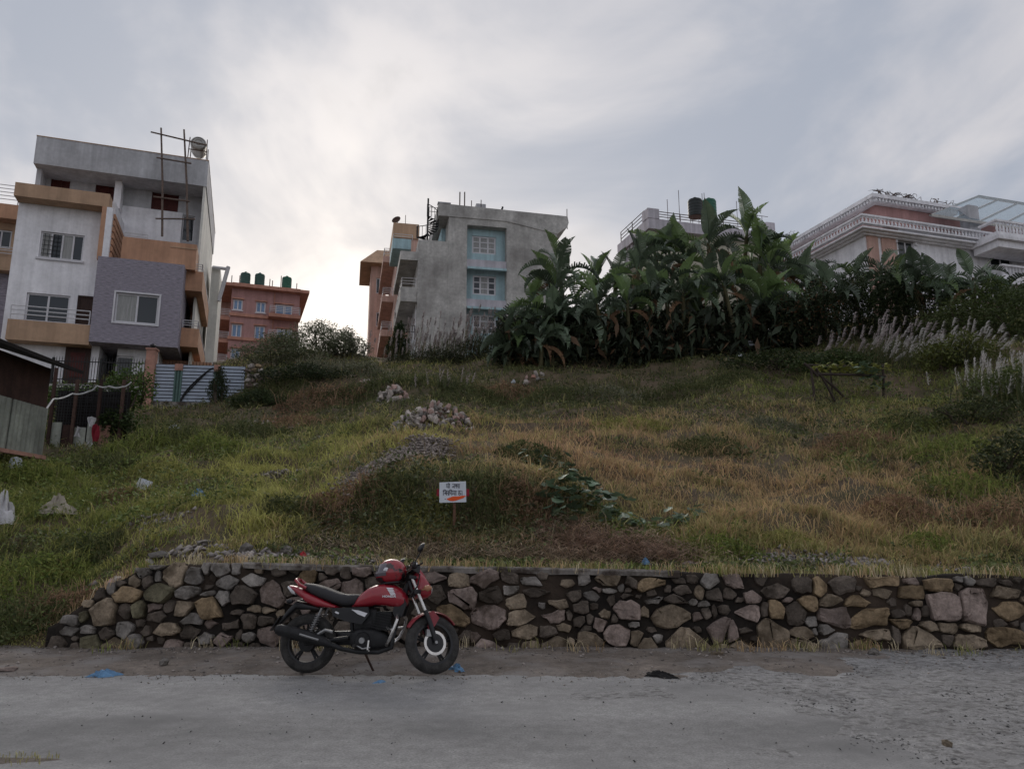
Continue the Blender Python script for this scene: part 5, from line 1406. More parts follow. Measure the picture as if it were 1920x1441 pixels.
# ---- grass tufts hanging over and growing at the wall's foot
def verge_weeds():
    r = np.random.default_rng(41); X, Y, Z, H, C = [], [], [], [], []
    for k in range(190):
        x = r.uniform(-6.5, 7.5); n = r.integers(10,26); top = r.uniform() < .8
        y0 = WALL_Y+r.uniform(.1,.4) if top else r.choice([WALL_Y-.1, WALL_Y-.35])
        cx = r.normal(x,.10,n); cy = r.normal(y0,.06,n)
        X.append(cx); Y.append(cy); Z.append(wall_top(cx) if top else verge_z(cx,cy)); H.append(r.uniform(.06,.2,n))
        C.append(np.tile(PAL[r.choice([GREEN,OLIVE,STRAW,BROWN])],(n,1))*r.uniform(.6,1.2,n)[:,None])
    X, Y, Z, H, C = map(np.concatenate, (X,Y,Z,H,C))
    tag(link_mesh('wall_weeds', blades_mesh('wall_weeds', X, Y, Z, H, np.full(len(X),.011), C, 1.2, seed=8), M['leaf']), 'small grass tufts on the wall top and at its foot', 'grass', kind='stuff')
    # grass in the pothole at the lower left
    n = 260; c = P(60,1412,5.2); k = (CAM_H)/(CAM_H-c.z); 
    X = r.uniform(-4.35,-3.0,n); Y = 5.42+r.normal(0,.06,n)+.05*(X+4); C = np.tile(PAL[OLIVE],(n,1))*r.uniform(.5,1.4,n)[:,None]
    tag(link_mesh('pothole_grass', blades_mesh('pothole_grass', X, Y, X*0+.012, r.uniform(.01,.03,n), np.full(n,.006), C, 1.2, seed=9), M['leaf']), 'sparse grass in the dirt filled pothole at the lower left', 'grass', kind='stuff')
verge_weeds()
def rz(x, y): return float(0.012*(fbm(np.array([x]), np.array([y]), 0.35, 2)[0]-0.5))
def build_pothole():
    n = 40; V = [(-3.9,5.42,rz(-3.9,5.42)+.007)]; F = []
    for k in range(n):
        a = 2*math.pi*k/n; q = 1+.22*math.sin(3*a+1)+.12*math.sin(7*a)
        x_, y_ = -3.9+.78*q*math.cos(a), 5.42+.17*q*math.sin(a); V.append((x_, y_, rz(x_,y_)-.0005))
    for k in range(n): F.append((0, 1+k, 1+(k+1) % n))
    tag(MB().add(V, F).build('pothole_dirt', M['verge'], None, True), 'dirt filled pothole in the road at the lower left', kind='structure')
build_pothole()

# ---- broad leaved vine above the straw
def vine_leaf():
    V = [(0,0,0)]; n = 9
    for k in range(n):
        a = R(-150+300*k/(n-1)); q = .5*(1+.18*math.cos(3*a)); V.append((.1+q*math.cos(a)*1.05, q*math.sin(a), .10*math.cos(2*a)-.04))
    mb = MB().add(V, [(0,k+1,k+2) for k in range(n-1)]); me = mb.mesh('leaf'); me.materials.append(M['vine_leaf']); me.polygons.foreach_set('use_smooth',[True]*len(me.polygons)); return me
M['vine_leaf'] = material('vine_leaf', (0.13,0.19,0.115), 0.4, var=0.15, rnd=.4, translucent=.2, spec=.4)
M['vine_leaf_yellow'] = material('vine_leaf_yellow', (0.30,0.31,0.085), 0.5, var=0.15, rnd=.4, translucent=.3)
VLEAF = vine_leaf()
def vine(pts, n, size, label, name='squash_vine', cat='vine', spread=.3, seed=1, mat='vine_leaf', ground=True, lift=.15):
    r = random.Random(seed); c = pts[0]; t = empty(name, c, 0, label, cat)
    mb = MB(); mb.tube([Vector(p)-Vector(c)+Vector((0,0,.04)) for p in pts], .012, 5, False); mb.build('runner', M['midrib'], t)
    for k in range(n):
        f = r.random()*(len(pts)-1); i = int(f); p = Vector(pts[i]).lerp(Vector(pts[min(i+1,len(pts)-1)]), f-i)
        x, y = p.x+r.gauss(0,spread), p.y+r.gauss(0,spread*.6)
        z = (hz1(x, max(y, 11.1)) + r.uniform(.3,1.3)*lift) if ground else p.z+r.gauss(0,lift)
        o = link_mesh('leaf', VLEAF, M[mat if r.random() < .85 else 'vine_leaf_yellow'] if mat == 'vine_leaf_yellow' else M[mat], t)
        o.location = Vector((x,y,z))-Vector(c); s = size*r.uniform(.6,1.2); o.scale = (s,s,s); o.rotation_euler = (r.uniform(-.7,.2)+.35, r.uniform(-.5,.5), r.uniform(0,6.28))
    return t
vine([G(1030,985),G(1080,960),G(1110,945),G(1150,975)], 80, .24, 'broad leaved green vine spilling above the straw heap', seed=2, lift=.36)
vine([G(1130,985),G(1170,993),G(1225,1000)], 22, .24, 'pale leaved vine tip creeping right over the straw', seed=3, spread=.14, lift=.2)
vine([G(1265,990),G(1290,985),G(1300,965)], 16, .22, 'small separate broad leaved plant right of the straw heap', name='broadleaf_plant', cat='plant', seed=4, spread=.12, lift=.2)
vine([G(1000,870),G(1040,880)], 30, .2, 'dark green broad leaved plant above the cut bank', name='broadleaf_plant', cat='plant', seed=5, spread=.35, lift=.2)
# ------------------------------------------------------------------ gate, fence, shed on the left
M['blue_metal'] = material('blue_metal', (0.36,0.41,0.49), 0.5, var=0.15, scale=2, patch=((0.2,0.17,0.15), 3.0, 0.62, 0.75))
M['green_metal'] = material('green_metal', (0.10,0.17,0.15), 0.5, var=0.15)
M['pink_stone'] = material('pink_stone', (0.40,0.22,0.17), 0.85, var=0.25, scale=3, bump=.3)
M['maroon'] = material('maroon', (0.055,0.028,0.022), 0.8, var=0.35, scale=2, streak=.4)
M['grey_sheet'] = material('grey_sheet', (0.34,0.355,0.31), 0.6, var=0.25, scale=1.5, streak=.5, metal=.2)
M['roof_dark'] = material('roof_dark', (0.018,0.015,0.014), 0.9, var=0.3)
M['red_cloth'] = material('red_cloth', (0.25,0.02,0.035), 0.85, var=0.3)
M['white_cloth'] = material('white_cloth', (0.55,0.54,0.55), 0.85, var=0.2, scale=4, bump=.3)
M['white_hose'] = material('white_hose', (0.42,0.42,0.42), 0.5, var=0.15)
M['blue_bag'] = material('blue_bag', (0.14,0.30,0.50), 0.4, var=0.2, scale=8, spec=.5, translucent=.2)
M['red_bag'] = material('red_bag', (0.5,0.035,0.05), 0.4, var=0.2, scale=8, translucent=.2)
M['white_bag'] = material('white_bag', (0.55,0.58,0.62), 0.4, var=0.15, scale=8, translucent=.2)

def build_gate():
    f = Frame(288, 754, 34.3, 8); g = f.root('driveway_gate', 'pale blue metal gate of ribbed boards with a swooping band', 'gate')
    z0, z1 = .05, f.z(370,684)
    secs = [(f.s(290,715), f.s(326,715)), (f.s(341,715), f.s(400,715)), (f.s(412,715), f.s(458,715))]
    n = 11
    for a, b in secs:
        for k in range(n):
            h = (z1-z0)/n; o = MB().box(a, b, 0, .03, z0+h*k+.022, z0+h*(k+1)-.022); o.build('board', M['blue_metal'], g)
        MB().box(a, b, .03, .06, z0, z1).build('back_sheet', M['black_metal'], g)
    for a, b in ((secs[0][1], secs[1][0]), (secs[1][1], secs[2][0])):
        mb = MB()
        for k in range(3): x = a+.04+(b-a-.08)*k/2; mb.tube([(x,-.02,z0),(x,-.02,z1-.3)], .035, 6)
        mb.box(a+.01, b-.01, .035, .055, z0, z1)
        o = mb.build('stile', M['green_metal'], g)
        MB().box(a, b, -.06, .03, z1-.29, z1+.02).build('stile_block', M['pink_stone'], o)
    for dz in (0, -.13):
        pts = []
        for k in range(13):
            t = k/12; s = secs[1][0]+.02+(secs[1][1]-secs[1][0]-.05)*t
            pts.append((s, -.03, z0+.06+(z1-z0-.12)*(t**.7 if t < .9 else .93+.2*(t-.9))+dz*math.sin(math.pi*min(1,t+.2))))
        MB().tube(pts, .035, 6).build('swoop_band', M['black_metal'], g)
    for k in range(26):
        s = secs[0][0]+.1+(secs[2][1]-secs[0][0]-.2)*k/25
        MB().tube([(s,.045,z1-.1),(s,.045,z1+.13),(s,.045,z1+.18)], [.013,.013,.002], 4).build('spike', M['rusty_metal'], g)
    MB().box(secs[0][0]-.1, secs[2][1]+.1, -.1, .25, -.4, .03).build('threshold', M['cement'], g)
    # pillar
    pf = Frame(281, 752, 34.2, 8); p = pf.root('gate_pillar', 'pinkish stone pillar with a lamp at the left end of the gate', 'pillar'); p['kind'] = 'thing'
    a, b = pf.s(272,700), pf.s(289,700); zt = pf.z(281,656)
    MB().box(a, b, -.1, .3, -.5, zt).build('shaft', M['pink_stone'], p); MB().box(a-.04, b+.04, -.14, .34, zt+.003, zt+.08).build('cap', M['pink_stone'], p)
    MB().lathe([(.05,zt+.083),(.05,zt+.12),(.11,zt+.16),(.13,zt+.24),(.05,zt+.32),(0,zt+.34)], 12, c=((a+b)/2,.1,0)).build('lamp', M['black_metal'], p, True)
    # iron fence
    ff = Frame(97, 705, 35.2, 8); t = ff.root('iron_fence', 'black spiked iron fence in front of the white house', 'fence'); t['kind'] = 'thing'
    s1 = ff.s(270,700); zt = ff.z(180,674); zb = ff.z(180,712)
    for k in range(34):
        s = s1*k/33; MB().tube([(s,0,zb-.5),(s,0,zt),(s,0,zt+.15)], [.016,.016,.002], 4).build('bar', M['black_metal'], t)
    for z in (zb, zt-.12): MB().box(-.02, s1, -.015, .015, z-.02, z+.02).build('rail', M['black_metal'], t)
    for s in (0, s1*.52): MB().box(s-.05, s+.05, -.05, .05, zb-1, zt+.05).build('post', M['black_metal'], t)
    MB().box(-.5, s1, -.1, .12, zb-2.5, zb-.25).build('base_wall', M['stained_concrete'], t)
build_gate()

def build_shed():
    t = empty('corrugated_shed', (-12.35, 20.2, hz1(-12.35, 20)), 0, 'dark maroon shed with a grey metal sheet skirt at the left edge', 'shed')
    b = t.location; x = 0.0
    def Zs(v): return P(65, v, 20.0).z - b.z
    z0, zm, z1 = Zs(852), Zs(764), Zs(688)
    MB().box(-4, x-.05, -6, 0, zm-.2, z1).build('wall', M['maroon'], t)
    # ribbed skirt sheets
    n = 4
    for k in range(n):
        y1, y0 = -1.5*k-.02, -1.5*(k+1)+.02; mb = MB(); m = 16; V = []; F = []
        for i in range(m+1):
            y = y0+(y1-y0)*i/m; q = .02*(i % 2); V += [(x+q, y, z0), (x+q+.02, y, zm)]
        for i in range(m): F.append((2*i, 2*i+2, 2*i+3, 2*i+1))
        mb.add(V, F); mb.box(x-.04, x-.004, y0, y1, z0+.02, zm-.02); mb.build('skirt_sheet', M['grey_sheet'], t)
    MB().box(-4, x-.05, -6, -.1, z0+.1, zm-.21).build('base', M['roof_dark'], t)
    MB().box(x-.06, x+.07, -6.1, .05, z0-.1, z0-.004).build('sill_beam', M['pink_stone'], t)
    # roof falls towards us
    e = .55
    MB().add([(x+e,-6.6,z1-.05),(x+e,.5,z1-.05),(-4.4,.5,z1+1.5),(-4.4,-6.6,z1+1.5),(x+e,-6.6,z1+.04),(x+e,.5,z1+.04),(-4.4,.5,z1+1.6),(-4.4,-6.6,z1+1.6)],
        [(0,3,2,1),(4,5,6,7),(0,1,5,4),(1,2,6,5),(2,3,7,6),(3,0,4,7)]).build('roof', M['roof_dark'], t)
    for y in (0, -3): MB().box(x-.4, x-.3, y-.06, y+.0, -1, z0).build('stilt', M['rusty_metal'], t)
build_shed()

def build_left_clutter():
    # reddish posts with a dark net fence, tin sheets below
    Y = 25.5; f = Frame(90, 838, Y, 6); t = f.root('tin_and_net_fence', 'patched fence of tin sheets and dark netting beside the shed', 'fence'); t['kind'] = 'thing'
    s1 = f.s(232,800); zt = f.z(150,722); zm = f.z(150,792)
    for k in range(6):
        a = s1*k/6; b = s1*(k+1)/6-.03
        MB().box(a, b, -.02+.03*(k % 2), .0+.03*(k % 2), -.4, zm-.08*(k % 3)).build('tin_sheet', M[['grey_sheet','maroon','grey_sheet','grey_sheet','pink_stone','maroon'][k]], t)
    for k, u in enumerate((97, 140, 185, 228)):
        s = f.s(u,780); MB().box(s-.05, s+.05, -.1, -.025, -.5, f.z(u,690 if k == 0 else 712)).build('post', M['maroon' if k % 2 == 0 else 'rusty_metal'], t)
    mb = MB(); n = 26
    for k in range(n+1): s = s1*k/n; mb.tube([(s,.06,zm-.1),(s+.03*math.sin(k*3),.06,zt)], .012, 4)
    for k in range(14): z = zm+(zt-zm)*k/13; mb.tube([(0,.065,z),(s1,.065,z+.04*math.sin(k*2))], .012, 4)
    o = mb.build('netting', M['black_metal'], t); tag(o, kind='stuff')
    MB().box(0, s1, .3, .34, -.4, zt-.15).build('dark_backing', M['roof_dark'], t)
    # hose
    pts = [P(40,835,20.6), P(65,790,21), P(100,748,23), P(135,738,24.5), P(165,734,25.2), P(182,723,25.3), P(205,724,25.3), P(230,725,25.3), P(246,716,25.3)]
    sm = []
    for i in range(len(pts)-1):
        for k in range(4):
            a, b = pts[i], pts[i+1]; q = k/4; c = a.lerp(b, q); sm.append(c - Vector((0,0,.05*math.sin(q*math.pi))))
    tag(MB().tube(sm+[pts[-1]], .028, 6).build('hose', M['white_hose'], None, True), 'white hose strung from the shed over the net fence', 'hose')
    # hedge plants
    for i, (u, v, Y, w, h, lab) in enumerate([(100,740,27.5,1.2,.75,'hedge section left of the house door'),(150,738,27.5,1.1,.7,'bright low hedge section below the house door'),(205,750,27.3,1.1,1.1,'hedge section under the ground floor window'),(243,740,27.0,1.0,1.5,'leafy hedge bush beside the gate pillar'),(215,795,25.8,.7,.9,'creeper over the right end of the net fence')]):
        p = P(u, v, Y); z = p.z-.35
        bush(Vector((p.x, Y, z)), [((0,0,h*.5),(w*.8,w*.5,h*.55)),((w*.5,0,h*.4),(w*.5,w*.4,h*.4)),((-w*.5,0,h*.4),(w*.5,w*.4,h*.45)),((0,0,-.6),(w*.8,w*.4,.8))], 2200, .11, (.08,.13,.03) if i != 4 else (.05,.075,.025), lab, name='hedge', cat='hedge', group='hedge along the fence', seed=160+i, asp=.6)
    # hanging rags
    for k, (u, v, w, h, m, lab) in enumerate([(172,790,11,20,'white_cloth','white rag hung on the tin fence'),(180,810,10,32,'red_cloth','dark red rag hung on the tin fence'),(168,838,14,22,'white_cloth','white rag lying at the foot of the tin fence'),(147,808,9,18,'white_cloth','small pale rag at the middle of the tin fence')]):
        rag(P(u,v,Y-.75), w*.0173, h*.0173, M[m], lab, 'rag', 500+k)
def rag(p, w, h, mat, label, cat, seed, name='rag'):
    """hanging crumpled cloth with thickness"""
    r = random.Random(seed); nx, nz = 6, 7; V, F = [], []
    ph = r.uniform(0,6)
    for s in (0, .015):
        for j in range(nz):
            for i in range(nx):
                x = (i/(nx-1)-.5)*w*(1-.25*math.sin(j/nz*3+ph)); z = h/2-h*j/(nz-1)-abs(i/(nx-1)-.4)*h*.25
                V.append((x+r.uniform(-1,1)*w*.05, s+.05*math.sin(i*1.7+j*.6+ph)-.03, z))
    n = nx*nz
    for j in range(nz-1):
        for i in range(nx-1):
            a = j*nx+i; F += [(a,a+1,a+nx+1,a+nx), (n+a,n+a+nx,n+a+nx+1,n+a+1)]
    tag(MB().add(V, F).build(name, mat, None, True, loc=p), label, cat)
build_left_clutter()

# ------------------------------------------------------------------ litter, bags, loose stones
def crumple(p, sx, sy, sz, mat, label, cat, seed, name='plastic_bag', group=None):
    """crumpled bag: a lumpy folded closed sheet lying on the ground"""
    r = random.Random(seed); n, m = 14, 7; V, F = [], []
    fr = [r.uniform(.5,1.25) for _ in range(n)]
    V.append((0,0,sz*.8))
    for j in range(1, m+1):
        q = j/m
        for i in range(n):
            a = 2*math.pi*i/n; rad = q*fr[i]*.5*(1+.12*r.uniform(-1,1))
            z = sz*(1-q**1.6)*(.55+.7*r.random()) if j < m else -.01
            V.append((rad*sx*math.cos(a), rad*sy*math.sin(a), z))
    for i in range(n): F.append((0, 1+i, 1+(i+1) % n))
    for j in range(m-1):
        for i in range(n):
            a = 1+j*n+i; b = 1+j*n+(i+1) % n; F.append((a, a+n, b+n, b))
    F.append(tuple(1+(m-1)*n+i for i in range(n))[::-1])
    o = MB().add(V, F).build(name, mat, None, False, loc=p, rot=(0,0,r.uniform(0,3)))
    return tag(o, label, cat, group)
def vg(u, v):
    """point of the verge or road seen at a pixel"""
    d = ray(u, v); k = (0.03-CAM_H)/d.z; p = CAMP+d*k; p.z = max(float(verge_z(np.array(p.x), np.array(p.y))) if p.y > 8.2 else 0, .012, float(apron_z(np.array(p.x), np.array(p.y))) if p.x > 1 else 0); return p
crumple(vg(195,1262), .34, .16, .06, M['blue_bag'], 'flattened blue plastic bag on the verge left of the motorcycle', 'plastic bag', 1)
crumple(vg(858,1255), .20, .13, .06, M['blue_bag'], 'blue plastic scrap just right of the front wheel', 'plastic bag', 2)
crumple(vg(712,1273), .16, .07, .012, M['blue_bag'], 'thin blue scrap on the road edge under the motorcycle', 'plastic bag', 3)
p = G(1210,1058); crumple((p.x, p.y, p.z+.01), .22, .16, .09, M['blue_bag'], 'blue plastic bag on top of the wall right of the straw', 'plastic bag', 4)
p = G(568,1048); crumple((p.x, p.y, p.z+.02), .13, .1, .08, M['red_bag'], 'red plastic scrap on the wall top above the motorcycle seat', 'plastic bag', 5)
p = G(372,938); crumple((p.x, p.y, p.z+.1), .30, .22, .14, M['blue_bag'], 'light blue plastic bag in the grass left of the gravel mound', 'plastic bag', 6)
crumple(vg(1240,1263), .5, .16, .05, M['dark'], 'dark grey crumpled sheet on the verge edge', 'sheet', 7, 'crumpled_sheet')
p = G(105,968); crumple((p.x, p.y, p.z+.05), .62, .4, .34, material('sack', (0.36,0.32,0.26), .85, var=.3, scale=5), 'beige filled sack lying in the grass at the left', 'sack', 8, 'sack')
p = G(12,985); crumple((p.x-.1, p.y, p.z+.02), .9, .6, .55, M['white_cloth'], 'white tarpaulin bundle at the left picture edge', 'tarpaulin', 9, 'tarpaulin')
p = G(40,1005)
def board(u, v, w, h, mat, label, cat, tilt, yaw, name='board'):
    p = G(u, v); o = MB().prism([(-w/2,0),(w/2*.9,.02),(w/2,h*.9),(-w*.35,h)], -.02, .02).build(name, mat, None, loc=(p.x,p.y,p.z+.03), rot=(R(tilt),R(12),R(yaw))); tag(o, label, cat)
board(262,928, .32, .36, M['white_bag'], 'pale greenish tilted sheet standing in the grass', 'sheet', -25, 20, 'sheet')
p = P(30,862,18.8); tag(MB().lathe([(.0,.3),(.12,.26),(.16,.05),(.15,-.02),(0,-.04)], 14).build('bucket', M['white_bag'], None, True, loc=(P(28,880,18.8).x, 18.8, hz1(P(28,880,18.8).x,18.8)+.12)), 'white upturned bucket under the shed corner', 'bucket')
for i, (u, v, lab) in enumerate([(1408,660,'white plastic sheet caught at the top right of the grove'),(1390,680,'small white scrap below the white plastic sheet'),(1265,668,'pale scrap at the foot of the bananas'),(1000,720,'pinkish stone like scrap on the dark terrace'),(963,730,'small white scrap left on the dark terrace'),(325,820,'white scrap in the tall grass below the gate')]):
    q = G(u, v, 20); crumple((q.x, q.y, q.z+.3), .55 if i == 0 else .3, .2, .28 if i == 0 else .14, M['white_bag'] if i != 3 else M['pink_stone'], lab, 'scrap', 20+i, 'litter_scrap')

def rock_mesh(seed):
    r = random.Random(seed); V = []; F = []
    import bmesh
    bm = bmesh.new(); bmesh.ops.create_icosphere(bm, subdivisions=1, radius=.5)
    pl = [(Vector((r.gauss(0,1), r.gauss(0,1), r.gauss(0,1))).normalized(), r.uniform(.22,.4)) for _ in range(7)]
    for v in bm.verts:
        for n, d in pl:
            q = v.co.dot(n)
            if q > d: v.co -= n*(q-d)
        v.co *= r.uniform(.92,1.08)
    me = bpy.data.meshes.new('rock'); bm.to_mesh(me); bm.free(); me.materials.append(MS['t']); return me
ROCKS = [rock_mesh(i) for i in range(10)]
M['rubble_pale'] = material('rubble_pale', (0.43,0.38,0.345), 0.92, var=0.3, scale=5, bump=.5, rnd=.3)
M['rubble_pink'] = material('rubble_pink', (0.42,0.29,0.255), 0.92, var=0.3, scale=5, bump=.5, rnd=.3)
def rock_pile(u, v, w, h, n, size, label, seed, depth=None):
    r = random.Random(seed); c = G(u, v); t = empty('rock_pile', c, 0, label, 'rock pile'); d = depth or w*.6
    for k in range(n):
        while True:
            x, y = r.uniform(-1,1), r.uniform(-1,1); q = x*x+y*y
            if q < 1: break
        f = math.sqrt(q); gx, gy = c.x+x*w/2, c.y+y*d/2
        z = hz1(gx, gy)-c.z + h*(1-f)**.8*r.uniform(.55,1.0)
        o = link_mesh('rock', r.choice(ROCKS), r.choice([M['rubble_pale'],M['rubble_pale'],M['rubble_pink'],MS['g']]), t)
        s = size*r.uniform(.55,1.4); o.location = (x*w/2, y*d/2, z+s*.1); o.scale = (s*1.3, s, s*.8); o.rotation_euler = (r.uniform(0,6),r.uniform(0,6),r.uniform(0,6))
rock_pile(806,795,2.5,.68,190,.2,'heap of broken pale stones in the middle of the slope',1)
rock_pile(737,750,1.2,.55,46,.25,'small tumble of stones above the larger stone heap',2)
rock_pile(695,722,2.2,.25,30,.22,'thin scatter of stones at the left of the stone tumble',3)
rock_pile(165,1200,.9,.22,22,.16,'crumbled stones at the left end of the wall',6,.5)
rock_pile(210,1120,.8,.2,16,.17,'fallen stones on the bank above the wall end',7,.5)
rock_pile(500,802,3.2,.16,34,.16,'low line of rubble across the grass below the ridge',4,1.0)
rock_pile(1000,715,1.0,.25,9,.25,'few pinkish stones on the dark terrace',5)
def stub_wall():
    p = P(478,718,34); t = empty('stone_stub_wall', (p.x, 34, p.z), R(8), 'short broken end of a stone wall right of the gate', 'wall'); t['kind'] = 'thing'; r = random.Random(4)
    for j in range(5):
        for i in range(2+j % 2):
            o = link_mesh('stone', r.choice(ROCKS), r.choice([M['rubble_pale'],MS['p'],MS['o']]), t); o.location = (-.22+.3*i-.12*(j % 2), r.uniform(-.04,.04), -.1+.22*j); o.scale = (.38,.4,.28); o.rotation_euler = (0,r.uniform(-.2,.2),r.uniform(0,6))
stub_wall()

def pebbles(name, label, X, Y, Z, S, C, seed):
    """many small angular stones as one mass"""
    r = np.random.default_rng(seed); n = len(X)
    base = np.array([(1,0,0),(0,1,0),(-1,0,0),(0,-1,0),(0,0,.8),(0,0,-.6)], float)
    tri = np.array([(0,1,4),(1,2,4),(2,3,4),(3,0,4),(1,0,5),(2,1,5),(3,2,5),(0,3,5)])
    a = r.uniform(0, 6.28, n); ca, sa = np.cos(a), np.sin(a)
    B = base[None]*r.uniform(.5,1.2,(n,6,1))*S[:,None,None]
    B[:,:,0] *= 1.4
    Xr = B[:,:,0]*ca[:,None]-B[:,:,1]*sa[:,None]; Yr = B[:,:,0]*sa[:,None]+B[:,:,1]*ca[:,None]
    tl = r.normal(0,.35,n)[:,None]
    V = np.stack([Xr+X[:,None], Yr+Y[:,None], B[:,:,2]+tl*Xr+Z[:,None]], -1)
    T = (np.arange(n)*6)[:,None,None] + tri[None]
    tag(link_mesh(name, np_mesh(name, V.reshape(-1,3), None, T.reshape(-1,3), np.repeat(C,6,0)), M['pebble']), label, 'stones', kind='stuff')
M['pebble'] = material('pebble', (1,1,1), .92, attr=True, var=.2, scale=20)
def build_pebbles():
    r = np.random.default_rng(71)
    # gravel mound strip running up from the left to above the sign
    X, Y = [], []
    pts = [G(650,918), G(690,892), G(730,872), G(765,856), G(800,848), G(830,852)]
    for i in range(len(pts)-1):
        n = 480; q = r.uniform(0,1,n); w = (.3+.2*i/4)
        X.append(pts[i].x+(pts[i+1].x-pts[i].x)*q+r.normal(0,.16,n)); Y.append(pts[i].y+(pts[i+1].y-pts[i].y)*q+r.normal(0,w,n))
    X, Y = np.concatenate(X), np.concatenate(Y); Z = hz(X,Y)+.07+.09*r.uniform(0,1,len(X)); C = np.array([(.28,.24,.215)])*r.uniform(.6,1.35,len(X))[:,None]
    pebbles('gravel', 'strip of grey gravel along the top of the cut bank', X, Y, Z, r.uniform(.02,.05,len(X)), C, 1)
    # rubble along the wall top
    X, Y, S = [], [], []
    for u, v, n, s in ((470,1045,90,.06),(520,1048,140,.04),(600,1055,160,.03),(680,1050,120,.03),(360,1035,30,.08),(1480,1050,200,.035),(1550,1060,200,.03),(1620,1055,160,.045),(1750,1070,60,.03),(1330,1065,60,.03),(900,1068,140,.02),(530,885,60,.05),(230,950,80,.05),(190,985,60,.05),(300,975,60,.05)):
        c = G(u, v); X.append(r.normal(c.x,.35,n)); Y.append(np.maximum(r.normal(c.y,.16,n), WALL_Y+.18)); S.append(s*r.uniform(.4,1.3,n))
    X, Y, S = map(np.concatenate, (X,Y,S)); Z = np.maximum(hz(X,Y), np.where(Y < WALL_Y+.5, wall_top(X), -1))+.02; C = np.array([(.29,.26,.245)])*r.uniform(.5,1.35,len(X))[:,None]
    pebbles('rubble', 'loose rubble and chips along the wall top', X, Y, Z, S, C, 2)
    # stones on the verge
    n = 2600; X = r.uniform(-9,7.5,n); Y = np.where(r.uniform(0,1,n) < .55, WALL_Y-.02-np.abs(r.normal(0,.3,n)), r.uniform(8.6,WALL_Y-.1,n)); S = .006+.022*r.uniform(0,1,n)**3
    Z = np.maximum(verge_z(X,Y), np.where(X > 1, apron_z(X,Y), -1)); C = np.array([(.25,.22,.20)])*r.uniform(.45,1.5,n)[:,None]
    pebbles('verge_gravel', 'scattered chips and gravel on the dirt verge', X, Y, Z+S*.2, S, C, 3)
    n = 9000; X = r.uniform(1.5,8,n); Y = r.uniform(3.4,10.3,n); k = (fbm(X,Y,1.2,22) > .48) & (X > apron_edge(X,Y)-.4); X, Y = X[k], Y[k]; S = .004+.012*r.uniform(0,1,len(X))**3
    C = np.array([(.17,.165,.16)])*r.uniform(.35,1.5,len(X))[:,None]
    pebbles('road_gravel', 'loose gravel on the broken road surface', X, Y, apron_z(X,Y)+S*.2, S, C, 4)
    n = 380; X = r.uniform(-4.5,4,n); Y = r.uniform(3.8,8.5,n); S = .003+.008*r.uniform(0,1,n)**2; C = np.array([(.07,.068,.065)])*r.uniform(.5,1.6,n)[:,None]
    m = 1500; X2 = r.uniform(-9,4,m); Y2 = road_edge(X2)+r.normal(-.12,.22,m); X = np.concatenate([X,X2]); Y = np.concatenate([Y,Y2]); S = np.concatenate([S,.003+.012*r.uniform(0,1,m)**3]); C = np.concatenate([C,np.array([(.24,.215,.19)])*r.uniform(.5,1.4,m)[:,None]])
    pebbles('road_grit', 'dark grit dotted over the smooth asphalt', X, Y, np.maximum(X*0+.008, verge_z(X,Y)), S, C, 5)
build_pebbles()
for i, (u, v, w, h, key, lab, top) in enumerate([(300,1046,.42,.12,'g','flat grey slab at the left end of the wall top',1),(384,1020,.34,.08,'g','thin flat slab lying in the grass above the wall',1),(460,1036,.26,.17,'g','squarish grey stone on the wall top left of the motorcycle',1),(537,1036,.2,.14,'g','rounded grey stone beside the red plastic scrap',1),(1293,1066,.24,.13,'p','smooth pinkish stone on the wall top right of the blue bag',1),(1815,1082,.14,.14,'g','small white stone on the wall top near the tall pale blocks',1),
  (308,1248,.15,.09,'g','pale stone on the verge between the wall and blue bag',0),(210,1214,.16,.1,'o','orange brick fragment at the wall foot on the left',0),(12,1256,.22,.06,'p','flat pinkish stone at the road edge far left',0),(1345,1232,.2,.06,'t','flat chip of stone at the wall foot right of the centre',0),(1640,1228,.2,.1,'g','pale lump of mortar at the wall foot on the right',0),(1775,1392,.10,.05,'t','brown stone lying on the broken road surface',0)]):
    q = G(u, v) if top else vg(u, v)
    if top and q.y < 11.0: q.z = max(q.z, float(wall_top(q.x))+.02)
    o = link_mesh('loose_stone', ROCKS[i % 10], MS[key] if i != 7 else M['salmon']); o.location = (q.x, q.y, q.z+h*.25); o.scale = (w*1.2, w*.9, h*1.3); o.rotation_euler = (0, 0, i*1.3); tag(o, lab, 'stone', 'loose stones lying about'); o['kind'] = 'thing'

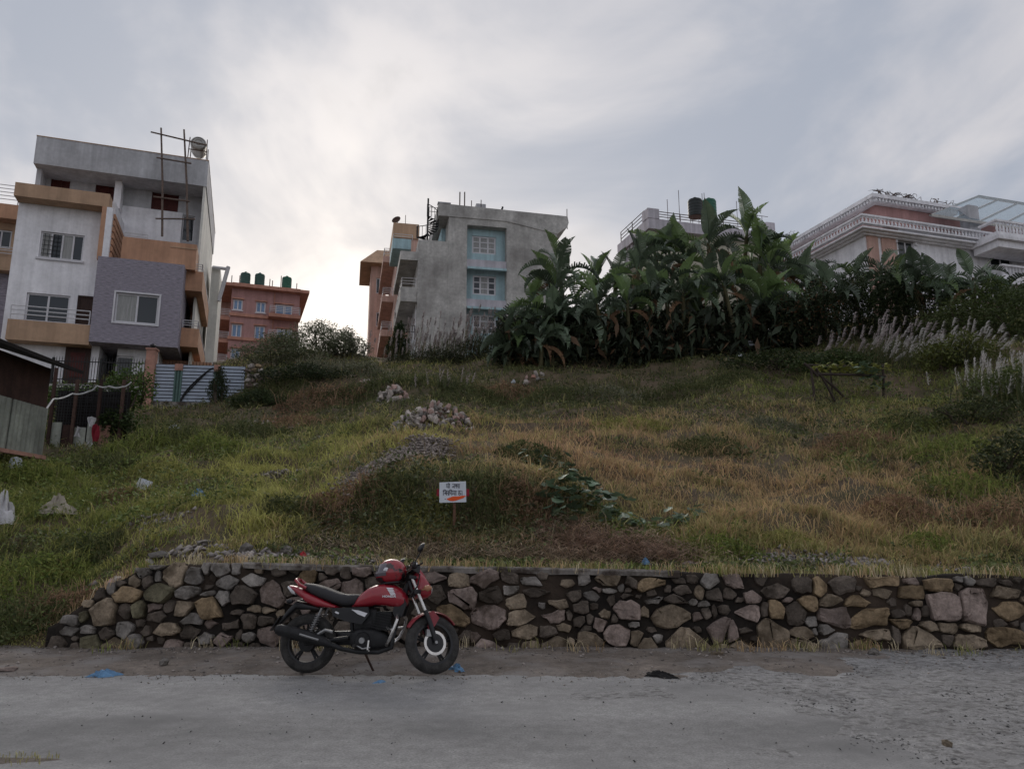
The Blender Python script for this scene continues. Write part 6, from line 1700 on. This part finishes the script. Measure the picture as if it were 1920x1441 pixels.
# ------------------------------------------------------------------ for-sale sign
M['sign_white'] = material('sign_white', (0.66,0.70,0.76), 0.6, var=0.06, scale=6)
M['sign_black'] = material('sign_black', (0.03,0.03,0.05), 0.7, var=0)
M['sign_orange'] = material('sign_orange', (0.85,0.11,0.02), 0.6, var=0.05)
M['post_wood'] = material('post_wood', (0.16,0.085,0.055), 0.8, var=0.3, scale=5, stretch=(4,4,.6))
def build_sign():
    b = G(851,1000); t = empty('land_sale_sign', b, R(-2), 'small white sign with black lettering on a wooden stake', 'sign')
    s = (b.y*CP + (b.z-CAM_H)*SP)/FPX
    z0 = P(850,942,b.y).z-b.z; z1 = P(850,903,b.y).z-b.z; w = 51*s; c = -3*s
    MB().box(-.022, .022, .02, .055, -.3, z1-.05).build('stake', M['post_wood'], t)
    bd = MB().add([(c-w/2,0,z0-.0),(c+w/2,0,z0+.01),(c+w/2-.01,0,z1+.01),(c-w/2-.004,0,z1-.008),(c-w/2,.018,z0),(c+w/2,.018,z0+.01),(c+w/2-.01,.018,z1+.01),(c-w/2-.004,.018,z1-.008)],[(0,1,2,3),(5,4,7,6),(0,4,5,1),(1,5,6,2),(2,6,7,3),(3,7,4,0)]).build('board', M['sign_white'], t)
    # red cloth tied behind, showing at both edges
    MB().box(c-w/2-.05, c+w/2+.045, .022, .034, z0+(z1-z0)*.32, z0+(z1-z0)*.66).build('red_backing', M['red_cloth'], t)
    H = z1-z0
    def text(body, x, z, size, sx=1.0):
        cu = bpy.data.curves.new('lettering', 'FONT'); cu.body = body; cu.size = size; cu.align_x = 'CENTER'; cu.extrude = .001; cu.offset = size*.012
        o = bpy.data.objects.new('lettering', cu); COL.objects.link(o); bpy.context.view_layer.update()
        me = bpy.data.meshes.new_from_object(o.evaluated_get(bpy.context.evaluated_depsgraph_get())); COL.objects.unlink(o); bpy.data.objects.remove(o)
        me.materials.clear(); me.materials.append(M['sign_black']); q = link_mesh('lettering', me, None, bd); q.location = (x, -.003, z); q.rotation_euler = (R(90),0,0); q.scale = (sx,1,1)
    hand_text(bd, c, z0, w, H)
    n = 26; V = []; F = []                              # orange editing scribble over the last line, shaped as a flat patch
    for k in range(n):
        a = 2*math.pi*k/n; V.append((c+w*.13+w*.34*math.cos(a)*(1+.1*math.sin(5*a)), -.003, z0+H*.22+H*.10*math.sin(a)*(1+.25*math.sin(3*a+1))+H*.07*math.cos(a)))
    V += [(x, -.0005, z) for x, y, z in V]; F = [tuple(range(n))]+[(k, (k+1) % n, n+(k+1) % n, n+k) for k in range(n)]
    MB().add(V, F).build('scribble_patch', M['sign_orange'], bd)
def hand_text(bd, c, z0, w, H):
    """two lines of Devanagari lettering drawn as brush strokes: yo jagga / bikrima chha"""
    def glyph(strokes, x, z, hgt, mb, th):
        for st in strokes:
            pts = [(x+a*hgt, z+b*hgt) for a, b in st]
            for (ax, az), (bx, bz) in zip(pts[:-1], pts[1:]):
                d = Vector((bx-ax, bz-az)); L = d.length
                if L < 1e-6: continue
                d /= L; n = Vector((-d.y, d.x))*th/2; e = d*th*.3
                q = [(ax-e.x+n.x, -.0035, az-e.y+n.y), (bx+e.x+n.x, -.0035, bz+e.y+n.y), (bx+e.x-n.x, -.0035, bz+e.y-n.y), (ax-e.x-n.x, -.0035, az-e.y-n.y)]
                mb.add(q, [(0,3,2,1)])
    top = [(0,1),(.72,1)]
    ya = [top, [(.6,1),(.6,0)], [(.1,.85),(.28,.75),(.3,.55),(.12,.45),(.15,.3),(.35,.22),(.6,.25)]]
    o_m = [[(0,1),(.25,1)], [(.14,1),(.14,0)], [(.14,1),(.0,1.22),(-.3,1.28)]]
    ja = [top, [(.6,1),(.6,0)], [(.6,.5),(.3,.5),(.15,.42),(.12,.28),(.3,.18),(.42,.3)]]
    gg = [[(0,1),(.95,1)], [(.15,1),(.15,.55),(.2,.42),(.3,.42)], [(.35,1),(.35,.0)], [(.52,1),(.52,.55),(.57,.42),(.67,.42)], [(.82,1),(.82,0)]]
    aa = [[(0,1),(.28,1)], [(.14,1),(.14,0)]]
    bi_i = [[(0,1),(.25,1)], [(.12,1),(.12,0)], [(.12,1),(.25,1.25),(.55,1.25),(.75,1.0)]]
    ba = [top, [(.6,1),(.6,0)], [(.6,.65),(.35,.7),(.14,.55),(.2,.35),(.42,.3),(.6,.42)], [(.2,.6),(.55,.38)]]
    ka = [[(0,1),(.85,1)], [(.42,1),(.42,0)], [(.42,.65),(.2,.68),(.08,.5),(.2,.32),(.42,.45)], [(.42,.55),(.65,.68),(.78,.5),(.66,.3)], [(.42,.2),(.2,.05)]]
    ii = [[(0,1),(.28,1)], [(.16,1),(.16,0)], [(.16,1),(.05,1.25),(-.25,1.25),(-.4,1.02)]]
    ma = [top, [(.6,1),(.6,0)], [(.18,1),(.18,.25),(.08,.22),(.1,.35),(.6,.35)]]
    chha = [[(0,1),(.8,1)], [(.45,1),(.45,.8),(.2,.72),(.15,.52),(.4,.45),(.2,.35),(.15,.15),(.4,.02),(.65,.15),(.65,.4),(.5,.5)]]
    danda = [[(.1,1),(.1,0)]]
    for z, h, row in ((z0+H*.70, H*.19, [(ya,.74),(o_m,.55),(None,.25),(ja,.74),(gg,.95),(aa,.3)]), (z0+H*.36, H*.21, [(bi_i,.28),(ba,.74),(ka,.86),(ii,.3),(ma,.72),(aa,.3),(None,.3),(chha,.85),(danda,.3)])):
        tot = sum(a for _, a in row)*h; k = 1.0; x = c-tot/2; mb = MB()
        for g, adv in row:
            if g: glyph(g, x, z, h, mb, h*.13)
            x += adv*h
        mb.build('lettering', M['sign_black'], bd)
    mb = MB(); glyph([[(0,.5),(.5,.5)]], c-w*.30, z0+H*.12, H*.12, mb, H*.025); mb.build('dash', M['sign_black'], bd)
build_sign()

# ------------------------------------------------------------------ bean trellis
def build_trellis():
    b = G(1532,758); t = empty('bean_trellis', b, 0, 'rough wooden bean trellis with leaves on top on the right slope', 'trellis')
    Y = b.y
    def pt(u, v, dy=0): return P(u, v, Y+dy)-b
    M['old_wood'] = material('old_wood', (0.055,0.042,0.035), .9, var=.4, scale=6)
    for nm, a, c, r in (('post',(1528,762,0),(1521,695,0),.05),('brace',(1587,748,.3),(1534,700,.0),.05),('brace',(1566,752,.2),(1530,690,0),.045),('rail',(1508,681,0),(1534,706,0),.05),('rail',(1532,701,0),(1660,705,.4),.05),('post',(1656,745,.4),(1655,682,.4),.05),('rail',(1515,684,1.2),(1660,690,1.6),.04),('post',(1560,745,1.3),(1556,684,1.3),.04)):
        p, q = pt(*a), pt(*c); p = p-Vector((0,0,.15)) if nm == 'post' else p
        MB().tube([p, (p+q)/2+Vector((.02,0,.02)), q], [r,r*.95,r*.85], 7).build(nm, M['old_wood'], t, True)
    vine([P(1525,688,Y+.6), P(1580,690,Y+.7), P(1625,692,Y+.6), P(1655,690,Y+.6)], 140, .2, 'yellowing bean vine lying over the trellis top', 'bean_vine', 'vine', .22, 12, 'vine_leaf_yellow', False, .10)
    vine([P(1610,700,Y+.2), P(1640,690,Y+.2), P(1640,730,Y+.2)], 55, .22, 'green bean vine hanging at the right end of the trellis', 'bean_vine', 'vine', .2, 13, 'vine_leaf', False, .22)
build_trellis()
# ------------------------------------------------------------------ motorcycle
M['red_paint'] = material('red_paint', (0.30,0.012,0.025), 0.28, var=0.12, scale=5, spec=.5, coat=.6)
M['dusty_red'] = material('dusty_red', (0.24,0.03,0.04), 0.45, var=0.2, scale=8, spec=.4)
M['tyre'] = material('tyre', (0.042,0.04,0.038), 0.85, var=0.5, scale=9, bump=.3, bscale=60)
M['black_paint'] = material('black_paint', (0.012,0.012,0.014), 0.35, var=0.2, spec=.4)
M['engine_black'] = material('engine_black', (0.02,0.02,0.021), 0.5, var=0.4, scale=14, metal=.2)
M['seat_vinyl'] = material('seat_vinyl', (0.032,0.031,0.034), 0.55, var=0.15, scale=10, bump=.15, bscale=120)
M['chrome'] = material('chrome', (0.62,0.60,0.58), 0.25, metal=.9, var=0.12, scale=20)
M['alloy'] = material('alloy', (0.30,0.30,0.30), 0.4, metal=.7, var=0.2)
M['white_paint'] = material('white_paint', (0.72,0.72,0.75), 0.4, var=0.05)
M['lamp_glass'] = material('lamp_glass', (0.35,0.33,0.32), 0.1, var=0.05, spec=.7)
M['amber'] = material('amber', (0.42,0.21,0.12), 0.2, var=0.05)
TANK = [(.462,.69,.668,.05,2.4),(.50,.745,.664,.085,2.6),(.56,.812,.664,.112,2.8),(.64,.872,.672,.135,3),(.72,.902,.69,.15,3),(.82,.915,.684,.158,3),(.92,.900,.668,.155,3),(.99,.862,.664,.14,2.8),(1.035,.815,.68,.11,2.6),(1.058,.765,.71,.05,2.2)]
def tank_y(x, z):
    xs = [s[0] for s in TANK]; zt = np.interp(x, xs, [s[1] for s in TANK]); zb = np.interp(x, xs, [s[2] for s in TANK]); hy = np.interp(x, xs, [s[3] for s in TANK])
    q = min(.98, abs((z-(zt+zb)/2)/((zt-zb)/2))); return hy*(1-q**3)**(1/3)
def wheel(parent, c, r, wt, front, loc_rot=None):
    w = empty('wheel', c); w.parent = parent; del_tag(w)
    if loc_rot: w.rotation_euler = loc_rot
    ri = r*.70
    prof = [(ri,-wt*.42),(ri+.02,-wt*.5),(r-.035,-wt*.52),(r-.012,-wt*.36),(r,-wt*.12),(r,wt*.12),(r-.012,wt*.36),(r-.035,wt*.52),(ri+.02,wt*.5),(ri,wt*.42)]
    MB().lathe(prof, 44, 'Y', closed=True).build('tyre', M['tyre'], w, True)
    mb = MB().lathe([(ri+.004,-.042),(ri-.02,-.04),(ri-.024,0),(ri-.02,.04),(ri+.004,.042),(ri+.003,0)], 44, 'Y', closed=True)
    for k in range(5):
        for e in (-.09,.09):
            a = 2*math.pi*k/5+.3; p0 = (.035*math.cos(a), 0, .035*math.sin(a)); p1 = ((ri-.012)*math.cos(a+e), 0, (ri-.012)*math.sin(a+e))
            mb.tube([p0, p1], [.017,.011], 6)
    mb.lathe([(.0,-.055),(.045,-.055),(.05,-.03),(.05,.03),(.045,.055),(0,.055)], 18, 'Y')
    mb.build('rim', M['black_paint'], w, True)
    if front:
        pr = [(.096,-.072),(.124,-.072),(.124,-.066),(.096,-.066)]
        mb = MB().lathe(pr, 36, 'Y', closed=True)
        mb.build('brake_disc', M['chrome'], w)
        mb = MB().lathe([(.03,-.07),(.097,-.07),(.097,-.067),(.03,-.067)], 20, 'Y', closed=True); mb.build('disc_carrier', M['black_paint'], w)
        MB().box(-.10,-.045,-.085,-.05,.06,.13).build('caliper', M['alloy'], w)
    else:
        MB().lathe([(.0,-.06),(.085,-.06),(.09,-.05),(.09,.02),(0,.02)], 24, 'Y').build('drum_brake', M['engine_black'], w, True)
    return w
def del_tag(o):
    for k in ('label','category','group','kind'):
        if k in o: del o[k]
def build_bike():
    a, b = vg(571,1263), vg(808,1266); 
    yaw = math.atan2(b.y-a.y, b.x-a.x)
    root = empty('motorcycle', (a.x, a.y+.06, .03), 0, 'red and black motorcycle parked on the verge in front of the wall', 'motorcycle')
    S = (b-a).length/1.335
    root.scale = (S,S,S); root.rotation_euler = (R(-4.0), 0, yaw)
    RW = .302
    wheel(root, (0,0,RW), RW, .115, False)
    # ---- steered front assembly
    fx = 1.335; st = R(35)
    def F(p):                                            # turn a point about the steering axis
        ax0 = Vector((1.03,0,1.0)); ax1 = Vector((1.31,0,.36)); d = (ax0-ax1).normalized()
        return ax0 + Matrix.Rotation(st, 3, d) @ (Vector(p)-ax0)
    def steer(mb): mb.v = [tuple(F(p)) for p in mb.v]; return mb
    ax0 = Vector((1.03,0,1.0)); ax1 = Vector((1.31,0,.36)); d = (ax0-ax1).normalized(); Q = Matrix.Rotation(st, 3, d)
    w = wheel(root, F((fx,0,RW)), RW, .095, True); w.rotation_euler = Q.to_euler()
    for s in (-1, 1):
        y = .085*s
        steer(MB().tube([(1.055,y,.965),(1.225,y,.60)], .0185, 10)).build('fork_tube', M['chrome'], root, True)
        steer(MB().tube([(1.215,y,.625),(1.28,y,.475),(1.325,y,.345),(1.335,y,.30)], [.026,.027,.026,.02], 10)).build('fork_slider', M['black_paint'], root, True)
    steer(MB().tube([(fx,-.11,RW),(fx,.11,RW)], .016, 10)).build('front_axle', M['alloy'], root, True)
    steer(MB().box(1.02,1.10,-.115,.115,.94,.975).box(1.08,1.15,-.115,.115,.79,.83).tube([(1.045,0,.98),(1.12,0,.78)], .03, 8)).build('triple_clamp', M['black_paint'], root)
    # front fender
    mb = MB(); V = []; n = 15; R0 = RW+.035
    angs = [R(152-112*k/(n-1)) for k in range(n)]
    for k, a_ in enumerate(angs):
        e = min(k, n-1-k)/3; wd = .068*min(1, .55+.45*e)
        for j in range(7):
            t = -1+2*j/6; V.append((fx+(R0-.028*t*t)*math.cos(a_), wd*t, RW+(R0-.028*t*t)*math.sin(a_)))
    for k, a_ in enumerate(angs):
        e = min(k, n-1-k)/3; wd = .064*min(1, .55+.45*e)
        for j in range(7):
            t = -1+2*j/6; V.append((fx+(R0-.006-.028*t*t)*math.cos(a_), wd*t, RW+(R0-.006-.028*t*t)*math.sin(a_)))
    F_ = []
    for o_ in (0, n*7):
        for k in range(n-1):
            for j in range(6): q = o_+k*7+j; F_.append((q,q+1,q+8,q+7) if o_ == 0 else (q,q+7,q+8,q+1))
    mb.add(V, F_); 
    for s in (-1,1): mb.add([(fx-.10,.07*s,.60),(fx-.02,.072*s,.63),(fx+.05,.07*s,.56),(fx-.05,.076*s,.40),(fx-.08,.076*s,.42)], [(0,1,2,3,4)])
    steer(mb).build('front_fender', M['dusty_red'], root, True)
    # headlamp fairing
    steer(MB().loft([(1.10,1.00,.80,.06,2.4),(1.14,1.055,.775,.105,2.6),(1.19,1.02,.765,.12,2.6),(1.24,.965,.765,.115,2.5),(1.285,.91,.785,.085,2.3),(1.30,.88,.81,.05,2.2)], 20)).build('headlamp_cowl', M['red_paint'], root, True)
    steer(MB().add([(1.115,-.07,1.00),(1.115,.07,1.00),(1.235,.05,.985),(1.235,-.05,.985),(1.13,-.06,1.10),(1.13,.06,1.10)], [(0,3,4),(1,5,2),(3,2,5,4),(0,4,5,1),(0,1,2,3)])).build('fly_screen', M['red_paint'], root)
    steer(MB().loft([(1.245,.935,.80,.095,2.5),(1.30,.905,.805,.075,2.4),(1.318,.88,.825,.04,2.2)], 18)).build('headlamp', M['lamp_glass'], root, True)
    for s in (-1,1):
        steer(MB().tube([(1.17,.11*s,.83),(1.18,.20*s,.825)], .011, 6).loft([(1.15,.845,.805,.022,2,.215*s),(1.19,.86,.79,.032,2,.215*s),(1.23,.84,.81,.018,2,.215*s)], 12)).build('indicator', M['amber'], root, True)
    # handlebar, clocks, levers, mirrors
    steer(MB().tube([(1.00,-.36,1.03),(1.01,-.24,1.04),(1.06,-.12,1.06),(1.06,.12,1.06),(1.01,.24,1.04),(1.00,.36,1.03)], .013, 8)).build('handlebar', M['chrome'], root, True)
    for s in (-1,1):
        steer(MB().tube([(1.00,.36*s,1.03),(1.003,.25*s,1.038)], .018, 8)).build('grip', M['tyre'], root, True)
        steer(MB().box(1.0,1.05,(.235*s)-.03,(.235*s)+.03,1.02,1.08).tube([(1.03,.22*s,1.05),(1.07,.28*s,1.045),(1.06,.38*s,1.035)], .008, 6)).build('lever', M['black_paint'], root)
        hd = (1.075,.30*s,1.225)
        steer(MB().tube([(1.03,.235*s,1.07),(1.05,.25*s,1.12),(1.075,.29*s,1.185)], .007, 6)).build('mirror_stalk', M['black_paint'], root)
        mb = MB(); mb.loft([(hd[0]-.03,hd[2]+.015,hd[2]-.02,.03,2.2,hd[1]),(hd[0]-.012,hd[2]+.045,hd[2]-.045,.055,2.3,hd[1]),(hd[0]+.012,hd[2]+.05,hd[2]-.05,.06,2.3,hd[1])], 16)
        mb.v = [(x+.0*(z-hd[2])+.35*(z-hd[2]), y, z) for x, y, z in mb.v]; steer(mb).build('mirror', M['black_paint'], root, True)
    steer(MB().box(1.075,1.145,-.10,.10,1.02,1.10).lathe([(.0,0),(.045,0),(.05,.03),(0,.035)], 16, 'X', (1.06,-.05,1.08)).lathe([(0,0),(.045,0),(.05,.03),(0,.035)], 16, 'X', (1.06,.05,1.08))).build('instrument_cluster', M['black_paint'], root)
    for s in (-1, 1): steer(MB().tube([(1.06,.1*s,1.05),(1.12,.16*s,.98),(1.11,.12*s,.86),(1.05,.06*s,.78)], .008, 6)).build('cable', M['tyre'], root, True)
    # ---- body
    tk = MB().loft(TANK, 28).build('fuel_tank', M['red_paint'], root, True)
    MB().lathe([(.04,.915),(.045,.925),(.03,.932),(0,.933)], 18, c=(.84,0,0)).build('filler_cap', M['alloy'], tk, True)
    # wing emblem and wordmark on the near side
    def decal(polys, mat, nm):
        mb = MB()
        for pl in polys:
            k = len(pl); V = [(x, -(tank_y(x,z)+.0035), z) for x, z in pl]+[(x, -(tank_y(x,z)-.004), z) for x, z in pl]
            mb.add(V, [tuple(range(k))]+[(i, k+i, k+(i+1) % k, (i+1) % k) for i in range(k)])
        mb.build(nm, mat, tk)
    wing = []
    for k in range(5):
        z = .868-.0155*k; x1 = .925+.008*k-.0*k; x0 = .848+.011*k
        wing.append([(x0, z+.004), (x0+.012, z-.009), (x1-.008, z-.0095), (x1, z-.003), (x1-.02, z+.003)])
    decal(wing, M['white_paint'], 'wing_emblem')
    cu = bpy.data.curves.new('wordmark', 'FONT'); cu.body = 'HONDA'; cu.size = .033; cu.align_x = 'CENTER'; cu.extrude = .0015; cu.offset = .0012; cu.space_character = 1.05
    o = bpy.data.objects.new('wordmark', cu); COL.objects.link(o); bpy.context.view_layer.update()
    me = bpy.data.meshes.new_from_object(o.evaluated_get(bpy.context.evaluated_depsgraph_get())); COL.objects.unlink(o); bpy.data.objects.remove(o)
    for v in me.vertices:
        x, z = .885+v.co.x*1.12, .773+v.co.y*.9; v.co = (x, -(tank_y(x,z)+.003)-v.co.z, z)
    me.materials.clear(); link_mesh('wordmark', me, M['white_paint'], tk)
    st_ = MB().loft([(-.095,.90,.875,.05,2.4),(-.06,.918,.85,.09,2.6),(.02,.912,.80,.115,2.8),(.10,.895,.765,.125,3),(.18,.872,.735,.13,3),(.27,.838,.705,.125,3),(.35,.813,.685,.12,3),(.43,.803,.675,.115,3),(.50,.805,.685,.10,2.8),(.555,.80,.72,.06,2.4)], 24)
    st_.build('seat', M['seat_vinyl'], root, True)
    MB().loft([(-.245,.895,.872,.03,2.2),(-.18,.89,.825,.075,2.5),(-.10,.865,.765,.10,2.8),(-.02,.825,.705,.115,3),(.08,.785,.672,.125,3),(.2,.73,.66,.13,3),(.30,.69,.655,.12,2.6),(.325,.675,.66,.08,2.2)], 22).build('tail_cowl', M['red_paint'], root, True)
    MB().loft([(-.262,.885,.862,.03,2.2),(-.22,.89,.81,.05,2.3),(-.17,.87,.79,.06,2.4)], 14).build('tail_lamp', M['white_paint'], root, True)
    for s in (-1,1): MB().tube([(-.03,.105*s,.865),(-.10,.12*s,.90),(-.155,.09*s,.945),(-.165,.03*s,.955)], [.014,.016,.017,.017], 8).build('grab_rail', M['red_paint'], root, True)
    # rear mudguard, plate holder
    MB().loft([(-.36,.46,.44,.05,2.6),(-.30,.555,.49,.06,2.8),(-.22,.66,.57,.075,2.8),(-.14,.74,.64,.085,2.8),(0,.70,.64,.09,2.8),(.12,.67,.63,.09,2.8)], 14).build('rear_mudguard', M['black_paint'], root, True)
    MB().add([(-.395,-.08,.425),(-.395,.08,.425),(-.30,.08,.57),(-.30,-.08,.57),(-.40,-.08,.43),(-.40,.08,.43),(-.307,.08,.577),(-.307,-.08,.577)], [(0,1,2,3),(4,7,6,5),(0,3,7,4),(1,5,6,2),(0,4,5,1)]).build('number_plate', M['black_paint'], root)
    for s in (-1,1): MB().tube([(-.16,.08*s,.735),(-.175,.17*s,.73)], .01, 6).loft([(-.20,.745,.71,.02,2,.185*s),(-.17,.755,.70,.028,2,.185*s),(-.14,.745,.71,.02,2,.185*s)], 12).build('indicator', M['black_paint'], root, True)
    # side panels with pale flash
    for s in (-1,1):
        MB().add([(.26,.105*s,.66),(.66,.13*s,.675),(.68,.135*s,.60),(.60,.13*s,.50),(.42,.12*s,.53),(.28,.11*s,.58)], [(0,1,2,3,4,5)]).add([(.26,.085*s,.66),(.66,.11*s,.675),(.68,.115*s,.60),(.60,.11*s,.50),(.42,.10*s,.53),(.28,.09*s,.58)], [(0,1,2,3,4,5)]).build('side_panel', M['black_paint'], root)
        MB().add([(.485,.137*s,.648),(.56,.139*s,.64),(.66,.142*s,.61),(.63,.142*s,.575),(.56,.139*s,.60)], [(0,1,2,3,4)]).add([(.485,.13*s,.648),(.56,.13*s,.64),(.66,.135*s,.61),(.63,.135*s,.575),(.56,.13*s,.60)], [(0,1,2,3,4)]).build('side_flash', M['white_paint'], root)
        # side badge
        MB().prism([(.30,.618),(.315,.63),(.35,.615),(.345,.60),(.32,.607)], .118*s-.001, .118*s+.001).build('side_badge', M['white_paint'], root)
    # frame, swingarm, shocks, chain case
    mb = MB().tube([(1.05,0,.92),(.98,0,.66),(.93,0,.45),(.86,0,.28)], .024, 8).tube([(1.03,0,.86),(.8,0,.70),(.5,0,.68),(.1,0,.72),(-.15,0,.80)], .024, 8).tube([(.5,0,.68),(.46,0,.50),(.48,0,.30),(.86,0,.24)], .022, 8)
    mb.build('frame', M['black_paint'], root, True)
    for s in (-1,1):
        MB().tube([(0,.10*s,RW),(.46,.085*s,.36)], [.02,.026], 8).build('swingarm', M['engine_black'], root, True)
        mb = MB().tube([(.03,.115*s,.36),(.16,.115*s,.66)], .013, 8)
        for k in range(8):
            q = .2+.08*k; c = (.03+.13*q,.115*s,.36+.30*q); mb.lathe([(.03,-.006),(.036,0),(.03,.006)], 12, 'Z', c)
        mb.build('shock', M['alloy'], root, True)
    MB().loft([(-.06,.39,.25,.02,3,.10),(.2,.42,.27,.025,3,.105),(.48,.43,.28,.03,3,.10)], 12).build('chain_case', M['black_paint'], root, True)
    # ---- engine
    en = MB().loft([(.48,.42,.27,.10,4),(.56,.46,.235,.135,4),(.72,.46,.23,.14,4),(.84,.42,.245,.12,4),(.90,.36,.27,.08,3)], 24).build('engine', M['engine_black'], root, True)
    for k in range(7):
        t = k/6; c0 = Vector((.78+.05*t, 0, .45+.15*t))
        MB().add([(c0.x-.085,-.105,c0.z+.018),(c0.x+.085,-.105,c0.z-.012),(c0.x+.085,.105,c0.z-.012),(c0.x-.085,.105,c0.z+.018),(c0.x-.083,-.105,c0.z+.027),(c0.x+.087,-.105,c0.z-.003),(c0.x+.087,.105,c0.z-.003),(c0.x-.083,.105,c0.z+.027)], [(0,3,2,1),(4,5,6,7),(0,1,5,4),(1,2,6,5),(2,3,7,6),(3,0,4,7)]).build('cooling_fin', M['engine_black'], en)
    MB().loft([(.50,.655,.40,.06,4),(.60,.67,.42,.085,4),(.74,.665,.44,.09,4)], 16).build('air_box', M['engine_black'], root, True)
    for s in (-1,1): MB().prism([(.93,.70),(1.04,.76),(1.06,.70),(1.02,.58),(.95,.56),(.92,.62)], .085*s-.02, .085*s+.02).build('tank_shroud', M['black_paint'], root)
    MB().box(.72,.90,-.08,.08,.44,.63).build('cylinder', M['engine_black'], en)
    MB().lathe([(.0,-.16),(.075,-.16),(.085,-.145),(.09,-.12),(.09,.12),(.085,.15),(0,.16)], 24, 'Y', (.62,0,.34)).build('clutch_cover', M['engine_black'], en, True)
    MB().lathe([(0,-.172),(.03,-.172),(.034,-.158),(0,-.158)], 14, 'Y', (.62,0,.34)).build('oil_cap', M['alloy'], en, True)
    MB().box(.58,.70,-.09,.09,.50,.62).build('carburettor', M['engine_black'], en)
    # ---- exhaust on the near side
    MB().tube([(.88,-.06,.50),(.945,-.09,.42),(.93,-.13,.27),(.80,-.15,.225),(.60,-.155,.225),(.42,-.16,.255),(.28,-.165,.30)], [.02,.022,.022,.022,.023,.024,.028], 10).build('exhaust_pipe', M['engine_black'], root, True)
    mf = MB().tube([(.30,-.165,.29),(.22,-.17,.325),(.05,-.175,.375),(-.14,-.18,.42),(-.25,-.18,.438),(-.29,-.18,.445)], [.03,.048,.058,.062,.06,.045], 18).build('muffler', M['engine_black'], root, True)
    MB().tube([(-.02,-.236,.40),(.18,-.226,.345)], .012, 6).build('heat_shield', M['alloy'], mf, True)
    MB().tube([(-.285,-.18,.444),(-.305,-.18,.449)], [.03,.028], 12).build('muffler_tip', M['dark'], mf)
    # crash guard loops, pegs, pedal, stands
    for s in (-1,1):
        MB().tube([(.955,.05*s,.60),(.98,.16*s,.585),(1.0,.24*s,.55),(.975,.27*s,.46),(.93,.25*s,.36),(.88,.16*s,.30),(.86,.05*s,.29)], .0165, 10).build('crash_guard', M['chrome'], root, True)
        MB().tube([(.86,.08*s,.47),(.90,.18*s,.455),(.955,.262*s,.455)], .014, 8).build('guard_strut', M['chrome'], root, True)
        MB().tube([(.55,.13*s,.285),(.56,.25*s,.29)], .017, 8).build('foot_peg', M['tyre'], root, True)
    MB().tube([(.56,-.15,.29),(.64,-.19,.26),(.72,-.2,.275)], .009, 6).build('brake_pedal', M['alloy'], root, True)
    MB().tube([(.70,-.155,.30),(.70,-.19,.34),(.695,-.20,.25),(.72,-.24,.245)], .009, 6).build('kick_starter', M['chrome'], root, True)
    MB().tube([(.56,.10,.26),(.62,.20,.10),(.66,.275,-.012)], [.014,.012,.012], 8).box(.62,.70,.25,.30,-.012,-.004).build('side_stand', M['rusty_metal'], root)
    MB().tube([(-.03,-.12,.42),(.09,-.12,.36),(.12,-.125,.385)], .011, 6).build('brake_rod', M['chrome'], root, True)
    MB().tube([(.10,-.13,.37),(.22,-.14,.44),(.30,-.14,.42)], .018, 8).build('rear_peg_bracket', M['alloy'], root, True)
    return root
BIKE = build_bike()

def build_helmet():
    h = empty('helmet', (0,0,0), 0, 'red and black full face helmet resting on the motorcycle tank', 'helmet')
    bpy.context.view_layer.update()
    h.matrix_world = BIKE.matrix_world @ Matrix.Translation((.865,0,1.035)) @ Matrix.Rotation(R(180), 4, 'Z') @ Matrix.Rotation(R(6), 4, 'Y')
    # local: visor faces +x
    def shell(th, ph, k=1.0):
        x = math.cos(ph)*math.cos(th); y = math.cos(ph)*math.sin(th); z = math.sin(ph)
        return (x*.165*k+(.018 if x > 0 and z < .1 else 0)*x, y*.128*k, z*.138*k)
    def surf(t0, t1, p0, p1, k, n=20, m=12):
        V, F = [], []
        for j in range(m+1):
            for i in range(n+1): V.append(shell(t0+(t1-t0)*i/n, p0+(p1-p0)*j/m, k))
        for j in range(m):
            for i in range(n): a = j*(n+1)+i; F.append((a,a+1,a+n+2,a+n+1))
        return MB().add(V, F)
    hm = material('helmet_paint', (0.30,0.012,0.022), 0.25, var=0, spec=.5, coat=.7, patch=((0.02,0.012,0.014), 9.0, 0.50, 0.56))
    surf(0, 2*math.pi, R(-62), R(90), 1.0, 36, 20).build('shell', hm, h, True)
    surf(R(-80), R(80), R(-14), R(42), 1.025, 20, 10).build('visor', material('visor', (0.09,0.075,0.09), 0.08, var=0, spec=.8, coat=.5), h, True)
    surf(R(-62), R(62), R(-62), R(-20), 1.05, 18, 8).build('chin_bar', M['black_paint'], h, True)
    for s in (-1,1):
        MB().lathe([(.0,0),(.026,0),(.03,.006),(0,.012)], 16, 'Y', (.03,.128*s-(.012 if s > 0 else 0),.02)).build('visor_pivot', M['white_paint'], h, True)
    MB().lathe([(.10,-.125),(.118,-.118),(.118,-.105),(.10,-.10)], 28, closed=True).build('neck_trim', M['black_paint'], h, True)
    m = h.matrix_world.copy()
build_helmet()
